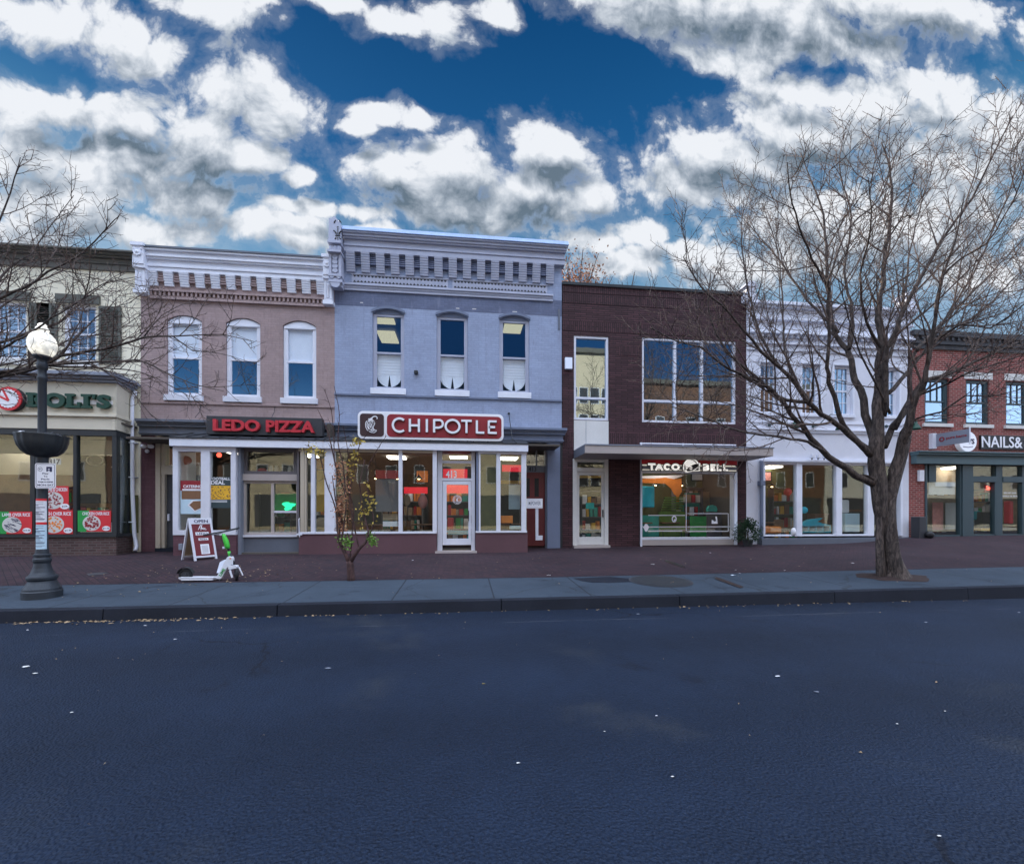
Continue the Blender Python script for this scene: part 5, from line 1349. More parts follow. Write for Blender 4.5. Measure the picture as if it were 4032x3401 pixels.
def T3(x, y, Y): return vT(x, y, Y)
pl = [(212,570),(640,575),(640,650),(212,640)]
Yo = 14.7
def poly(name, pts, Y, m, label, cat, th=.03):
    ps = [vT(a, b, Y) for a, b in pts]; gg = MB().prism([(p.x,p.z) for p in ps], Y, Y+th)
    c = sum((p for p in ps), Vector())/len(ps); o = gg.build(name, m, None, loc=tuple(c)); tag(o, label, cat); return o
poly('hanging_drape', [(212,640),(212,570),(460,560),(640,545),(800,575),(925,560),(930,800),(870,890),(800,850),(740,740),(640,655)], Yo, 'orange', 'bright orange drape hanging inside the taco shop window', 'drape')
poly('valance', [(212,560),(212,515),(990,500),(800,570)], Yo+.1, 'paper', 'pale striped valance above the orange drape', 'valance')
g = MB()
for k in range(7):
    a = vT(640-k*12, 900+k*45, 15.3); b = vT(960, 905+k*42, 15.3); g.box(a.x, b.x, 15.3, 15.4, b.z-.02, b.z+.025)
o = g.build('slatted_rack', 'leaf_green', None, loc=(6.2,15.3,1.5)); tag(o, 'pale green slatted rack at the back of the taco shop', 'rack')
poly('green_cushion', [(1405,1150),(1405,1090),(1430,1050),(1490,1035),(1550,1060),(1570,1110),(1560,1155)], 14.4, 'teal', 'mint green rounded cushion inside the taco shop window', 'cushion', .15)
# window rail decals
g = MB()
YW = D+.045
for a, b, y in ((330,990,1220),(1030,1760,1188),(340,1810,1425),(330,940,1500),(1030,1760,1505)):
    p, q = vT(a,y,YW), vT(b,y,YW); z = (p.z+q.z)/2; g.box(p.x, q.x, YW, YW+.004, z-.012, z+.012)
p, q = vT(1010,820,YW), vT(1010,1505,YW); g.box(p.x-.012, p.x+.012, YW, YW+.004, q.z, p.z)
p, q = vT(1762,1188,YW), vT(1762,1505,YW); g.box(p.x-.012, p.x+.012, YW, YW+.004, q.z, p.z)
o = g.build('rail_decal', 'paper', None, loc=(6.5,YW,1.0)); tag(o, 'white ruled line decal across the lower half of the taco shop glass', 'decal')
g = MB(); p = vT(795,1285,YW-.006); g.ring(p.x, p.z, .07, .115, YW-.006, YW-.002, 20, 0, 2*PI, .75); g.disc(p.x+.03, p.z-.04, .04, YW-.006, YW-.002, 12)
o = g.build('round_decal', 'sign_white', None, loc=(p.x,YW,p.z)); tag(o, 'white oval ring decal on the taco shop glass', 'decal')
p = [vT(a,b,YW-.006) for a,b in ((1465,1370),(1468,1300),(1490,1310),(1510,1330),(1545,1320),(1530,1240),(1560,1240),(1572,1370))]
o = MB().prism([(q.x,q.z) for q in p], YW-.006, YW-.002).build('decal', 'sign_white', None, loc=tuple(p[0])); tag(o, 'white arch shaped decal on the right of the taco shop glass', 'decal')
p = [vT(a,b,YW-.006) for a,b in ((215,1410),(250,1420),(275,1375),(305,1372),(345,1425),(330,1460),(308,1510),(275,1510),(250,1450))]
o = MB().prism([(q.x,q.z) for q in p], YW-.006, YW-.002).build('decal', 'sign_white', None, loc=tuple(p[0])); tag(o, 'white fish shaped decal low at the left of the taco shop glass', 'decal')
x0_, x1_, z0_, z1_ = R(vH,365,648,440,705,D+.05)
o = MB().box(x0_, x1_, D+.05, D+.053, z0_, z1_).build('notice', 'teal', None, loc=(x0_,D,z0_)); tag(o, 'small mint green notice taped inside the taco shop door', 'notice')
fbox('door_blind', 'yellow', vH, (303,400,508,422), D+.3, .02, 'yellow strip across the top of the taco shop door glass', 'blind')

# ================================================================== white building
E0, E1 = C1, X_(vK,452)
zT5 = Z_(vI,1000,300)
H5 = thing('white_building', 'white painted building with stepped cornice and glazed shopfront behind the big tree', 'building', (E0, D, .3))
wz = Z_(vI,900,1385), Z_(vI,900,880)
w5 = [(X_(vI,a), X_(vI,b), *wz) for a, b in ((375,560),(805,990),(1135,1320),(1635,1800))]
g = MB(); zb5 = 3.55
holes(g, E0, E1, zb5, zT5-.2, D, w5, .25); g.build('wall', 'white', H5)
shell(H5, E0, E1, D+.25, D+9, .3, zT5-.4, 'inside_wall', 4.4)
for a, b, c, d in w5:
    w = sash(H5, a, b, c, d, D, 'white_trim', cols=3, rows=(2,2), fw=.06, sill=(.10,.07,.08))
    MB().box(a+.1, b-.1, D+.2, D+.22, c+.1, d-.1).build('blind', 'paper', w)
    g = MB(); g.box(a-.09, b+.09, D-.04, D-.001, d+.02, d+.10); g.box(a-.07, a-.01, D-.03, D-.001, c, d+.02); g.box(b+.01, b+.07, D-.03, D-.001, c, d+.02); g.build('architrave', 'white_trim', w)
z_ = lambda y: Z_(vI,1000,y)
g = MB(); e = .01
for y0, y1, pr in ((300,330,.34),(330,350,.26),(350,440,.12),(440,465,.2),(465,560,.06),(560,590,.18),(590,610,.26),(610,680,.08),(680,700,.14),(700,760,.05)):
    g.box(E0+e, E1-e, D-pr, D+.2, z_(y1)+.002, z_(y0))
k = E0+.2
while k < E1-.3: g.box(k, k+.09, D-.2, D-.1, z_(610)-.10, z_(610)); k += .22
g.build('cornice', 'white_trim', H5, bevel=.006)
for px in (240, 1860):
    x = X_(vI,px); zt = zT5+.0
    g = MB(); g.box(x-.22, x+.22, D-.25, D+.25, zt, zt+.25); g.box(x-.16, x+.16, D-.2, D+.2, zt+.25, zt+.5); g.prism([(x-.24,zt+.5),(x+.24,zt+.5),(x+.1,zt+.66),(x-.1,zt+.66)], D-.25, D+.25)
    g.build('roof_urn', 'white', H5)
zsb5 = Z_(vJ,900,130); zhd = Z_(vJ,900,425); 
g = MB(); g.box(E0, E1, D-.05, D-.001, zsb5-.03, zsb5+.05); g.box(E0, E1, D-.09, D-.001, zsb5+.05, zsb5+.09); g.box(E0+.1, E1, D-.03, D-.001, Z_(vI,900,1475)-.03, Z_(vI,900,1475)+.03); g.build('string_course', 'white_trim', H5)
g = MB(); holes(g, E0, E1, .3, zb5, D, [(X_(vJ,385), X_(vJ,1765), .4, zhd)], .25); g.build('wall', 'white', H5)
g = MB(); g.box(X_(vJ,350), X_(vJ,1780), D-.12, D-.001, zhd-.02, zhd+.05); g.box(X_(vJ,1700), X_(vJ,1790), D-.14, D-.001, zhd+.05, zhd+.13)
g.build('shopfront_head', 'white_trim', H5)
zs5 = Z_(vJ,900,1160); zbb = .35
g = MB(); g.box(X_(vJ,330), X_(vJ,1815), D-.25, D+.3, zbb, Z_(vJ,900,1178)); g.build('plinth', 'slate', H5)
fr = None
g = MB()
for a, b in ((383,405),(715,770),(1108,1165),(1418,1482),(1745,1768)):
    g.box(X_(vJ,a), X_(vJ,b), D-.04, D+.12, zs5, zhd-.02)
g.box(X_(vJ,405), X_(vJ,1418), D-.02, D+.12, zs5, zs5+.06); g.box(X_(vJ,405), X_(vJ,1768), D-.015, D+.12, zhd-.1, zhd-.021)
fr = g.build('shopfront_frame', 'white_trim', H5, bevel=.006)
for a, b in ((405,715),(770,1108),(1165,1418),(1482,1690)):
    MB().box(X_(vJ,a)-.01, X_(vJ,b)+.01, D+.05, D+.057, zs5+.04, zhd-.09).build('pane', 'glass_shop', fr)
dx0, dx1 = X_(vJ,1665), X_(vJ,1745)
dr = MB().box(dx0, dx1, D+.14, D+.18, zs5+.03, zhd-.1).build('door', 'door_dark', H5)
g = MB(); g.tube([(X_(vJ,355),D-.1,zhd+.0),(X_(vJ,355),D-.1,gz(8,D)+.08)], .06, 10); g.box(X_(vJ,355)-.08, X_(vJ,355)+.08, D-.18, D, Z_(vJ,355,660), Z_(vJ,355,615)); g.build('downpipe', 'blue_trim', H5)
zsp = zhd+.055
for k in range(4):
    p = X_(vJ,832+k*60); t = thing('flood_light', f'small white box flood light over the second shop window, number {k+1} from the left' if 0 else ['leftmost','second','third','rightmost'][k]+' of the four small white flood lights over the white shopfront', 'flood light', (p, D-.18, zsp), 'small flood lights over the white shopfront')
    MB().box(p-.045, p+.055, D-.26, D-.14, zsp+.05, zsp+.17).build('housing', 'white', t, bevel=.01); MB().box(p-.015, p+.015, D-.2, D-.17, zsp-.0, zsp+.05).build('bracket', 'charcoal', t)
for k, px in enumerate((458, 908, 1660)):
    b = vI(px, 1500 if k == 0 else 1515); x = b.x; z = b.z; n_ = 10
    t = thing('gooseneck_lamp', ['green gooseneck wall lamp at the left of the white facade','green gooseneck wall lamp in the middle of the white facade','green gooseneck wall lamp behind the big trunk on the white facade'][k], 'wall lamp', (x, D, z), 'gooseneck lamps on the white building')
    g = MB(); pts = [(x+.02,D-.04,z),(x+.12,D-.15,z+.02),(x+.2,D-.3,z+.2),(x+.3,D-.45,z+.33),(x+.43,D-.6,z+.28),(x+.46,D-.66,z+.02)]
    g.tube(pts, .014, 8); g.build('arm', 'teal_dark', t)
    MB().sphere((x,D-.05,z), .06, 8, (1,.5,1)).build('wall_plate', 'teal_dark', t)
    q = pts[-1]; MB().lathe([(.025,q[2]+.05),(.04,q[2]-.02),(.13,q[2]-.19),(.15,q[2]-.24),(.14,q[2]-.24),(.12,q[2]-.18)], q[0], q[1], 20).build('shade', 'sign_green', t, smooth=True)
ceiling(H5, E0+.2, E1-.2, D+.3, D+8.6, 3.5)
glowbars('added fill light panel under the ceiling of the white building shop', [(9.6,16.0),(12.3,16.2)], 3.48, .3, .3)
fbox('back_wall', 'olive', vJ, (395,430,1790,1160), 16.5, .1, parent=H5)
fbox('sofa', 'orange', vJ, (400,1065,580,1135), 14.6, .5, 'coral sofa low in the left window of the white building', 'sofa', bevel=.06)
o = MB().sphere((X_(vJ,635,0,14.4),14.4,Z_(vJ,635,722,14.4)), .13, 8, (1,1,1.1)).build('lantern', 'bright_red', None, loc=(X_(vJ,635,0,14.4),14.4,Z_(vJ,635,722,14.4)), smooth=True); tag(o, 'red round lantern in the left window of the white building', 'lantern')
t = thing('bookcase', 'bright blue open bookcase low in the second window of the white building', 'bookcase', (X_(vJ,915,0,14.6),14.6,.6))
x0,x1,z0,z1 = R(vJ,775,1050,1060,1125,14.6); g = MB(); g.box(x0,x1,14.6,14.9,z1-.04,z1); g.box(x0,x1,14.6,14.9,z0,z0+.04)
for k in range(5): a = x0+(x1-x0)*k/4; g.box(a-.02,a+.02,14.61,14.89,z0+.04,z1-.04)
g.build('frame', 'cyan', t); MB().prism([(x0,z1),(x1,z1),(x1-.5,z1+.12),(x0+.9,z1+.26),(x0+.4,z1+.2)], 14.65, 14.85).build('books', 'cyan', t)
fbox('counter', 'wood', vJ, (900,935,1060,1035), 15.4, .4, 'orange wooden counter in the second window of the white building', 'counter', bevel=.02)
fbox('display_plinth', 'paper_blue', vJ, (1205,935,1350,1120), 14.5, .4, 'pale blue display plinth in the third window of the white building', 'plinth', bevel=.02)
fbox('parasol', 'paper', vJ, (1175,800,1250,930), 14.6, .3, 'white dress form beside the pale blue plinth', 'dress form', bevel=.05)
fbox('shelf', 'wood', vJ, (1245,895,1370,918), 15.0, .3, 'small wooden shelf behind the pale blue plinth', 'shelf')
o = MB().sphere((X_(vJ,795,0,14.2),14.2,Z_(vJ,795,902,14.2)), .12, 8, (1.3,.5,1)).build('cushion', 'cyan', None, loc=(X_(vJ,795,0,14.2),14.2,1.6)); tag(o, 'bright blue cushion at the left edge of the second window', 'cushion')

# ================================================================== red brick building (nail salon)
G0, G1 = E1, 34.0
zT6 = 8.08; zk = lambda y, x=1250: Z_(vK,x,y)
H6 = thing('red_brick_building', 'red brick building at the right edge with dark parapet and dark green shopfront', 'building', (G0, D, .5))
zpb = zk(455, 1000)
wz = (zk(1490,1430), zk(870,1430))
wa = X_(vK,672), X_(vK,1012); wb = X_(vK,1243), X_(vK,1588); stp = wb[0]-wa[0]
w6 = [(wa[0]+k*stp, wa[1]+k*stp, *wz) for k in range(7)]
zhd6 = Z_(vL,900,450)
g = MB(); holes(g, G0, G1, .4, zpb+.02, D, w6+[(X_(vL,480), G1-.5, .45, zhd6)], .25); g.build('wall', 'red_brick', H6)
shell(H6, G0, G1, D+.25, D+9, .4, zT6-.3, 'inside_wall', 4.4)
g = MB(); g.box(G0, G1, D-.06, D+.2, zpb, zpb+.16); g.box(G0, G1, D-.12, D+.2, zpb+.16, zT6-.18); g.box(G0, G1, D-.2, D+.25, zT6-.18, zT6)
k = G0+.1
while k < G1: g.box(k, k+.09, D-.17, D-.11, zT6-.3, zT6-.19); k += .24
g.build('parapet', 'charcoal', H6)
for a, b, c, d in w6:
    w = sash(H6, a, b, c, d, D, 'teal_dark', cols=3, rows=(0,1), fw=.1, mun=.03, setb=.06, sill=(.12,.07,.1), sm='offwhite')
    MB().box(a-.06, b+.12, D-.01, D+.02, d+.03, d+.28).build('lintel', 'offwhite', w)
# shopfront head and frames
h0, h1 = Z_(vL,900,455), Z_(vL,900,345)
g = MB(); xx0 = X_(vL,430,0,D-.3); g.box(xx0, G1-.4, D-.20, D-.001, h0, h1-.1); g.box(xx0-.03, G1-.4, D-.30, D-.001, h1-.1, h1-.02); g.box(xx0-.05, G1-.4, D-.36, D-.001, h1-.02, h1+.03); g.build('shopfront_cornice', 'teal_band', H6, bevel=.01)
g = MB(); gb = gz(17,D)-.05
def vb(a, b, z0, z1, y0=-.03, y1=.12): g.box(X_(vL,a), X_(vL,b), D+y0, D+y1, z0, z1)
zz1 = h0-.002
vb(840,945,gb,zz1,-.06,.12); vb(1180,1245,gb,zz1); vb(1440,1500,gb,zz1)
zt0, zt1 = Z_(vL,1060,625), Z_(vL,1060,568)
vb(945,1180,zt0,zt1,-.05); vb(1245,1440,zt0,zt1,-.05)
vb(945,960,gb,zt0); vb(1168,1180,gb,zt0); vb(945,1180,gb,gb+.12); vb(1245,1440,gb,gb+.12)
vb(480,500,gb+.1,zz1); vb(500,840,gb,gb+.10)
vb(825,840,gb,zz1); vb(520,590,Z_(vL,700,625),zz1,-.02); 
zk2 = [(1500,1750),(1750,2050)]
g.box(X_(vL,1500), G1-.5, D-.02, D+.12, gb, gb+.12); g.box(X_(vL,1500), G1-.5, D-.02, D+.12, zt0, zt1)
for k in range(1, 8): g.box(X_(vL,1500)+k*1.3, X_(vL,1500)+k*1.3+.12, D-.03, D+.12, gb, zz1)
fr = g.build('shopfront_frame', 'teal_dark', H6, bevel=.006)
MB().box(X_(vL,482), G1-.5, D+.05, D+.057, gb+.1, zz1).build('pane', 'glass_shop', fr)
fbox('window_board', 'offwhite', vL, (522,622,785,748), D+.1, .03, 'plain white board fixed inside the left window of the red brick building', 'board')
fbox('window_board', 'paper', vL, (585,632,788,668), D+.07, .02, 'narrow white strip notice above the plain white board', 'notice')
fbox('counter_screen', 'tan', vL, (485,755,800,1115), 14.6, .1, 'tan papered screen inside the left window of the red brick building', 'screen')
fbox('poster', 'pink', vL, (560,825,665,1100), 14.4, .02, 'pink flowered hanging in front of the tan screen', 'hanging')
fbox('curtain_panel', 'offwhite', vL, (690,830,790,1090), 14.45, .02, 'pale patterned hanging right of the pink one', 'hanging')
fbox('wall_box', 'paper', vL, (432,505,478,615), D-.1, .08, 'white notice box at the left end of the green shopfront', 'notice box')
# neon in the salon door
p = vL(1115,685,D+.12)
t = thing('neon_sign', 'small lit red neon sign at the top of the salon door', 'neon sign', tuple(p))
MB().box(p.x-.16, p.x+.18, D+.13, D+.15, p.z-.14, p.z+.16).build('backing', 'sign_red', t)
text('neon_lettering', 'Sm', p.x-.1, p.x+.14, p.z-.06, p.z+.09, D+.125, 'neon', t, .01, .02)
fbox('robe', 'bright_red', vL, (1322,810,1368,1040), 14.6, .2, 'bright red robe hanging inside the right salon door', 'robe', bevel=.05)
fbox('towel_rack', 'inside_dark', vL, (1060,920,1170,1080), 15.0, .3, 'dark brown chest inside the salon behind the door', 'chest', bevel=.02)
fbox('shelf', 'yellow', vL, (1045,1082,1170,1108), 14.8, .3, 'yellow low stool inside the salon behind the door', 'stool', bevel=.02)
fbox('salon_chair', 'cyan', vL, (962,910,1050,1000), 15.2, .3, 'blue salon chair inside the salon at the left of the door', 'chair', bevel=.06)
text('phone_lettering', '202-547-2660', X_(vL,1282), X_(vL,1405), Z_(vL,1340,738), Z_(vL,1340,724), D+.05, 'sign_white', fr, .003, .01)
text('name_lettering', 'NAILS & SPA', X_(vL,1265), X_(vL,1420), Z_(vL,1340,770), Z_(vL,1340,755), D+.05, 'sign_white', fr, .003, .01)
ceiling(H6, G0+.2, G1-.2, D+.3, D+8.6, 3.6)
glowbars('added fill light panel under the ceiling of the nail salon', [(16.2,16.2),(18.8,16.2),(21.0,16.4)], 3.58, .3, .3)
fbox('back_wall', 'tan', vL, (485,470,1480,1110), 16.8, .1, parent=H6)
# nail sign
yn = D-.08
nz0, nz1 = Z_(vL,1250,283,yn), Z_(vL,1250,172,yn)
t = thing('nail_salon_sign', 'large white capital letters on black backing at the right edge', 'sign', (X_(vL,1250), D, nz0))
nx0, nx1 = X_(vL,1045,0,yn), X_(vL,1455,0,yn)
MB().box(nx0, nx1+2.2, D-.06, D-.001, nz0-.06, nz1+.04).build('backing', 'black', t)
text('lettering', 'NAILS&', nx0+.03, nx1, nz0, nz1, D-.061, 'sign_white', t, .012, .008)
text('lettering', 'SPA', nx1+.08, nx1+1.2, nz0, nz1, D-.061, 'sign_white', t, .012, .008)
p = vL(908,222,D-.15)
t = thing('round_salon_sign', 'round white sign with purple letters half hidden behind the grey blade sign', 'sign', (p.x, D, p.z))
MB().disc(p.x, p.z, .36, D-.16, D-.002, 40).build('disc', 'sign_glow', t)
text('lettering', 'VS', p.x-.02, p.x+.26, p.z-.09, p.z+.10, D-.161, 'ink', t, .006, .03)
g = MB(); strokes(g, [[(p.x-.2,p.z-.19),(p.x,p.z-.21),(p.x+.2,p.z-.18)]], .02, D-.166, D-.161); g.build('swoosh', 'ink', t)
# blade sign hung out from the wall
b0 = vL(590,210,D-.1); far = vL(905,190,D-1.0)
t = thing('blade_sign', 'grey projecting blade sign with a dark red emblem, hung out from the red brick wall', 'sign', (b0.x, D, b0.z))
bz0, bz1 = Z_(vL,595,275,D-.12), Z_(vL,595,150,D-.12)
xA, yA, xB, yB = b0.x, D-.12, b0.x+.04, D-1.12
ddx, ddy = xB-xA, yB-yA; L_ = math.hypot(ddx, ddy); nx_, ny_ = -ddy/L_*.03, ddx/L_*.03
MB().hexa([(xA,yA,bz0),(xB,yB,bz0),(xB-nx_,yB-ny_,bz0),(xA-nx_,yA-ny_,bz0),(xA,yA,bz1),(xB,yB,bz1),(xB-nx_,yB-ny_,bz1),(xA-nx_,yA-ny_,bz1)]).build('panel', 'grey_trim', t)
M_ = Matrix.Translation((xA,yA,bz0)) @ Matrix.Rotation(math.atan2(ddy, ddx), 4, 'Z')
hb = bz1-bz0
text('lettering', 'pure barre', .34, .94, hb*.40, hb*.66, -.032, 'sign_red', t, .008, .02, xf=M_)
gg = MB(); gg.ring(.2, hb*.52, .05, .085, -.042, -.032, 20); gg.v = [tuple(M_ @ Vector(p)) for p in gg.v]; gg.build('emblem', 'sign_red', t)
MB().box(b0.x-.16, b0.x-.0, D-.14, D-.002, bz0-.06, bz1+.03).build('wall_bracket', 'white', t)
MB().tube([(xB,yB,bz0-.05),(xB,yB,bz1+.06)], .02, 8).build('end_rod', 'white_trim', t)
x0,x1,z0,z1 = R(vL,300,10,405,60,D-.6)
t = thing('small_blade_sign', 'small black sign with pale lettering half hidden by the big tree branches', 'sign', ((x0+x1)/2,D-.6,z0))
MB().box(x0, x1, D-.62, D-.58, z0, z1).build('panel', 'charcoal', t); text('lettering', 'solidcore', x0+.05, x1-.05, z0+.06, z0+.16, D-.62, 'paper', t, .004, .01)
MB().tube([(x1,D-.6,z1-.03),(x1+.1,D,z1-.03)], .012, 6).build('bracket', 'black_metal', t)
# speaker like dark box on the pavement by the salon
t = thing('loudspeaker_box', 'black box standing at the foot of the red brick pier beside the salon', 'box', (X_(vL,435,0,D-.35), D-.35, gz(15,D-.35)))
x0,x1,z0,z1 = R(vL,400,968,470,1155,D-.35); zb = gz(15,D-.35)
MB().box(x0,x1,D-.45,D-.15,zb,z1).build('body', 'charcoal', t, bevel=.02)
MB().sphere((x1+.05,D-.5,zb+.14), .15, 8, (1,.8,.9)).build('bag', 'black', t)

# ------------------------------------------------------------------ tables, chairs and pendants inside the shops
def cp(o, loc, label):
    c = o.copy(); COL.objects.link(c); c.location = loc; c['label'] = label; ORG[c.name] = Vector(loc)
    for ch in list(o.children):
        d = ch.copy(); COL.objects.link(d); d.parent = c
    return c
def first_table():
    x, y, z = 0, 0, 0
    t = thing('cafe_table', 'x', 'table', (0,0,0), 'tables inside the shops')
    MB().box(-.35,.35,-.3,.3,.72,.76).build('table_top', 'wood', t, bevel=.01); MB().tube([(0,0,0),(0,0,.72)], .03, 8).build('leg', 'black_metal', t); MB().lathe([(0,0),(.22,0),(.22,.02),(0,.03)],0,0,16).build('foot', 'black_metal', t); return t
def first_chair():
    t = thing('cafe_chair', 'x', 'chair', (0,0,0), 'chairs inside the shops')
    MB().box(-.2,.2,-.2,.2,.44,.48).build('seat', 'wood', t, bevel=.01); MB().box(-.2,.2,.17,.2,.48,.86).build('backrest', 'wood', t, bevel=.01)
    for a, b in ((-1,-1),(1,-1),(-1,1),(1,1)): MB().tube([(a*.19,b*.19,0),(a*.17,b*.17,.44)], .012, 6).build('leg', 'black_metal', t)
    return t
def first_pendant():
    t = thing('pendant_lamp', 'x', 'pendant lamp', (0,0,0), 'pendant lamps inside the shops')
    MB().tube([(0,0,.9),(0,0,.12)], .006, 5).build('cord', 'black', t); MB().lathe([(.03,.14),(.05,.1),(.13,0),(.125,0),(.04,.09)],0,0,16).build('shade', 'black_metal', t); MB().sphere((0,0,.02),.045,6).build('bulb', 'pendant_glow', t); return t
T_, C_, P_ = first_table(), first_chair(), first_pendant()
tabs = [(-2.75,14.3,.47,'in the big left window of the burrito shop'),(-1.35,14.5,.47,'behind the middle mullion of the burrito shop'),(2.0,14.9,.47,'in the right corner window of the burrito shop'),(6.3,15.0,.5,'left of centre in the taco shop window'),(7.5,15.3,.5,'right of centre in the taco shop window'),(11.4,15.2,.5,'in the third window of the white building')]
for i, (x, y, z, w_) in enumerate(tabs):
    if i == 0: T_.location = (x,y,z); T_['label'] = 'small wooden table '+w_
    else: cp(T_, (x,y,z), 'small wooden table '+w_)
    for k, dx in enumerate((-.62,.62)):
        lab = ('wooden chair left of the table ','wooden chair right of the table ')[k]+w_
        if i == 0 and k == 0: C_.location = (x+dx,y,z); C_['label'] = lab
        else: cp(C_, (x+dx,y,z), lab)
pens = [(-2.9,14.6,2.72,'leftmost in the burrito shop'),(-2.2,14.6,2.72,'second from the left in the burrito shop'),(-1.5,14.6,2.72,'third from the left in the burrito shop'),(-.8,14.6,2.72,'just left of the glass door of the burrito shop'),(2.2,14.6,2.72,'in the right corner window of the burrito shop'),(6.9,15.0,2.6,'left one of two in the taco shop window'),(7.9,15.0,2.6,'right one of two in the taco shop window'),(9.9,15.2,2.6,'left one of two in the white building shop'),(11.6,15.2,2.6,'right one of two in the white building shop'),(-6.9,14.8,2.75,'in the pizza bay window')]
for i, (x, y, z, w_) in enumerate(pens):
    if i == 0: P_.location = (x,y,z); P_['label'] = 'small black pendant lamp, '+w_
    else: cp(P_, (x,y,z), 'small black pendant lamp, '+w_)

# ------------------------------------------------------------------ stocked shelves and framed pictures further back in the shops
rr = random.Random(91)
def shelving(x, y, z, w, h, label):
    t = thing('shelving', label, 'shelves', (x, y, z), 'stocked shelves at the back of the shops')
    g = MB(); g.box(x-w/2, x-w/2+.03, y, y+.3, z, z+h); g.box(x+w/2-.03, x+w/2, y, y+.3, z, z+h); n = 4
    for k in range(n+1): g.box(x-w/2+.03, x+w/2-.03, y+.005, y+.295, z+(h-.03)*k/n, z+(h-.03)*k/n+.03)
    g.build('rack', 'brown_trim', t); cols = ['paper','orange','teal','red','yellow','tan','green','offwhite','wood','blind']
    for k in range(n):
        q = x-w/2+.05
        while q < x+w/2-.15:
            ww = rr.uniform(.07,.2); zz = z+(h-.03)*k/n+.03
            MB().box(q, q+ww, y+.04, y+.24, zz, zz+h/n*rr.uniform(.4,.78)).build('goods_box', rr.choice(cols), t); q += ww+rr.uniform(.005,.05)
for x, y, z, w, h, l in ((-11.9,15.1,.5,1.6,1.9,'tall stocked shelves left of the lamp post inside the rice shop'),(-9.9,15.2,.5,1.2,1.7,'narrow stocked shelves at the right inside the rice shop'),(-6.1,15.0,.46,.8,2.0,'narrow stocked shelves behind the pizza bay'),(-4.6,15.9,.46,1.5,2.1,'stocked shelves behind the pizza service window'),
    (-2.3,16.4,.46,1.5,2.1,'stocked shelves deep behind the big left window of the burrito shop'),(-.2,16.6,.46,1.2,2.1,'stocked shelves seen through the glass door of the burrito shop'),(2.5,15.8,.46,.9,2.1,'stocked shelves behind the right corner window of the burrito shop'),
    (8.4,15.4,.5,1.1,2.0,'stocked shelves at the right of the taco shop window'),(4.6,15.2,.5,.8,1.9,'stocked shelves seen through the taco shop door'),(9.4,16.0,.5,1.4,2.1,'stocked shelves in the left window of the white building'),(11.0,16.1,.5,1.3,2.1,'stocked shelves in the middle window of the white building'),(12.8,15.9,.5,1.2,2.1,'stocked shelves in the third window of the white building'),
    (17.4,15.9,.6,1.3,1.9,'stocked shelves left of the salon door'),(19.6,16.0,.6,1.3,2.0,'stocked shelves seen through the salon door'),(21.8,16.0,.6,1.3,2.0,'stocked shelves at the right edge of the salon')):
    shelving(x, y, z, w, h, l)
for x, y, z, w, h, m, l in ((-8.6,15.9,2.4,.5,.4,'orange','small framed orange picture high at the right in the rice shop'),(-3.0,16.8,2.9,.8,.35,'paper','pale framed picture over the shelves in the big left burrito window'),(-1.6,16.8,2.75,.5,.5,'orange','orange framed picture behind the middle mullion of the burrito shop'),(9.0,15.9,2.85,.5,.4,'paper','pale framed picture at the right of the taco shop'),(10.2,16.4,2.9,.6,.4,'teal','teal framed picture in the left window of the white building'),(12.2,16.4,2.9,.6,.4,'pink','pink framed picture in the third window of the white building')):
    t = thing('framed_picture', l, 'picture', (x, y, z)); MB().box(x-w/2, x+w/2, y, y+.03, z, z+h).build('frame', 'black', t); MB().box(x-w/2+.04, x+w/2-.04, y-.005, y-.001, z+.04, z+h-.04).build('print', m, t)
# ================================================================== posters in the rice shop window
Yp = YF-.006
def poster(r, label, greens, title, price, dish, k):
    x0, x1, z0, z1 = R(vB, *r, Yp); w, h = x1-x0, z1-z0
    t = thing('food_poster', label, 'poster', ((x0+x1)/2, Yp, z0), 'food posters along the foot of the left shop window')
    MB().box(x0, x1, Yp-.004, Yp+.0, z0, z1).build('sheet', 'bright_red', t)
    if greens: MB().prism([(x0,z0),(x0+w*.26,z0),(x0+w*.34,z1),(x0,z1)], Yp-.006, Yp-.0042).build('green_panel', 'green', t)
    g = MB(); cx, cz, r_ = x0+w*.42, z0+h*.40, h*.36; g.disc(cx, cz, r_, Yp-.008, Yp-.0062, 28, 1.08); g.build('plate', 'offwhite', t)
    g = MB(); rr = random.Random(k)
    for i in range(46):
        a, q = rr.uniform(0, 2*PI), r_*.85*math.sqrt(rr.random()); s = rr.uniform(.02,.045)
        if dish == 'stripe': a_ = math.radians(-25); px_, pz_ = cx+q*math.cos(a), cz+q*math.sin(a); g.prism([(px_,pz_),(px_+s*2.2,pz_-s*.9),(px_+s*2.2,pz_-s*.5),(px_,pz_+s*.4)][::1], Yp-.0100-i*.00002, Yp-.0082)
        else: g.disc(cx+q*math.cos(a), cz+q*math.sin(a), s*.7, Yp-.0100-i*.00002, Yp-.0082, 6)
    g.build('food', {'stripe':'ink','red':'sign_red','curry':'orange'}[dish], t)
    g = MB(); g.disc(x0+w*.86, z0+h*.15, h*.115, Yp-.012, Yp-.0102, 24, 1.5); g.build('price_tag', 'sign_white', t)
    text('price_lettering', price, x0+w*.76, x0+w*.96, z0+h*.10, z0+h*.19, Yp-.012, 'ink', t, .0015, .01)
    text('title_lettering', title, x0+w*.14, x0+w*.95, z1-h*.22, z1-h*.07, Yp-.0065, 'sign_white', t, .0015, .02)
poster((-20,858,262,1040), 'green and red food poster with a striped dish, left of the lamp post', True, 'LAMB OVER RICE', '$13.99', 'stripe', 1)
poster((330,848,596,1042), 'red food poster with a curry bowl, just right of the lamp post', False, 'FISH OVER RICE', '$11.99', 'curry', 2)
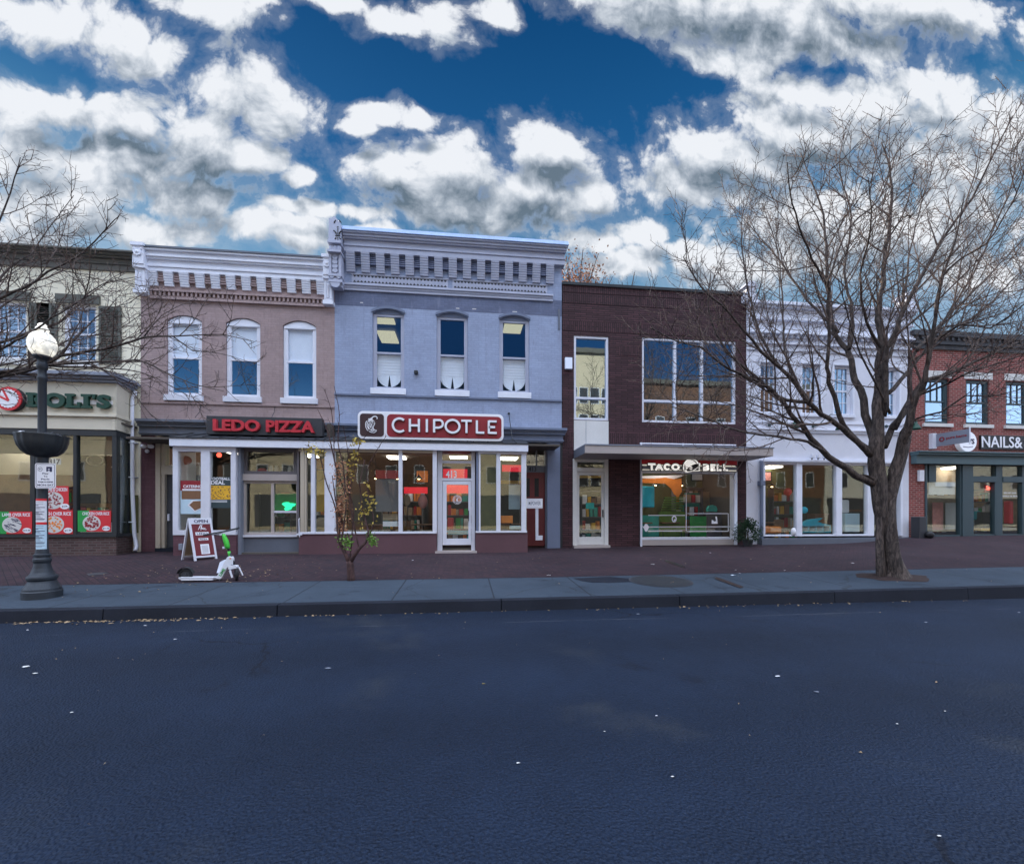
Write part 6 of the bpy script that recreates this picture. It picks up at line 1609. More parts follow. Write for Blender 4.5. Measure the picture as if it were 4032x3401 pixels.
poster((636,850,908,1022), 'green and red food poster with a red dish in the right hand pane', True, 'CHICKEN OVER RICE', '$11.99', 'red', 3)
poster((345,650,562,846), 'red food poster set above the curry poster beside the lamp post', False, 'LAMB & CHICKEN', '$12.99', 'red', 4)
# things inside this shop
fbox('menu_screen', 'inside_dark', vB, (645,400,905,790), 14.2, .06, 'large dark menu board behind the right pane of the rice shop', 'menu board')
g = MB(); c = vB(790,440,14.1); g.ring(c.x, c.z, .36, .39, 14.1, 14.13, 28, -.6, 3.4, 1.3); g.ring(c.x-.05, c.z, .14, .16, 14.1, 14.13, 20, 0, 2*PI, 1.5)
o = g.build('hanging_lamp_ring', 'cream_trim', None, loc=tuple(c)); tag(o, 'pale looping ring lamp hanging above the dark menu board', 'lamp')
fbox('back_wall', 'cream_trim', vB, (-40,215,935,560), 16.0, .1, parent=H1)
fbox('back_counter', 'wood', vB, (-40,560,935,1060), 15.6, .1, parent=H1)
fbox('window_notice', 'paper', vB, (385,425,495,475), YF+.09, .01, 'white window notice with dark numerals behind the hanging basket', 'notice')
o = text('numeral_lettering', '317', X_(vB,400,0,YF+.085), X_(vB,492,0,YF+.085), Z_(vB,440,470,YF), Z_(vB,440,425,YF), YF+.085, 'ink', None, .004, .03, loc=(X_(vB,450,0,YF),YF,3)); tag(o, 'dark street numerals 317 on the window notice behind the basket', 'numerals')
glowbars('added fill light panel under the ceiling of the rice shop', [(-11.8,15.2),(-9.8,15.6),(-14.5,15.4)], 4.03, .3, .3)
# posters of the pizza bay
x0,x1,z0,z1 = R(vD,388,685,605,995,YB-.0); Yq = YB+.065
t = thing('catering_poster', 'tall white poster with grilled food in the left pane of the pizza bay', 'poster', ((x0+x1)/2,Yq,z0)); h = z1-z0; w = x1-x0
MB().box(x0, x1, Yq-.003, Yq, z0, z1).build('sheet', 'paper_blue', t)
MB().box(x0, x1, Yq-.005, Yq-.0031, z1-h*.30, z1).build('header', 'sign_red', t)
text('lettering', 'CATERING!', x0+w*.12, x1-w*.05, z1-h*.22, z1-h*.13, Yq-.005, 'sign_white', t, .002, .03)
MB().box(x0+w*.08, x1-w*.03, Yq-.006, Yq-.0052, z1-h*.30, z1-h*.25).build('strip', 'paper', t)
MB().box(x0+w*.05, x1, Yq-.005, Yq-.0031, z1-h*.56, z1-h*.305).build('photo', 'wood', t)
g = MB(); g.prism([(x0+w*.3,z0+h*.26),(x0+w*.62,z0+h*.06),(x1,z0+h*.2),(x1,z0+h*.38),(x0+w*.5,z0+h*.42)], Yq-.007, Yq-.0052); g.build('tray', 'paper', t)
g = MB(); g.prism([(x0+w*.38,z0+h*.27),(x0+w*.62,z0+h*.1),(x1,z0+h*.22),(x1,z0+h*.40),(x0+w*.55,z0+h*.38)], Yq-.009, Yq-.0072); g.build('food', 'wood', t)
x0,x1,z0,z1 = R(vD,662,652,862,940,YB); h = z1-z0; w = x1-x0
t = thing('football_poster', 'dark poster with a wide pizza photo in the right pane of the pizza bay', 'poster', ((x0+x1)/2,Yq,z0))
MB().box(x0, x1, Yq-.003, Yq, z0, z1).build('sheet', 'teal_dark', t)
text('lettering', 'FOOTBALL', x0+w*.03, x1-w*.05, z1-h*.1, z1-h*.01, Yq-.004, 'sign_white', t, .002, .02)
text('lettering', 'DEAL', x0+w*.05, x1-w*.3, z1-h*.24, z1-h*.12, Yq-.004, 'sign_white', t, .002, .03)
MB().box(x0, x1, Yq-.005, Yq-.0031, z0+h*.28, z1-h*.28).build('pizza_photo', 'yellow', t)
g = MB(); rr = random.Random(8)
for i in range(60): g.disc(rr.uniform(x0+.03,x1-.03), rr.uniform(z0+h*.31, z1-h*.31), rr.uniform(.008,.02), Yq-.0065-i*.00001, Yq-.0052, 7)
g.build('toppings', 'wood', t)
g = MB()
for i, q in enumerate((.25,.21)): g.box(x0+.03, x0+w*.8, Yq-.005, Yq-.0031, z0+h*(q-.02), z0+h*q)
g.build('text_lines', 'paper', t)
c = vD(452,500,13.2); o = MB().sphere(tuple(c), .13, 8, (1.2,.6,1)).build('paper_ball', 'sign_red', None, loc=tuple(c), smooth=True); tag(o, 'dull red hanging ball in the left pane of the pizza bay', 'ornament')
c = vD(760,450,13.3); o = MB().sphere(tuple(c), .07, 8, (1,.6,1)).build('heater_glow', 'neon', None, loc=tuple(c), smooth=True); tag(o, 'small glowing red lamp high in the right pane of the pizza bay', 'lamp')

# wall security light by the left door
c = vD(90,385,D-.15)
t = thing('security_light', 'white twin head security light on the mauve brick pier', 'security light', (c.x, D, c.z))
MB().box(c.x-.05, c.x+.05, D-.06, D-.011, c.z+.02, c.z+.12).build('wall_plate', 'white', t, bevel=.01)
for s in (-1, 1): MB().sphere((c.x+s*.1, D-.14, c.z+.05), .08, 8, (1.0,1,.75)).build('lamp_head', 'white', t, smooth=True)
MB().sphere((c.x+.0, D-.14, c.z-.09), .055, 8).build('sensor', 'white', t, smooth=True)

# ================================================================== street lamp
LX, LY = -6.72, 7.7; LG = gz(LX, LY)
lz = lambda y: LG+(1724-y)*.0026; lr = .00177
t = thing('street_lamp', 'old fashioned dark iron street lamp with a glowing acorn globe', 'street lamp', (LX, LY, LG))
g = MB(); g.lathe([(0,LG-.02),(132*lr,LG-.02),(134*lr,lz(1685)),(128*lr,lz(1680)),(126*lr,lz(1668)),(112*lr,lz(1650)),(98*lr,lz(1632)),(92*lr,lz(1622)),(101*lr,lz(1612)),(103*lr,lz(1600)),(99*lr,lz(1592)),(86*lr,lz(1586)),(74*lr,lz(1570)),(62*lr,lz(1545)),(54*lr,lz(1515)),(58*lr,lz(1506)),(62*lr,lz(1500)),(62*lr,lz(1488)),(54*lr,lz(1482)),(52*lr,lz(1474)),(58*lr,lz(1470)),(58*lr,lz(1460)),(46*lr,lz(1455)),(42*lr,lz(1430))], LX, LY, 64)
g.build('base', 'iron', t)
g = MB(); g.lathe([(42*lr,lz(1430)),(38*lr,lz(1425)),(37*lr,lz(1100)),(35*lr,lz(900)),(36*lr,lz(880)),(31*lr,lz(860)),(30*lr,lz(700)),(29*lr,lz(390)),(34*lr,lz(384)),(34*lr,lz(370)),(29*lr,lz(364)),(28*lr,lz(325)),(36*lr,lz(318)),(38*lr,lz(300)),(36*lr,lz(284)),(30*lr,lz(276)),(40*lr,lz(262)),(62*lr,lz(250)),(64*lr,lz(240)),(0,lz(238))], LX, LY, 40, flute=.012)
g.build('pole', 'iron', t, smooth=True)
g = MB(); g.lathe([(40*lr,lz(243)),(62*lr,lz(238)),(85*lr,lz(215)),(97*lr,lz(185)),(99*lr,lz(165)),(94*lr,lz(145)),(82*lr,lz(122)),(60*lr,lz(103)),(42*lr,lz(96)),(40*lr,lz(90)),(46*lr,lz(84)),(45*lr,lz(72)),(34*lr,lz(62)),(30*lr,lz(56)),(32*lr,lz(50)),(22*lr,lz(42)),(8*lr,lz(36)),(0,lz(35))], LX, LY, 40)
g.build('globe', 'lamp_globe', t, smooth=True) if 'lamp_globe' in MT else None
def globe_mat():
    m, tt_, b = newmat('lamp_globe')
    co = tt_.add('ShaderNodeTexCoord').outputs['Object']; s = tt_.add('ShaderNodeSeparateXYZ'); tt_.con(co, s.inputs[0])
    wv = tt_.add('ShaderNodeTexWave', wave_type='BANDS', bands_direction='Z'); tt_.con(co, wv.inputs[0]); wv.inputs['Scale'].default_value = 22
    n_ = tt_.noise(co, 9, 4, .6)
    e = tt_.math('MULTIPLY_ADD', tt_.smooth(n_, .35, .65), .30, .20); e = tt_.math('MULTIPLY', e, tt_.math('MULTIPLY_ADD', wv.outputs[1], .25, .85))
    b.inputs['Base Color'].default_value = (.7,.7,.66,1); b.inputs['Roughness'].default_value = .12
    b.inputs['Emission Color'].default_value = (1,.96,.82,1); tt_.con(e, b.inputs['Emission Strength'])
    bp = tt_.add('ShaderNodeBump'); bp.inputs['Distance'].default_value = .003; bp.inputs['Strength'].default_value = .4; tt_.con(wv.outputs[1], bp.inputs['Height']); tt_.con(bp.outputs[0], b.inputs['Normal'])
    return m
MT['lamp_globe'] = globe_mat(); g.build('globe', 'lamp_globe', t, smooth=True)
g = MB(); pr = [(62*lr,lz(858)),(95*lr,lz(852)),(130*lr,lz(830)),(155*lr,lz(800)),(168*lr,lz(765)),(171*lr,lz(735)),(175*lr,lz(728)),(168*lr,lz(726)),(160*lr,lz(745)),(0,lz(748))]
t2 = thing('hanging_planter', 'dark ribbed bowl planter clamped round the lamp post, empty but for litter', 'planter', (LX, LY, lz(858)))
g.lathe(pr, LX, LY, 96, flute=.02); g.build('bowl', 'bush', t2, smooth=True) if 0 else g.build('bowl', 'black_metal', t2, smooth=True)
g = MB(); rr = random.Random(4)
for i in range(70):
    a = rr.uniform(0, 2*PI); q = rr.uniform(.12,.3); s = rr.uniform(.012,.035); x, y, z = LX+q*math.cos(a), LY+q*math.sin(a), lz(728)+rr.uniform(-.02,.02)
    g.quad((x-s,y-s*.5,z),(x+s,y-s*.6,z+rr.uniform(-.01,.02)),(x+s*.8,y+s,z+rr.uniform(0,.025)),(x-s*.7,y+s*.6,z+.005))
g.build('litter', 'paper', t2)
MB().lathe([(38*lr,lz(905)),(42*lr,lz(900)),(42*lr,lz(865)),(62*lr,lz(858))], LX, LY, 32).build('clamp', 'iron', t2)
# parking sign
Yg = LY-.085
sx0, sx1 = X_(vP,121,0,Yg), X_(vP,249,0,Yg); sz0, sz1 = Z_(vP,185,1050,Yg), Z_(vP,185,895,Yg)
t = thing('parking_sign', 'white pay to park sign fixed to the street lamp post under the planter', 'sign', ((sx0+sx1)/2, Yg, sz0)); sw, sh_ = sx1-sx0, sz1-sz0
MB().prism(rrect(sx0, sx1, sz0, sz1, .03), Yg, Yg+.004).build('plate', 'sign_white', t)
g = MB(); e = .014
pts = rrect(sx0+e, sx1-e, sz0+e, sz1-e, .022, 5); pin = rrect(sx0+e+.006, sx1-e-.006, sz0+e+.006, sz1-e-.006, .018, 5)
for i in range(len(pts)):
    j = (i+1) % len(pts); g.prism([pts[i], pts[j], pin[j], pin[i]], Yg-.0015, Yg-.0003)
g.build('border_line', 'ink', t)
g = MB(); g.ring(sx0+sw*.25, sz0+sh_*.76, .028, .033, Yg-.0015, Yg-.0003, 20)
g.box(sx0+sw*.55, sx0+sw*.82, Yg-.0015, Yg-.0003, sz0+sh_*.78, sz0+sh_*.86); g.box(sx0+sw*.55, sx0+sw*.62, Yg-.0018, Yg-.0003, sz0+sh_*.67, sz0+sh_*.78); g.box(sx0+sw*.72, sx0+sw*.82, Yg-.0018, Yg-.0003, sz0+sh_*.66, sz0+sh_*.82); g.box(sx0+sw*.62, sx0+sw*.72, Yg-.0016, Yg-.0003, sz0+sh_*.70, sz0+sh_*.74)
g.build('pictogram', 'ink', t)
for s_, a, b, za, zb in (('P',.21,.29,.735,.79),('Pay',.36,.66,.545,.625),('To',.42,.60,.445,.515),('Park',.30,.72,.335,.40),('7AM-9:30PM',.14,.86,.225,.285),('MON-SAT',.12,.9,.10,.17)):
    text('lettering', s_, sx0+sw*a, sx0+sw*b, sz0+sh_*za, sz0+sh_*zb, Yg-.0002, 'ink', t, .0015, .02)
# notices wrapped round the post
def wrap(name, y0, y1, m, parent, r=.0705, dr=0): return MB().lathe([(r+dr,lz(y1)),(r+dr,lz(y0))], LX, LY, 24, PI*1.05, PI*1.98).build(name, m, parent, smooth=True)
for lab, cat, segs, ln, m in (('white printed notice with red bands taped round the lamp post', 'notice', ((1118,1132,'bright_red'),(1132,1262,'paper'),(1262,1277,'bright_red')), (1140,1255), 'ink'),
                       ('pale blue printed notice taped round the lamp post below the red banded one', 'notice', ((1278,1432,'paper_blue'),), (1285,1420), 'ink')):
    t = thing('taped_notice', lab, cat, (LX, LY, lz(segs[-1][1])))
    for k, (a, b, mm) in enumerate(segs): wrap('sheet' if mm.startswith('paper') else 'band', a, b, mm, t)
    g = MB(); rr = random.Random(6); y = ln[0]
    while y < ln[1]:
        a0 = PI*1.12; a1 = a0+PI*rr.uniform(.35,.75); g.lathe([(.0712,lz(y+rr.choice((2,2,4)))),(.0712,lz(y))], LX, LY, 12, a0, a1); y += rr.choice((6,7,7,12))
    g.build('text_lines', m, t)

# ================================================================== sandwich board
bx, by = -6.98, 11.75; bzg = gz(bx, by)
t = thing('sandwich_board', 'white framed folding sandwich board with a dark red printed face', 'sandwich board', (bx, by, bzg))
Mb = Matrix.Translation((bx, by+.05, bzg)) @ Matrix.Rotation(math.radians(60), 4, 'Z')   # local x along the ridge, local -y towards the right
def panel(side):
    lean = math.atan2(.27, 1.08)
    return Mb @ Matrix.Rotation(-side*0.0, 4, 'X') @ Matrix.Translation((0, -side*.27, 0)) @ Matrix.Rotation(-side*lean, 4, 'X')
def pbuild(g, M, name, m, parent, **kw):
    g.v = [tuple(M @ Vector(p)) for p in g.v]; return g.build(name, m, parent, **kw)
Wb, Hb = .56, 1.11
for side in (1, -1):
    M_ = panel(side)
    g = MB(); g.box(0,.05,-.02,.02,0,Hb); g.box(Wb-.05,Wb,-.02,.02,0,Hb); g.box(.05,Wb-.05,-.018,.018,.07,.12); g.box(.05,Wb-.05,-.018,.018,Hb-.16,Hb)
    f = pbuild(g, M_, 'frame', 'white', t, bevel=.006)
    s = -1 if side == 1 else 1
    g = MB(); g.box(.05,Wb-.05,-.008,.008,.12,Hb-.16); pbuild(g, M_, 'face', 'face_red' if side == 1 else 'tan', t)
M_ = panel(1); ys_ = -.0085
g = MB()
for a, b, c, d in ((.12,.44,.66,.74),(.17,.41,.52,.58),(.19,.40,.16,.42)): g.box(a, b, ys_-.003, ys_, c, d)
pbuild(g, M_, 'label_patches', 'sign_white', t)
g = MB(); strokes(g, [[(.2,.80),(.27,.93)],[(.27,.93),(.3,.82)],[(.3,.82),(.4,.80)],[(.22,.86),(.38,.84)],[(.26,.79),(.31,.94)]], .014, ys_-.003, ys_); pbuild(g, M_, 'script_emblem', 'sign_white', t)
text('lettering', 'LEDO', .15, .41, .675, .725, ys_-.003, 'ink', t, .003, .02, xf=M_)
text('lettering', 'PIZZA', .20, .38, .53, .57, ys_-.003, 'ink', t, .003, .02, xf=M_)
text('lettering', 'OPEN', .12, .46, Hb-.125, Hb-.045, -.019, 'ink', t, .003, .02, xf=M_)
g = MB()
for k in range(7): g.box(.22, .37, ys_-.0045, ys_-.003, .19+k*.03, .2+k*.03)
pbuild(g, M_, 'text_lines', 'grey_trim', t)

# ================================================================== scooter
YSc = 8.9
P3 = lambda x, y, dy=0: vS(x, y, YSc)+Vector((0,dy,0))
c0 = P3(330,1440); gs = gz(c0.x, YSc)
t = thing('electric_scooter', 'white and lime green rental scooter parked on the brick pavement beside the kerb strip', 'scooter', (P3(780,1440).x, YSc, gs))
def tyre(c, r, yaw, steer, name='wheel'):
    M_ = Matrix.Translation(c) @ Matrix.Rotation(yaw, 4, 'Z')
    g = MB(); prof = []
    n, m_ = 28, 8; rt = .028
    vs = []
    for i in range(n):
        a = 2*PI*i/n
        for k in range(m_):
            b = 2*PI*k/m_; rr_ = r-rt+rt*math.cos(b); vs.append(M_ @ Vector((rr_*math.cos(a), rt*math.sin(b), rr_*math.sin(a))))
    g._a(vs, [(i*m_+k, i*m_+(k+1)%m_, ((i+1)%n)*m_+(k+1)%m_, ((i+1)%n)*m_+k) for i in range(n) for k in range(m_)])
    w = g.build(name, 'rubber', t, smooth=True)
    g = MB(); g.disc(0, 0, r-.05, -.015, .015, 20); g.disc(0, 0, .03, -.04, .04, 12); g.v = [tuple(M_ @ Vector(p)) for p in g.v]; g.build('rim', 'charcoal', w)
rw = .125
tyre(Vector((c0.x+.03, YSc, gs+rw)), rw, 0, 0)
fwc = P3(1240,1390); tyre(Vector((fwc.x, YSc, gs+rw)), rw, math.radians(-58), 0)
# rear mudguard
g = MB(); n = 10
for i in range(n):
    a0, a1 = math.radians(10+160*i/n), math.radians(10+160*(i+1)/n)
    for y0_, y1_ in ((-.04,.04),):
        cx_, cz_ = c0.x+.03, gs+rw
        g.prism([(cx_+(rw+.012)*math.cos(a0),cz_+(rw+.012)*math.sin(a0)),(cx_+(rw+.012)*math.cos(a1),cz_+(rw+.012)*math.sin(a1)),(cx_+(rw+.022)*math.cos(a1),cz_+(rw+.022)*math.sin(a1)),(cx_+(rw+.022)*math.cos(a0),cz_+(rw+.022)*math.sin(a0))], YSc+y0_, YSc+y1_)
g.build('mudguard', 'black_metal', t)
def sp(pts): return [(P3(*p).x, P3(*p).z) for p in pts]
g = MB(); g.prism(sp([(243,1425),(262,1415),(880,1418),(912,1400),(1085,1075),(1120,1052),(1180,1062),(1192,1100),(1190,1205),(1165,1195),(1090,1262),(985,1448),(900,1450),(870,1462),(330,1470),(262,1455)])[::-1], YSc-.035, YSc+.035)
g.build('frame', 'white_paint', t, bevel=.012)
g = MB(); g.prism(sp([(300,1410),(880,1413),(895,1402),(900,1420),(300,1424)])[::-1], YSc-.09, YSc+.09); g.prism(sp([(300,1424),(870,1424),(870,1462),(330,1468)])[::-1], YSc-.085, YSc-.036); g.prism(sp([(300,1424),(870,1424),(870,1462),(330,1468)])[::-1], YSc+.036, YSc+.085)
g.build('deck', 'white_paint', t, bevel=.005)
text('lettering', 'LIME', 0, .155, 0, .052, -.036, 'green', t, .004, .02, xf=Matrix.Translation(P3(990,1400)) @ Matrix.Rotation(-math.radians(58), 4, 'Y'))
g = MB(); g.prism(sp([(870,1352),(925,1165),(1005,1120),(1045,1125),(1030,1175),(985,1200),(930,1350)])[::-1], YSc+.04, YSc+.09); g.build('battery_plate', 'blind', t, bevel=.008)
# fork, stem, grips
g = MB(); a, b = P3(1150,1130), P3(1200,1250)
g.prism(sp([(1120,1230),(1150,1210),(1250,1210),(1262,1230),(1255,1262),(1150,1280),(1118,1275)])[::-1], YSc-.05, YSc+.05)
q0 = P3(1150,1290); q1 = P3(1185,1420); g.tube([(q0.x,YSc-.05,q0.z),(q1.x+.01,YSc-.06,q1.z)], [.02,.018], 8)
q0 = P3(1262,1250); q1 = P3(1325,1395); g.tube([(q0.x,YSc+.04,q0.z),(q1.x,YSc+.05,q1.z)], [.018,.014], 8)
g.build('fork', 'white_paint', t, bevel=.004)
g = MB(); g.tube([P3(1200,1200),P3(1150,1070),P3(1125,1000)], .022, 10); g.build('steering_tube', 'charcoal', t, smooth=True)
g = MB(); g.tube([P3(1128,1060),P3(1108,970)], .026, 12); g.tube([P3(1108,970),P3(1098,930)], .02, 12); g.tube([P3(1095,925),P3(1080,880),P3(1060,800),P3(1030,720),P3(1012,670)], [.030,.045,.046,.036,.024], 12)
g.build('stem', 'lime', t, smooth=True)
g = MB(); g.tube([P3(1110,975),P3(1095,915)], .021, 10); g.build('stem_joint', 'black', t)
g = MB(); g.tube([P3(750,688,-.16),P3(860,662,-.10),P3(1000,632,0),P3(1110,600,.08),P3(1215,568,.16)], [.018,.018,.016,.018,.018], 10); g.build('handlebar', 'black_metal', t, smooth=True)
g = MB(); g.tube([P3(985,650),P3(930,672,-.03),P3(850,690,-.08)], .006, 6); g.tube([P3(1150,590,.1),P3(1200,600,.12),P3(1185,625,.1)], .006, 6)
g.tube([P3(1000,655),P3(970,760),P3(1060,900),P3(1170,1080)], .004, 6); g.build('cable', 'black', t)
g = MB(); g.box(P3(955,690).x, P3(985,690).x, YSc-.03, YSc+.0, P3(955,695).z, P3(955,660).z); g.box(P3(1008,900).x, P3(1045,900).x, YSc-.03, YSc+.02, P3(1010,925).z, P3(1010,888).z); g.build('fittings', 'white', t, bevel=.004)
g = MB(); g.tube([P3(960,1450),P3(975,1510,-.08),P3(962,1535,-.1)], .008, 6); g.build('kickstand', 'charcoal', t)
p = P3(1150,1092); MB().disc(p.x, p.z, .014, YSc-.04, YSc-.035, 14).build('badge', 'orange', t)

# ================================================================== trees
def spline(pts, rad, step=.22):
    P_ = [Vector(p) for p in pts]; out = []; ro = []
    n = len(P_)
    for i in range(n-1):
        p0 = P_[max(i-1,0)]; p1 = P_[i]; p2 = P_[i+1]; p3 = P_[min(i+2,n-1)]
        m = max(2, int((p2-p1).length/step))
        for k in range(m):
            t_ = k/m; t2, t3 = t_*t_, t_**3
            out.append(.5*((2*p1)+(p2-p0)*t_+(2*p0-5*p1+4*p2-p3)*t2+(3*p1-p0-3*p2+p3)*t3)); ro.append(rad[i]+(rad[i+1]-rad[i])*t_)
    out.append(P_[-1]); ro.append(rad[-1]); return out, ro
class Tree:
    def __init__(s, seed, up=.35): s.r = random.Random(seed); s.big = MB(); s.med = MB(); s.fine = MB(); s.up = up; s.tips = []; s.cnt = 0
    def rnd(s): 
        while True:
            v = Vector((s.r.uniform(-1,1), s.r.uniform(-1,1), s.r.uniform(-1,1)))
            if .1 < v.length < 1: return v.normalized()
    def limb(s, pts, rad, kids=True, dens=1.0, L=(1.3,2.6), start=.22):
        p, r = spline(pts, rad)
        for i in range(1, len(p)-1): p[i] = p[i]+s.rnd()*min(.035, .5*r[i]+.004)
        s.big.tube(p, r, 9 if rad[0] > .05 else 6)
        if kids: s.spawn(p, r, 1, dens, L, start)
    def shoot(s, p0, d, L, r0, lvl, n, curv, up):
        p = [p0]; v = d.normalized(); st = L/n
        for i in range(n):
            v = (v+s.rnd()*curv+Vector((0,0,up))*.16).normalized(); p.append(p[-1]+v*st)
        return p
    def spawn(s, p, r, lvl, dens, L, start=.15):
        tot = sum((p[i+1]-p[i]).length for i in range(len(p)-1))
        gap = {1:.25, 2:.13, 3:.085}[lvl]/dens
        d = start*tot if lvl == 1 else .12*tot+s.r.uniform(0, gap); side = s.r.uniform(0, 6.28)
        while d < tot*.985:
            acc = 0
            for i in range(len(p)-1):
                l = (p[i+1]-p[i]).length
                if acc+l >= d: break
                acc += l
            u = (d-acc)/max(l,1e-6); q = p[i].lerp(p[i+1], u); T = (p[i+1]-p[i]).normalized(); rr_ = r[i]
            side += 2.4+s.r.uniform(-.5,.5)
            o = T.orthogonal().normalized(); o = Matrix.Rotation(side, 3, T) @ o
            ang = math.radians({1:s.r.uniform(24,46), 2:s.r.uniform(32,58), 3:s.r.uniform(35,75)}[lvl])
            D_ = T*math.cos(ang)+o*math.sin(ang)
            f = 1-.55*d/tot
            if lvl == 1:
                LL = s.r.uniform(*L)*f; r0 = max(.008, min(rr_*.55, .028*LL/1.6)); n = 9
                c = s.shoot(q, D_, LL, r0, 1, n, .13, s.up); rs = [r0*(1-.8*k/n) for k in range(n+1)]
                s.med.tube(c, rs, 5, False); s.spawn(c, rs, 2, dens, L)
            elif lvl == 2:
                LL = s.r.uniform(.28,.75)*f*min(1.25, L[1]/2.2); r0 = .0062; n = 5
                c = s.shoot(q, D_, LL, r0, 2, n, .2, s.up*.8); s.fine.tube(c, [max(r0*(1-.6*k/n), .0026) for k in range(n+1)], 3, False); s.spawn(c, [r0]*(n+1), 3, dens, L)
            else:
                LL = s.r.uniform(.05,.2); c = s.shoot(q, D_, LL, .003, 3, 2, .3, s.up*.5)
                s.fine.tube(c, [.0034,.003,.0022], 3, False); s.tips.append(c[-1]); s.cnt += 1
            d += gap*s.r.uniform(.6,1.5)
def tpx(lst, Y0, Y1): # measured run of points, receding from Y0 to Y1
    n = len(lst)-1; return [at(a, b, Y0+(Y1-Y0)*(i/n)**1.1) for i, (a, b) in enumerate(lst)]
TY = 7.9; TG = gz(8.5, TY)
T = Tree(11)
root = thing('street_tree', 'large bare street tree with a twisted double trunk in front of the white building', 'tree', (at(3500,2270,TY).x, TY, TG))
base = at(3500,2270,TY)
def lb(lst, rad, dY=0.0, **kw):
    n = len(lst); pts = tpx(lst, TY, TY+dY)
    if isinstance(rad, tuple): rad = [rad[0]+(rad[1]-rad[0])*(i/(n-1))**.75 for i in range(n)]
    T.limb(pts, [q*.78 for q in rad], **kw)
# main limbs
lb([(3462,1760),(3458,1597),(3462,1483),(3466,1368),(3462,1253),(3474,1120),(3490,973),(3509,782),(3502,655),(3470,560)], (.135,.012), .3, L=(1.2,2.2))
lb([(3475,1640),(3490,1521),(3496,1368),(3531,1291),(3592,1160),(3706,948),(3827,782),(3910,610),(3986,457)], (.085,.010), -.8)
lb([(3440,1800),(3435,1731),(3401,1578),(3359,1463),(3343,1375),(3290,1314),(3262,1140),(3254,973),(3241,846),(3197,718),(3150,600)], (.12,.010), 1.4, start=.3)
lb([(3343,1375),(3356,1228),(3324,1069),(3350,860),(3305,655),(3330,520)], (.05,.009), .9)
lb([(3420,1770),(3348,1712),(3301,1628),(3267,1502),(3255,1444),(3263,1314),(3263,1138),(3264,1100),(3343,897),(3458,790),(3520,640)], (.075,.009), -.9, start=.35)
lb([(3425,1790),(3347,1712),(3263,1651),(3175,1582),(3118,1494),(3034,1418),(2960,1340),(2870,1230),(2760,1130),(2690,1010)], (.080,.009), -1.4)
lb([(3175,1582),(3095,1574),(3003,1513),(2907,1467),(2841,1436),(2760,1367),(2678,1350),(2560,1290)], (.050,.009), -1.8)
lb([(3437,1904),(3298,1829),(3223,1761),(3167,1682),(3110,1625),(3064,1559),(2946,1463),(2850,1360),(2790,1220),(2800,1060)], (.095,.009), -.6, start=.3)
lb([(3300,1831),(3207,1753),(3088,1721),(2969,1706),(2890,1690),(2760,1639),(2640,1600)], (.045,.008), -2.0, start=.3)
lb([(3141,1521),(3034,1400),(2960,1200),(2920,960),(2930,780)], (.045,.009), .8)
lb([(3240,1636),(3141,1521),(3090,1380),(3080,1180),(3060,980),(3000,800)], (.05,.009), 2.0)
lb([(3301,1311),(3180,1180),(3050,1000),(2960,900),(2880,800)], (.045,.008), 2.2)
lb([(3263,1138),(3180,980),(3120,800),(3100,640)], (.035,.008), -1.8)
lb([(3480,1990),(3530,1850),(3560,1745),(3570,1700),(3590,1600),(3626,1533),(3648,1463),(3680,1300),(3700,1130),(3760,950),(3800,760)], [.115,.12,.115,.10,.08,.065,.05,.04,.03,.018,.009], -1.2, start=.35)
lb([(3520,1690),(3575,1590),(3640,1500),(3733,1471),(3833,1426),(3932,1383),(4032,1338),(4180,1290)], (.075,.012), -.4, start=.3)
lb([(3480,1760),(3515,1675),(3575,1590),(3580,1460),(3611,1381),(3719,1260),(3846,1132),(4032,941),(4180,800)], (.085,.010), .6)
lb([(3611,1381),(3677,1307),(3833,1250),(3960,1130),(4060,1020),(4160,860)], (.045,.009), 1.8)
lb([(3493,1551),(3577,1463),(3650,1368),(3720,1260),(3840,1060),(3930,860),(3990,700),(4010,520)], (.055,.009), 1.4)
lb([(3540,1740),(3580,1660),(3705,1620),(3800,1560),(3900,1560),(4030,1530)], (.04,.008), -1.6)
lb([(3600,1560),(3690,1530),(3790,1480),(3900,1440),(4020,1400)], (.035,.008), -2.0)
lb([(3504,1628),(3447,1502),(3386,1391),(3340,1250),(3300,1100)], (.035,.008), -1.2)
lb([(3466,1368),(3400,1230),(3390,1080),(3430,900),(3420,700)], (.04,.008), -1.8)
lb([(3462,1483),(3530,1330),(3560,1160),(3590,960),(3640,760),(3690,600)], (.05,.008), 2.0)
lb([(3700,1100),(3790,1010),(3880,960),(3990,790),(4040,640)], (.03,.008), -1.4)
lb([(3650,1368),(3780,1280),(3900,1290),(4030,1200),(4150,1110)], (.035,.008), -2.2)
T.big.build('limbs', 'bark', root, smooth=True, recalc=False); T.med.build('branches', 'bark_twig', root, smooth=True, recalc=False); T.fine.build('twigs', 'bark_twig', root, recalc=False)
print('TREE twigs', T.cnt, len(T.fine.v))
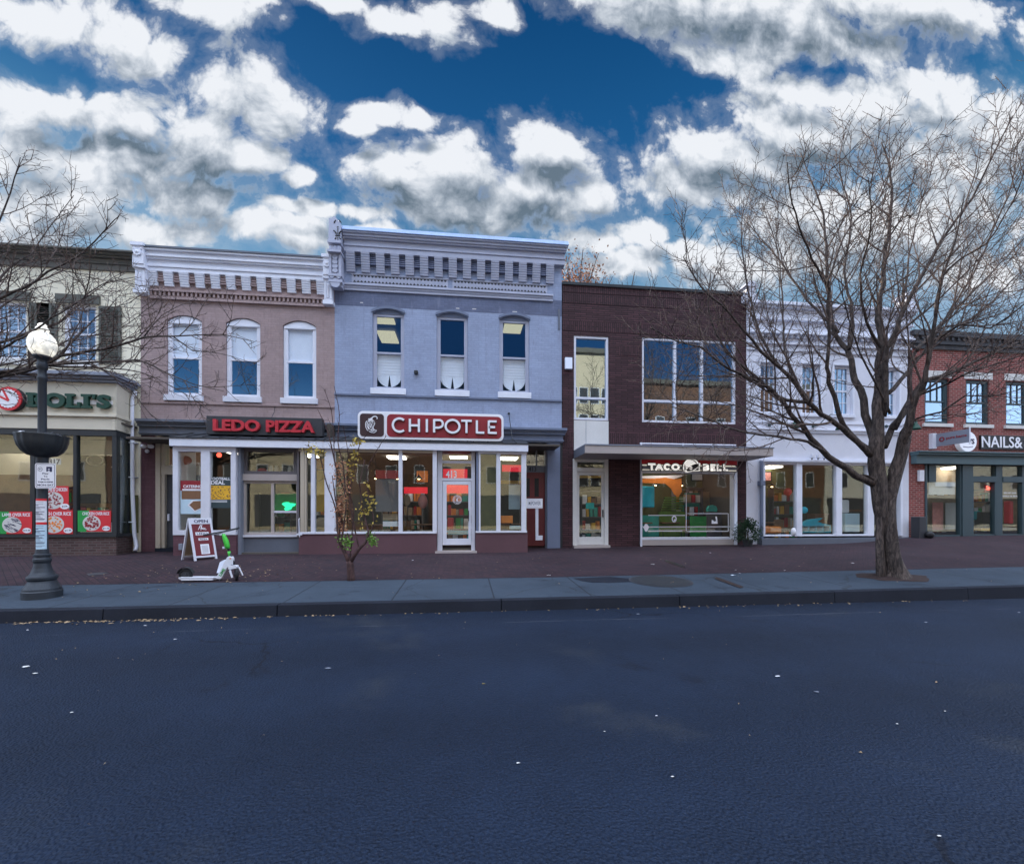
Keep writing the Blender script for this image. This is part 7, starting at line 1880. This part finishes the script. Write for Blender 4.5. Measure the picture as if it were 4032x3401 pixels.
# trunk with flaring roots and a second stem grown round it
def trunk(stems, name, parent, m='bark', seg=26):
    g = MB()
    for pts, rad, seed in stems:
        p, r = spline(pts, rad, .07); n = seg; vs = []
        for i, c in enumerate(p):
            for k in range(n):
                a = 2*PI*k/n; d = Vector((math.cos(a), math.sin(a), 0))
                w = 1+.16*noise.noise(Vector((math.cos(a)*1.6, math.sin(a)*1.6, c.z*.9+seed)))+.10*noise.noise(Vector((math.cos(a)*5, math.sin(a)*5, c.z*1.2+seed*3)))+.05*math.sin(a*5+c.z*2.0+seed)
                vs.append(c+d*r[i]*w)
        g._a(vs, [(i*n+k, i*n+(k+1)%n, (i+1)*n+(k+1)%n, (i+1)*n+k) for i in range(len(p)-1) for k in range(n)])
    return g.build(name, m, parent, smooth=True, recalc=False)
b = base; b.z = TG
def tp(x, y, dy=0): return at(x, y, TY+dy)
lo = tp(3507,2262)
trunk([([Vector((lo.x,TY,TG-.05)), Vector((lo.x,TY,TG+.06)), tp(3500,2200), tp(3492,2100), tp(3466,2000), tp(3458,1900), tp(3448,1820), tp(3450,1740), tp(3460,1640)], [.32,.20,.145,.115,.12,.135,.135,.125,.085], 1.0),
       ([Vector((lo.x+.07,TY-.1,TG-.05)), Vector((lo.x+.06,TY-.1,TG+.08)), tp(3516,2190,-.1), tp(3512,2080,-.12), tp(3507,1990,-.08), tp(3528,1880,-.02), tp(3552,1790,.0), tp(3570,1715,0)], [.27,.20,.135,.078,.078,.088,.088,.075], 5.0),
       ([Vector((lo.x-.22,TY-.02,TG-.05)), tp(3466,2190,-.05), tp(3463,2080,-.02), tp(3470,1960,0), tp(3440,1890,0), tp(3395,1868,0)], [.09,.07,.06,.08,.08,.045], 9.0)], 'trunk', root)
# tree pit
g = MB(); n = 40; cx_, cy_ = lo.x+.05, TY+.0
g.v = [(cx_, cy_, gz(cx_, cy_)+.07)]
for ring_ in (.5, 1.0):
    for k in range(n):
        a = 2*PI*k/n; rx, ry = .72*ring_*(1+.12*math.sin(3*a+1)+.07*math.sin(7*a)), .46*ring_*(1+.15*math.sin(4*a))
        q = (abs(math.cos(a))**1.1, abs(math.sin(a))**1.1)
        x = cx_+rx*math.copysign(q[0], math.cos(a)); y = cy_+ry*math.copysign(q[1], math.sin(a)); g.v.append((x, y, gz(x, y)+(.045 if ring_ < 1 else .004)))
g.f = [(0, 1+k, 1+(k+1)%n) for k in range(n)]+[(1+k, 1+n+k, 1+n+(k+1)%n, 1+(k+1)%n) for k in range(n)]
struct(g.build('tree_pit_soil', 'soil', smooth=True))

# left tree, its trunk just out of frame
LT = 8.3; T = Tree(23, .25); tx = -9.6; tg = gz(tx, LT)
root = thing('street_tree', 'bare street tree reaching in from the left edge over the cream house', 'tree', (tx, LT, tg))
fork = Vector((tx+.1, LT, 3.35))
def ll(lst, rad, dY=0.0, f=True, **kw):
    pts = tpx(lst, LT, LT+dY)
    if f: pts = [fork]+pts
    n = len(pts); T.limb(pts, [.62*(rad[0]+(rad[1]-rad[0])*(i/(n-1))**.75) for i in range(n)], L=kw.pop('L', (.9,1.8)), **kw)
ll([(-136,1503),(0,1467),(150,1444),(240,1403),(453,1362),(567,1326),(681,1324),(876,1318),(1000,1345)], (.075,.008), -.5)
ll([(-60,1500),(50,1475),(195,1440),(385,1428),(544,1419),(640,1460),(760,1510),(880,1540)], (.06,.008), -.9)
ll([(195,1441),(363,1448),(500,1456),(620,1490),(740,1560)], (.03,.007), .6, f=False)
ll([(230,1405),(335,1294),(420,1220),(520,1190)], (.03,.007), .5, f=False)
ll([(-150,1420),(60,1330),(236,1267),(308,1199),(400,1120),(540,1090)], (.05,.008), .9)
ll([(-200,1380),(0,1176),(91,1136),(190,1072),(317,1004),(421,900),(470,850)], (.055,.008), -.6)
ll([(-220,1350),(-60,1180),(40,1050),(122,1000),(190,900),(290,770)], (.05,.008), .9)
ll([(-250,1300),(-140,1100),(-40,940),(20,820),(60,700),(80,620)], (.05,.008), -.2)
ll([(-200,1480),(0,1371),(90,1326),(240,1230),(330,1170),(360,1040)], (.05,.008), -1.6)
ll([(-150,1350),(20,1200),(127,1118),(227,968),(270,830)], (.04,.008), 1.8)
ll([(350,1425),(453,1489),(521,1544),(600,1640)], (.022,.007), -.4, f=False, L=(.5,1.1))
ll([(-150,1540),(0,1440),(120,1410),(300,1330),(460,1300),(600,1200)], (.035,.008), 1.6)
ll([(-300,1250),(-160,1000),(-120,820),(-60,640)], (.05,.008), 1.0)
ll([(681,1324),(760,1380),(860,1390),(1030,1440)], (.018,.006), .5, f=False, L=(.4,.9))
ll([(567,1326),(640,1240),(760,1180)], (.018,.006), .3, f=False, L=(.4,.9))
T.big.build('limbs', 'bark', root, smooth=True, recalc=False); T.med.build('branches', 'bark_twig', root, smooth=True, recalc=False); T.fine.build('twigs', 'bark_twig', root, recalc=False)
trunk([([Vector((tx,LT,tg-.05)), Vector((tx,LT,tg+.1)), Vector((tx+.05,LT,1.5)), fork, fork+Vector((0,0,.5))], [.36,.26,.22,.2,.1], 3.0)], 'trunk', root)
print('LEFT twigs', T.cnt)

# small tree before the burrito shop
SY = 8.6; sb = on_ground(1383, 2284); SY = sb.y
T = Tree(31, .55)
root = thing('young_tree', 'small young tree with a forked reddish trunk and a few green and yellow leaves', 'tree', tuple(sb))
vf = lambda x, y, dy=0: vF(x, y, SY+dy)
T.big.tube([Vector((sb.x,SY,sb.z-.03)), vf(362,1440), vf(356,1340), vf(352,1310)], [.085,.074,.070,.062], 12)
T.big.tube([vf(352,1330), vf(325,1270), vf(285,1190,.05), vf(262,1150,.08), vf(290,1000,.1), vf(240,830,.1), vf(215,640,.1)], [.045,.04,.032,.026,.018,.013,.008], 8)
T.big.tube([vf(354,1330), vf(385,1270,-.02), vf(425,1215,-.05), vf(480,1160,-.05), vf(500,1080,0), vf(450,900,.1), vf(430,700,.1), vf(470,520,.1)], [.048,.044,.036,.026,.02,.015,.01,.007], 8)
for pts, L in (([(285,1190),(310,1000),(320,800),(240,560),(225,300),(205,120),(150,-40)],(.5,1.0)),([(262,1150),(240,900),(170,700),(120,500),(60,430),(0,400)],(.3,.7)),([(425,1215),(380,1000),(350,800),(390,600),(430,400),(480,330),(560,200)],(.4,.9)),([(480,1160),(540,1000),(500,800),(490,600),(560,450),(640,330)],(.3,.7)),([(320,800),(300,560),(260,380),(270,150),(230,-60)],(.5,.9)),([(352,1310),(370,1100),(380,900),(330,700),(340,480),(300,250)],(.4,.8)),([(240,560),(180,300),(100,120)],(.3,.7))):
    P_ = [vf(a, b, .05*i) for i, (a, b) in enumerate(pts)]; n = len(P_); p, r = spline(P_, [.016-(.011)*i/(n-1) for i in range(n)], .12)
    T.med.tube(p, r, 5, False)
    T.spawn(p, r, 2, .55, L)
T.big.build('trunk', 'bark_red', root, smooth=True, recalc=False); T.med.build('branches', 'bark_red', root, recalc=False); T.fine.build('twigs', 'bark_red', root, recalc=False)
def leafcloud(cs, n, s, seed):
    g = MB(); rr = random.Random(seed)
    for i in range(n):
        c, R_ = rr.choice(cs); v = Vector((rr.gauss(0,1), rr.gauss(0,1), rr.gauss(0,1)))*.5
        q = Vector(c)+Vector((v.x*R_[0], v.y*R_[1], v.z*R_[2])); k = s*rr.uniform(.6,1.3)
        a = Vector((rr.uniform(-1,1), rr.uniform(-1,1), rr.uniform(-1,.4))).normalized(); b_ = a.orthogonal().normalized(); b_ = Matrix.Rotation(rr.uniform(0,6.28),3,a) @ b_
        g.quad(q, q+a*k*.5+b_*k*.32, q+a*k, q+a*k*.5-b_*k*.32)
    return g
leafcloud([(vf(310,1140),(.13,.12,.13)),(vf(340,1170),(.10,.1,.12)),(vf(515,1120),(.08,.1,.12)),(vf(535,1160),(.06,.06,.08))], 330, .05, 1).build('green_leaves', 'leaf_green', root, recalc=False)
leafcloud([(vf(60,440),(.22,.15,.14)),(vf(110,460),(.12,.12,.1)),(vf(400,480),(.12,.12,.18)),(vf(400,370),(.12,.1,.1)),(vf(480,780),(.12,.1,.3)),(vf(520,900),(.10,.1,.3)),(vf(360,600),(.1,.1,.2)),(vf(440,960),(.1,.1,.2))], 300, .06, 2).build('yellow_leaves', 'leaf_yellow', root, recalc=False)
leafcloud([(vf(285,600,.1),(.16,.15,.26)),(vf(300,760,.1),(.16,.15,.34)),(vf(290,900,.1),(.13,.15,.25)),(vf(290,1030,.1),(.10,.1,.18))], 620, .052, 3).build('reflection_leaves', 'leaf_orange', root, recalc=False)  # orange leaves added in place of a tree's reflection in the shop glass

# trees behind the roofs
def bgtree(px, py, Y, h, w_, seed, label, leaf=None):
    T = Tree(seed, .5); c = at(px, py, Y); top = c.z; bx_ = c.x
    root = thing('background_tree', label, 'tree', (bx_, Y, 0), 'trees behind the roofs')
    rr = random.Random(seed)
    MB().tube([(bx_,Y,0),(bx_+.1,Y,top-h)], [.3,.2], 10).build('trunk', 'bark', root)
    for i in range(9):
        a = 2*PI*i/9; e = Vector((bx_+w_*math.cos(a)*rr.uniform(.3,1), Y+w_*math.sin(a)*.7, top-rr.uniform(0,.35)*h))
        T.limb([Vector((bx_,Y,top-h)), Vector((bx_,Y,top-h)).lerp(e,.5)+Vector((0,0,.3)), e], [.09,.05,.012], dens=.6, L=(.9,1.8))
    T.big.build('limbs', 'bark_twig', root, recalc=False); T.med.build('branches', 'bark_twig', root, recalc=False); T.fine.build('twigs', 'bark_twig', root, recalc=False)
    if leaf: leafcloud([((bx_,Y,top-h*.35),(w_*.8,w_*.8,h*.32))], 1500, .16, seed).build('leaves', leaf, root, recalc=False)
bgtree(2265, 1010, 27, 5.0, 2.0, 41, 'bare tree with some dry orange leaves rising behind the blue house roof corner', 'leaf_orange')
bgtree(2345, 1085, 29, 3.5, 1.6, 42, 'low bare twiggy tree top just right of the orange leaved one')
bgtree(2462, 1098, 29, 3.2, 1.8, 43, 'bare twiggy tree top above the middle of the brown roof')

# evergreen bush in front of the downpipe
bb = on_ground(2965, 2148); x0 = at(2897,2100,13.3).x; x1 = at(2992,2100,13.3).x; cxb = (x0+x1)/2; gb_ = gz(cxb, 13.3); zt = at(2945,2050,13.3).z
root = thing('evergreen_bush', 'dark evergreen bush at the right end of the brown brick front', 'bush', (cxb, 13.3, gb_))
g = MB(); rr = random.Random(12)
for i in range(2600):
    a, e, q = rr.uniform(0,2*PI), rr.uniform(-.5,1)*PI/2, rr.uniform(.45,1.0)*(1+.18*math.sin(3*i*.01))
    h_ = (zt-gb_); v = Vector((math.cos(a)*math.cos(e)*(x1-x0)/2*1.05, math.sin(a)*math.cos(e)*.36, math.sin(e)*h_*.52))*q*(1+.22*noise.noise(Vector((math.cos(a)*2,math.sin(a)*2,e*2)))) 
    c = Vector((cxb, 13.3, gb_+h_*.5))+v; k = rr.uniform(.03,.065)
    d = (v.normalized()+Vector((rr.uniform(-.6,.6),rr.uniform(-.6,.6),rr.uniform(-.2,.9)))).normalized(); o_ = d.orthogonal().normalized(); o_ = Matrix.Rotation(rr.uniform(0,6.28),3,d) @ o_
    g.quad(c, c+d*k*.5+o_*k*.3, c+d*k, c+d*k*.5-o_*k*.3)
g.build('foliage', 'bush', root, recalc=False)
MB().lathe([(.12,gb_),(.17,gb_+.22),(.16,gb_+.22),(.0,gb_+.2)], cxb, 13.3, 20).build('pot', 'charcoal', root)
MB().tube([(cxb,13.3,gb_+.1),(cxb,13.3,gb_+.5)], .02, 6).build('stem', 'bark', root)
p = on_ground(2993, 2130)
o = MB().sphere((p.x-.02,13.25,at(2990,2095,13.25).z), .12, 8, (.7,.7,1.2)).build('plastic_bag', 'paper', None, loc=(p.x,13.25,p.z), smooth=True); tag(o, 'crumpled white bag caught between the bush and the downpipe', 'bag')

# ================================================================== ground details
mh = on_ground(2600, 2287); n = 40
g = MB(); cz_ = lambda x, y: gz(x, y)+.006
def ell(cx, cy, rx, ry, dz, name, m, label=None, cat=None):
    g = MB(); g.v = [(cx, cy, gz(cx,cy)+dz)]+[(cx+rx*math.cos(2*PI*k/n), cy+ry*math.sin(2*PI*k/n), gz(cx+rx*math.cos(2*PI*k/n), cy+ry*math.sin(2*PI*k/n))+dz) for k in range(n)]
    g.f = [(0, 1+k, 1+(k+1)%n) for k in range(n)]; return g
def cover_mat():
    m, t_, b = newmat('cover_iron'); co = t_.add('ShaderNodeTexCoord').outputs['Object']
    v_ = t_.add('ShaderNodeTexChecker'); t_.con(co, v_.inputs[0]); v_.inputs['Scale'].default_value = 22
    b.inputs['Base Color'].default_value = (.03,.034,.04,1); b.inputs['Roughness'].default_value = .6; b.inputs['Metallic'].default_value = .3
    bp = t_.add('ShaderNodeBump'); bp.inputs['Distance'].default_value = .006; bp.inputs['Strength'].default_value = .8; t_.con(v_.outputs[1], bp.inputs['Height']); t_.con(bp.outputs[0], b.inputs['Normal']); return m
MT['cover_iron'] = cover_mat()
t = thing('manhole_cover', 'round dark manhole cover in the concrete strip before the brown brick building', 'manhole cover', (mh.x, mh.y, mh.z))
ell(mh.x, mh.y, .60, .60, .006, '', '').build('rim', 'charcoal', t); ell(mh.x, mh.y, .54, .54, .010, '', '').build('lid', 'cover_iron', t)
def flat(name, pts, m, dz, label=None, cat=None, kind=None, up=True):
    ps = [on_ground(*p) for p in pts]; g = MB(); g.quad(*[(p.x, p.y, p.z+dz) for p in ps]); c = sum(ps, Vector())/len(ps)
    o = g.build(name, m, None, loc=tuple(c)); 
    if kind: o['kind'] = kind
    else: tag(o, label, cat)
    return o
flat('pavement_patch', [(2255,2277),(2400,2270),(2480,2278),(2500,2290),(2400,2294),(2330,2293),(2290,2287)], 'granite', .005, kind='structure')
flat('drain_slot', [(2622,2204),(2660,2215),(2700,2232),(2690,2236),(2655,2224),(2618,2210)], 'black', .011, kind='structure')
flat('drain_slot', [(2820,2272),(2850,2282),(2930,2312),(2915,2316),(2870,2300),(2815,2280)], 'soil', .011, kind='structure')
flat('manhole_patch', [(340,2259),(400,2254),(430,2257),(400,2264),(350,2267)], 'charcoal', .009, kind='structure')
rr = random.Random(77)
def scrap(px, py, s, m, label, cat='litter', name='litter_scrap', asp=.5):
    p = on_ground(px, py); s *= .6; g = MB(); k = 7; a0 = rr.uniform(0, 6.28)
    pts = [(p.x+s*rr.uniform(.6,1)*math.cos(2*PI*i/k+a0), p.y+s*asp*rr.uniform(.6,1)*math.sin(2*PI*i/k+a0), p.z+.006+rr.uniform(.0,.4)*s*.4) for i in range(k)]
    g.v = [(p.x, p.y, p.z+.01+.25*s*.4)]+pts; g.f = [(0, 1+i, 1+(i+1)%k) for i in range(k)]
    o = g.build(name, m, None, loc=tuple(p)); tag(o, label, cat, 'scraps of litter on the road and pavement'); return o
T6 = lambda x, y: (x/1.0372, 2250+y/1.0372)
T7 = lambda x, y: (2016+x/1.0372, 2150+y/1.0372)
for (px, py), s, m, lab in ((T6(593,222),.05,'paper','white scrap on the road below the leaf litter at the kerb'),(T6(715,278),.045,'paper','white scrap on the road below and left of the scooter'),(T6(113,240),.035,'paper','small white scrap near the kerb below the street lamp'),(T6(105,390),.07,'offwhite','faint pale streak on the road at the left edge, the upper of two'),(T6(140,418),.06,'offwhite','faint pale streak on the road at the left edge, the lower of two'),(T6(293,577),.03,'offwhite','small pale scrap on the road left of the upper light patch'),(T6(1340,397),.06,'grey_trim','grey smear of paper on the middle of the road'),(T6(1975,460),.038,'leaf_yellow','yellow leaf lying alone in the middle of the road'),
    (T7(590,695),.022,'paper','bright white pebble sized scrap right of the middle of the road'),(T7(1085,533),.05,'paper','thin white scrap on the right half of the road below the kerb'),(T7(1243,597),.05,'grey_trim','faint grey streak right of the thin white scrap'),(T7(655,944),.02,'offwhite','pale curl of paper low on the road, right of centre'),(T7(1745,1187),.022,'offwhite','pale scrap at the bottom right of the road'),(T7(1573,728),.022,'offwhite','small pale scrap on the right of the road'),(T7(1768,676),.018,'offwhite','tiny pale scrap at the far right of the road'),(T7(25,888),.025,'offwhite','faint scrap near the bottom centre of the road'),(T7(515,278),.06,'grey_trim','grey paper scrap on the road under the manhole cover'),(T7(378,759),.015,'offwhite','tiny scrap left of the bright white one'),(T7(1690,312),.06,'grey_trim','grey smudge at the right on the lane seam'),(T7(2070,272),.05,'grey_trim','pale smudge by the kerb at the right edge'),
    (T7(810,28),.07,'paper','white paper scrap on the bricks before the taco shop'),(T7(575,75),.10,'offwhite','pale streak of spilled paint on the bricks left of the drain slot'),(T7(905,120),.12,'blind','pale blue paper smear where bricks meet concrete'),(T7(930,112),.07,'paper','torn white paper right beside the pale blue smear'),(T7(150,120),.12,'offwhite','thin white streak along the brick edge left of the manhole'),(T7(915,98),.06,'offwhite','small pale scrap just above the blue paper smear'),(T7(1390,70),.10,'offwhite','pale chalky smear on the bricks left of the big tree'),(T7(1115,100),.08,'offwhite','pale smear on the brick edge midway to the big tree'),
    ((1625,2206),.06,'paper','white paper scrap on the bricks below the burrito shop door'),((1055,2190+77),.035,'leaf_orange','orange leaf on the bricks right of the scooter'),((1043,2250),.03,'leaf_yellow','yellow leaf on the bricks between scooter and young tree')):
    scrap(px, py, s, m, lab, 'litter' if 'leaf' not in lab.split()[1] else 'leaf', 'litter_scrap' if 'leaf' not in lab.split()[1] else 'fallen_leaf')
# leaf litter, uncountable
g = MB(); rr = random.Random(55)
def leaf(x, y, s):
    z = gz(x, y)+.008 if y > YK+.02 else .006; a = rr.uniform(0, 6.28); c_, s_ = math.cos(a)*s, math.sin(a)*s
    g.quad((x-c_,y-s_,z),(x+s_*.5,y-c_*.5,z+rr.uniform(0,.015)),(x+c_,y+s_,z+.004),(x-s_*.5,y+c_*.5,z+rr.uniform(0,.015)))
for i in range(260):
    x = rr.gauss(-4.9, 1.0) if i < 150 else rr.uniform(-8, 9); leaf(x, YK-.02-abs(rr.gauss(0,.07)), rr.uniform(.012,.035))
for i in range(150): leaf(rr.gauss(-5.4, 1.2), rr.gauss(9.6,.7), rr.uniform(.012,.03))
for i in range(120): leaf(rr.uniform(-8,14), rr.uniform(7.1,13), rr.uniform(.01,.022))
for i in range(60): leaf(rr.uniform(-6,10), rr.uniform(1.9,6.5), rr.uniform(.006,.014))
struct(g.build('leaf_litter', 'leaf_dry', recalc=False), 'stuff')

# ================================================================== the other side of the street (seen in the glass)
def opp(x0, x1, h, m, label, nw, rows):
    y = -16.5; t = thing('house_across_street', label, 'building', (x0, y, .2), 'houses across the street')
    MB().box(x0, x1, y-9, y, .2, h).build('wall', m, t)
    g = MB(); g.box(x0-.05, x1+.05, y+.005, y+.35, h-.45, h-.05); g.box(x0, x1, y-9, y+.3, h-.045, h+.05); g.build('cornice', 'olive_cornice', t)
    for r in range(rows):
        for k in range(nw):
            xc = x0+(x1-x0)*(k+.5)/nw; z = 4.6+r*2.9
            w = MB().box(xc-.5, xc+.5, y+.003, y+.05, z, z+1.7).build('window', 'white_trim', t); MB().box(xc-.43, xc+.43, y+.052, y+.056, z+.06, z+1.64).build('pane', 'door_dark', w)
    g = MB().box(x0+.4, x1-.4, y+.004, y+.06, .5, 3.5).build('shopfront', 'door_dark', t)
opp(-75,-32.1,10,'opp_cream','long cream building across the street, far out to the left',10,1); opp(-32,-20,9.5,'opp_brick','brown brick house across the street, second from the left in the reflections',4,1); opp(-19.9,-11,10.5,'opp_cream','cream house across the street on the left in the reflections',4,2)
opp(-10.9,-3,8.8,'opp_brick','brick house across the street, near the middle in the reflections',3,1); opp(-2.9,6,11,'opp_cream','tall cream house across the street facing the blue house',4,2)
opp(6.1,10.5,9,'opp_white','white house across the street facing the brown building',2,1); opp(10.6,15.5,19,'opp_cream','very tall cream building across the street mirrored in the narrow window',4,4); opp(15.6,40,16,'opp_brick','large brick building across the street on the right',7,3); opp(40.1,85,9,'opp_white','long white building across the street furthest right',10,1)
for k, (x, s) in enumerate(((-6,51),(7.5,52),(18,53))):
    T = Tree(s, .5); y = -11.5; root = thing('street_tree', ['bare tree on the far pavement, left in the reflections','bare tree on the far pavement, middle of the reflections','bare tree on the far pavement, right in the reflections'][k], 'tree', (x, y, .14), 'trees on the far pavement')
    MB().tube([(x,y,.1),(x,y,2.6)], [.2,.15], 10).build('trunk', 'bark', root)
    for i in range(8):
        a = 2*PI*i/8+.3; e = Vector((x+2.6*math.cos(a), y+2.2*math.sin(a), 6.5+1.2*math.sin(i*2.1))); T.limb([Vector((x,y,2.5)), Vector((x,y,2.5)).lerp(e,.5)+Vector((0,0,.3)), e], [.08,.045,.012], dens=.4, L=(1.2,2.0))
    T.big.build('limbs', 'bark_twig', root, recalc=False); T.med.build('branches', 'bark_twig', root, recalc=False); T.fine.build('twigs', 'bark_twig', root, recalc=False)
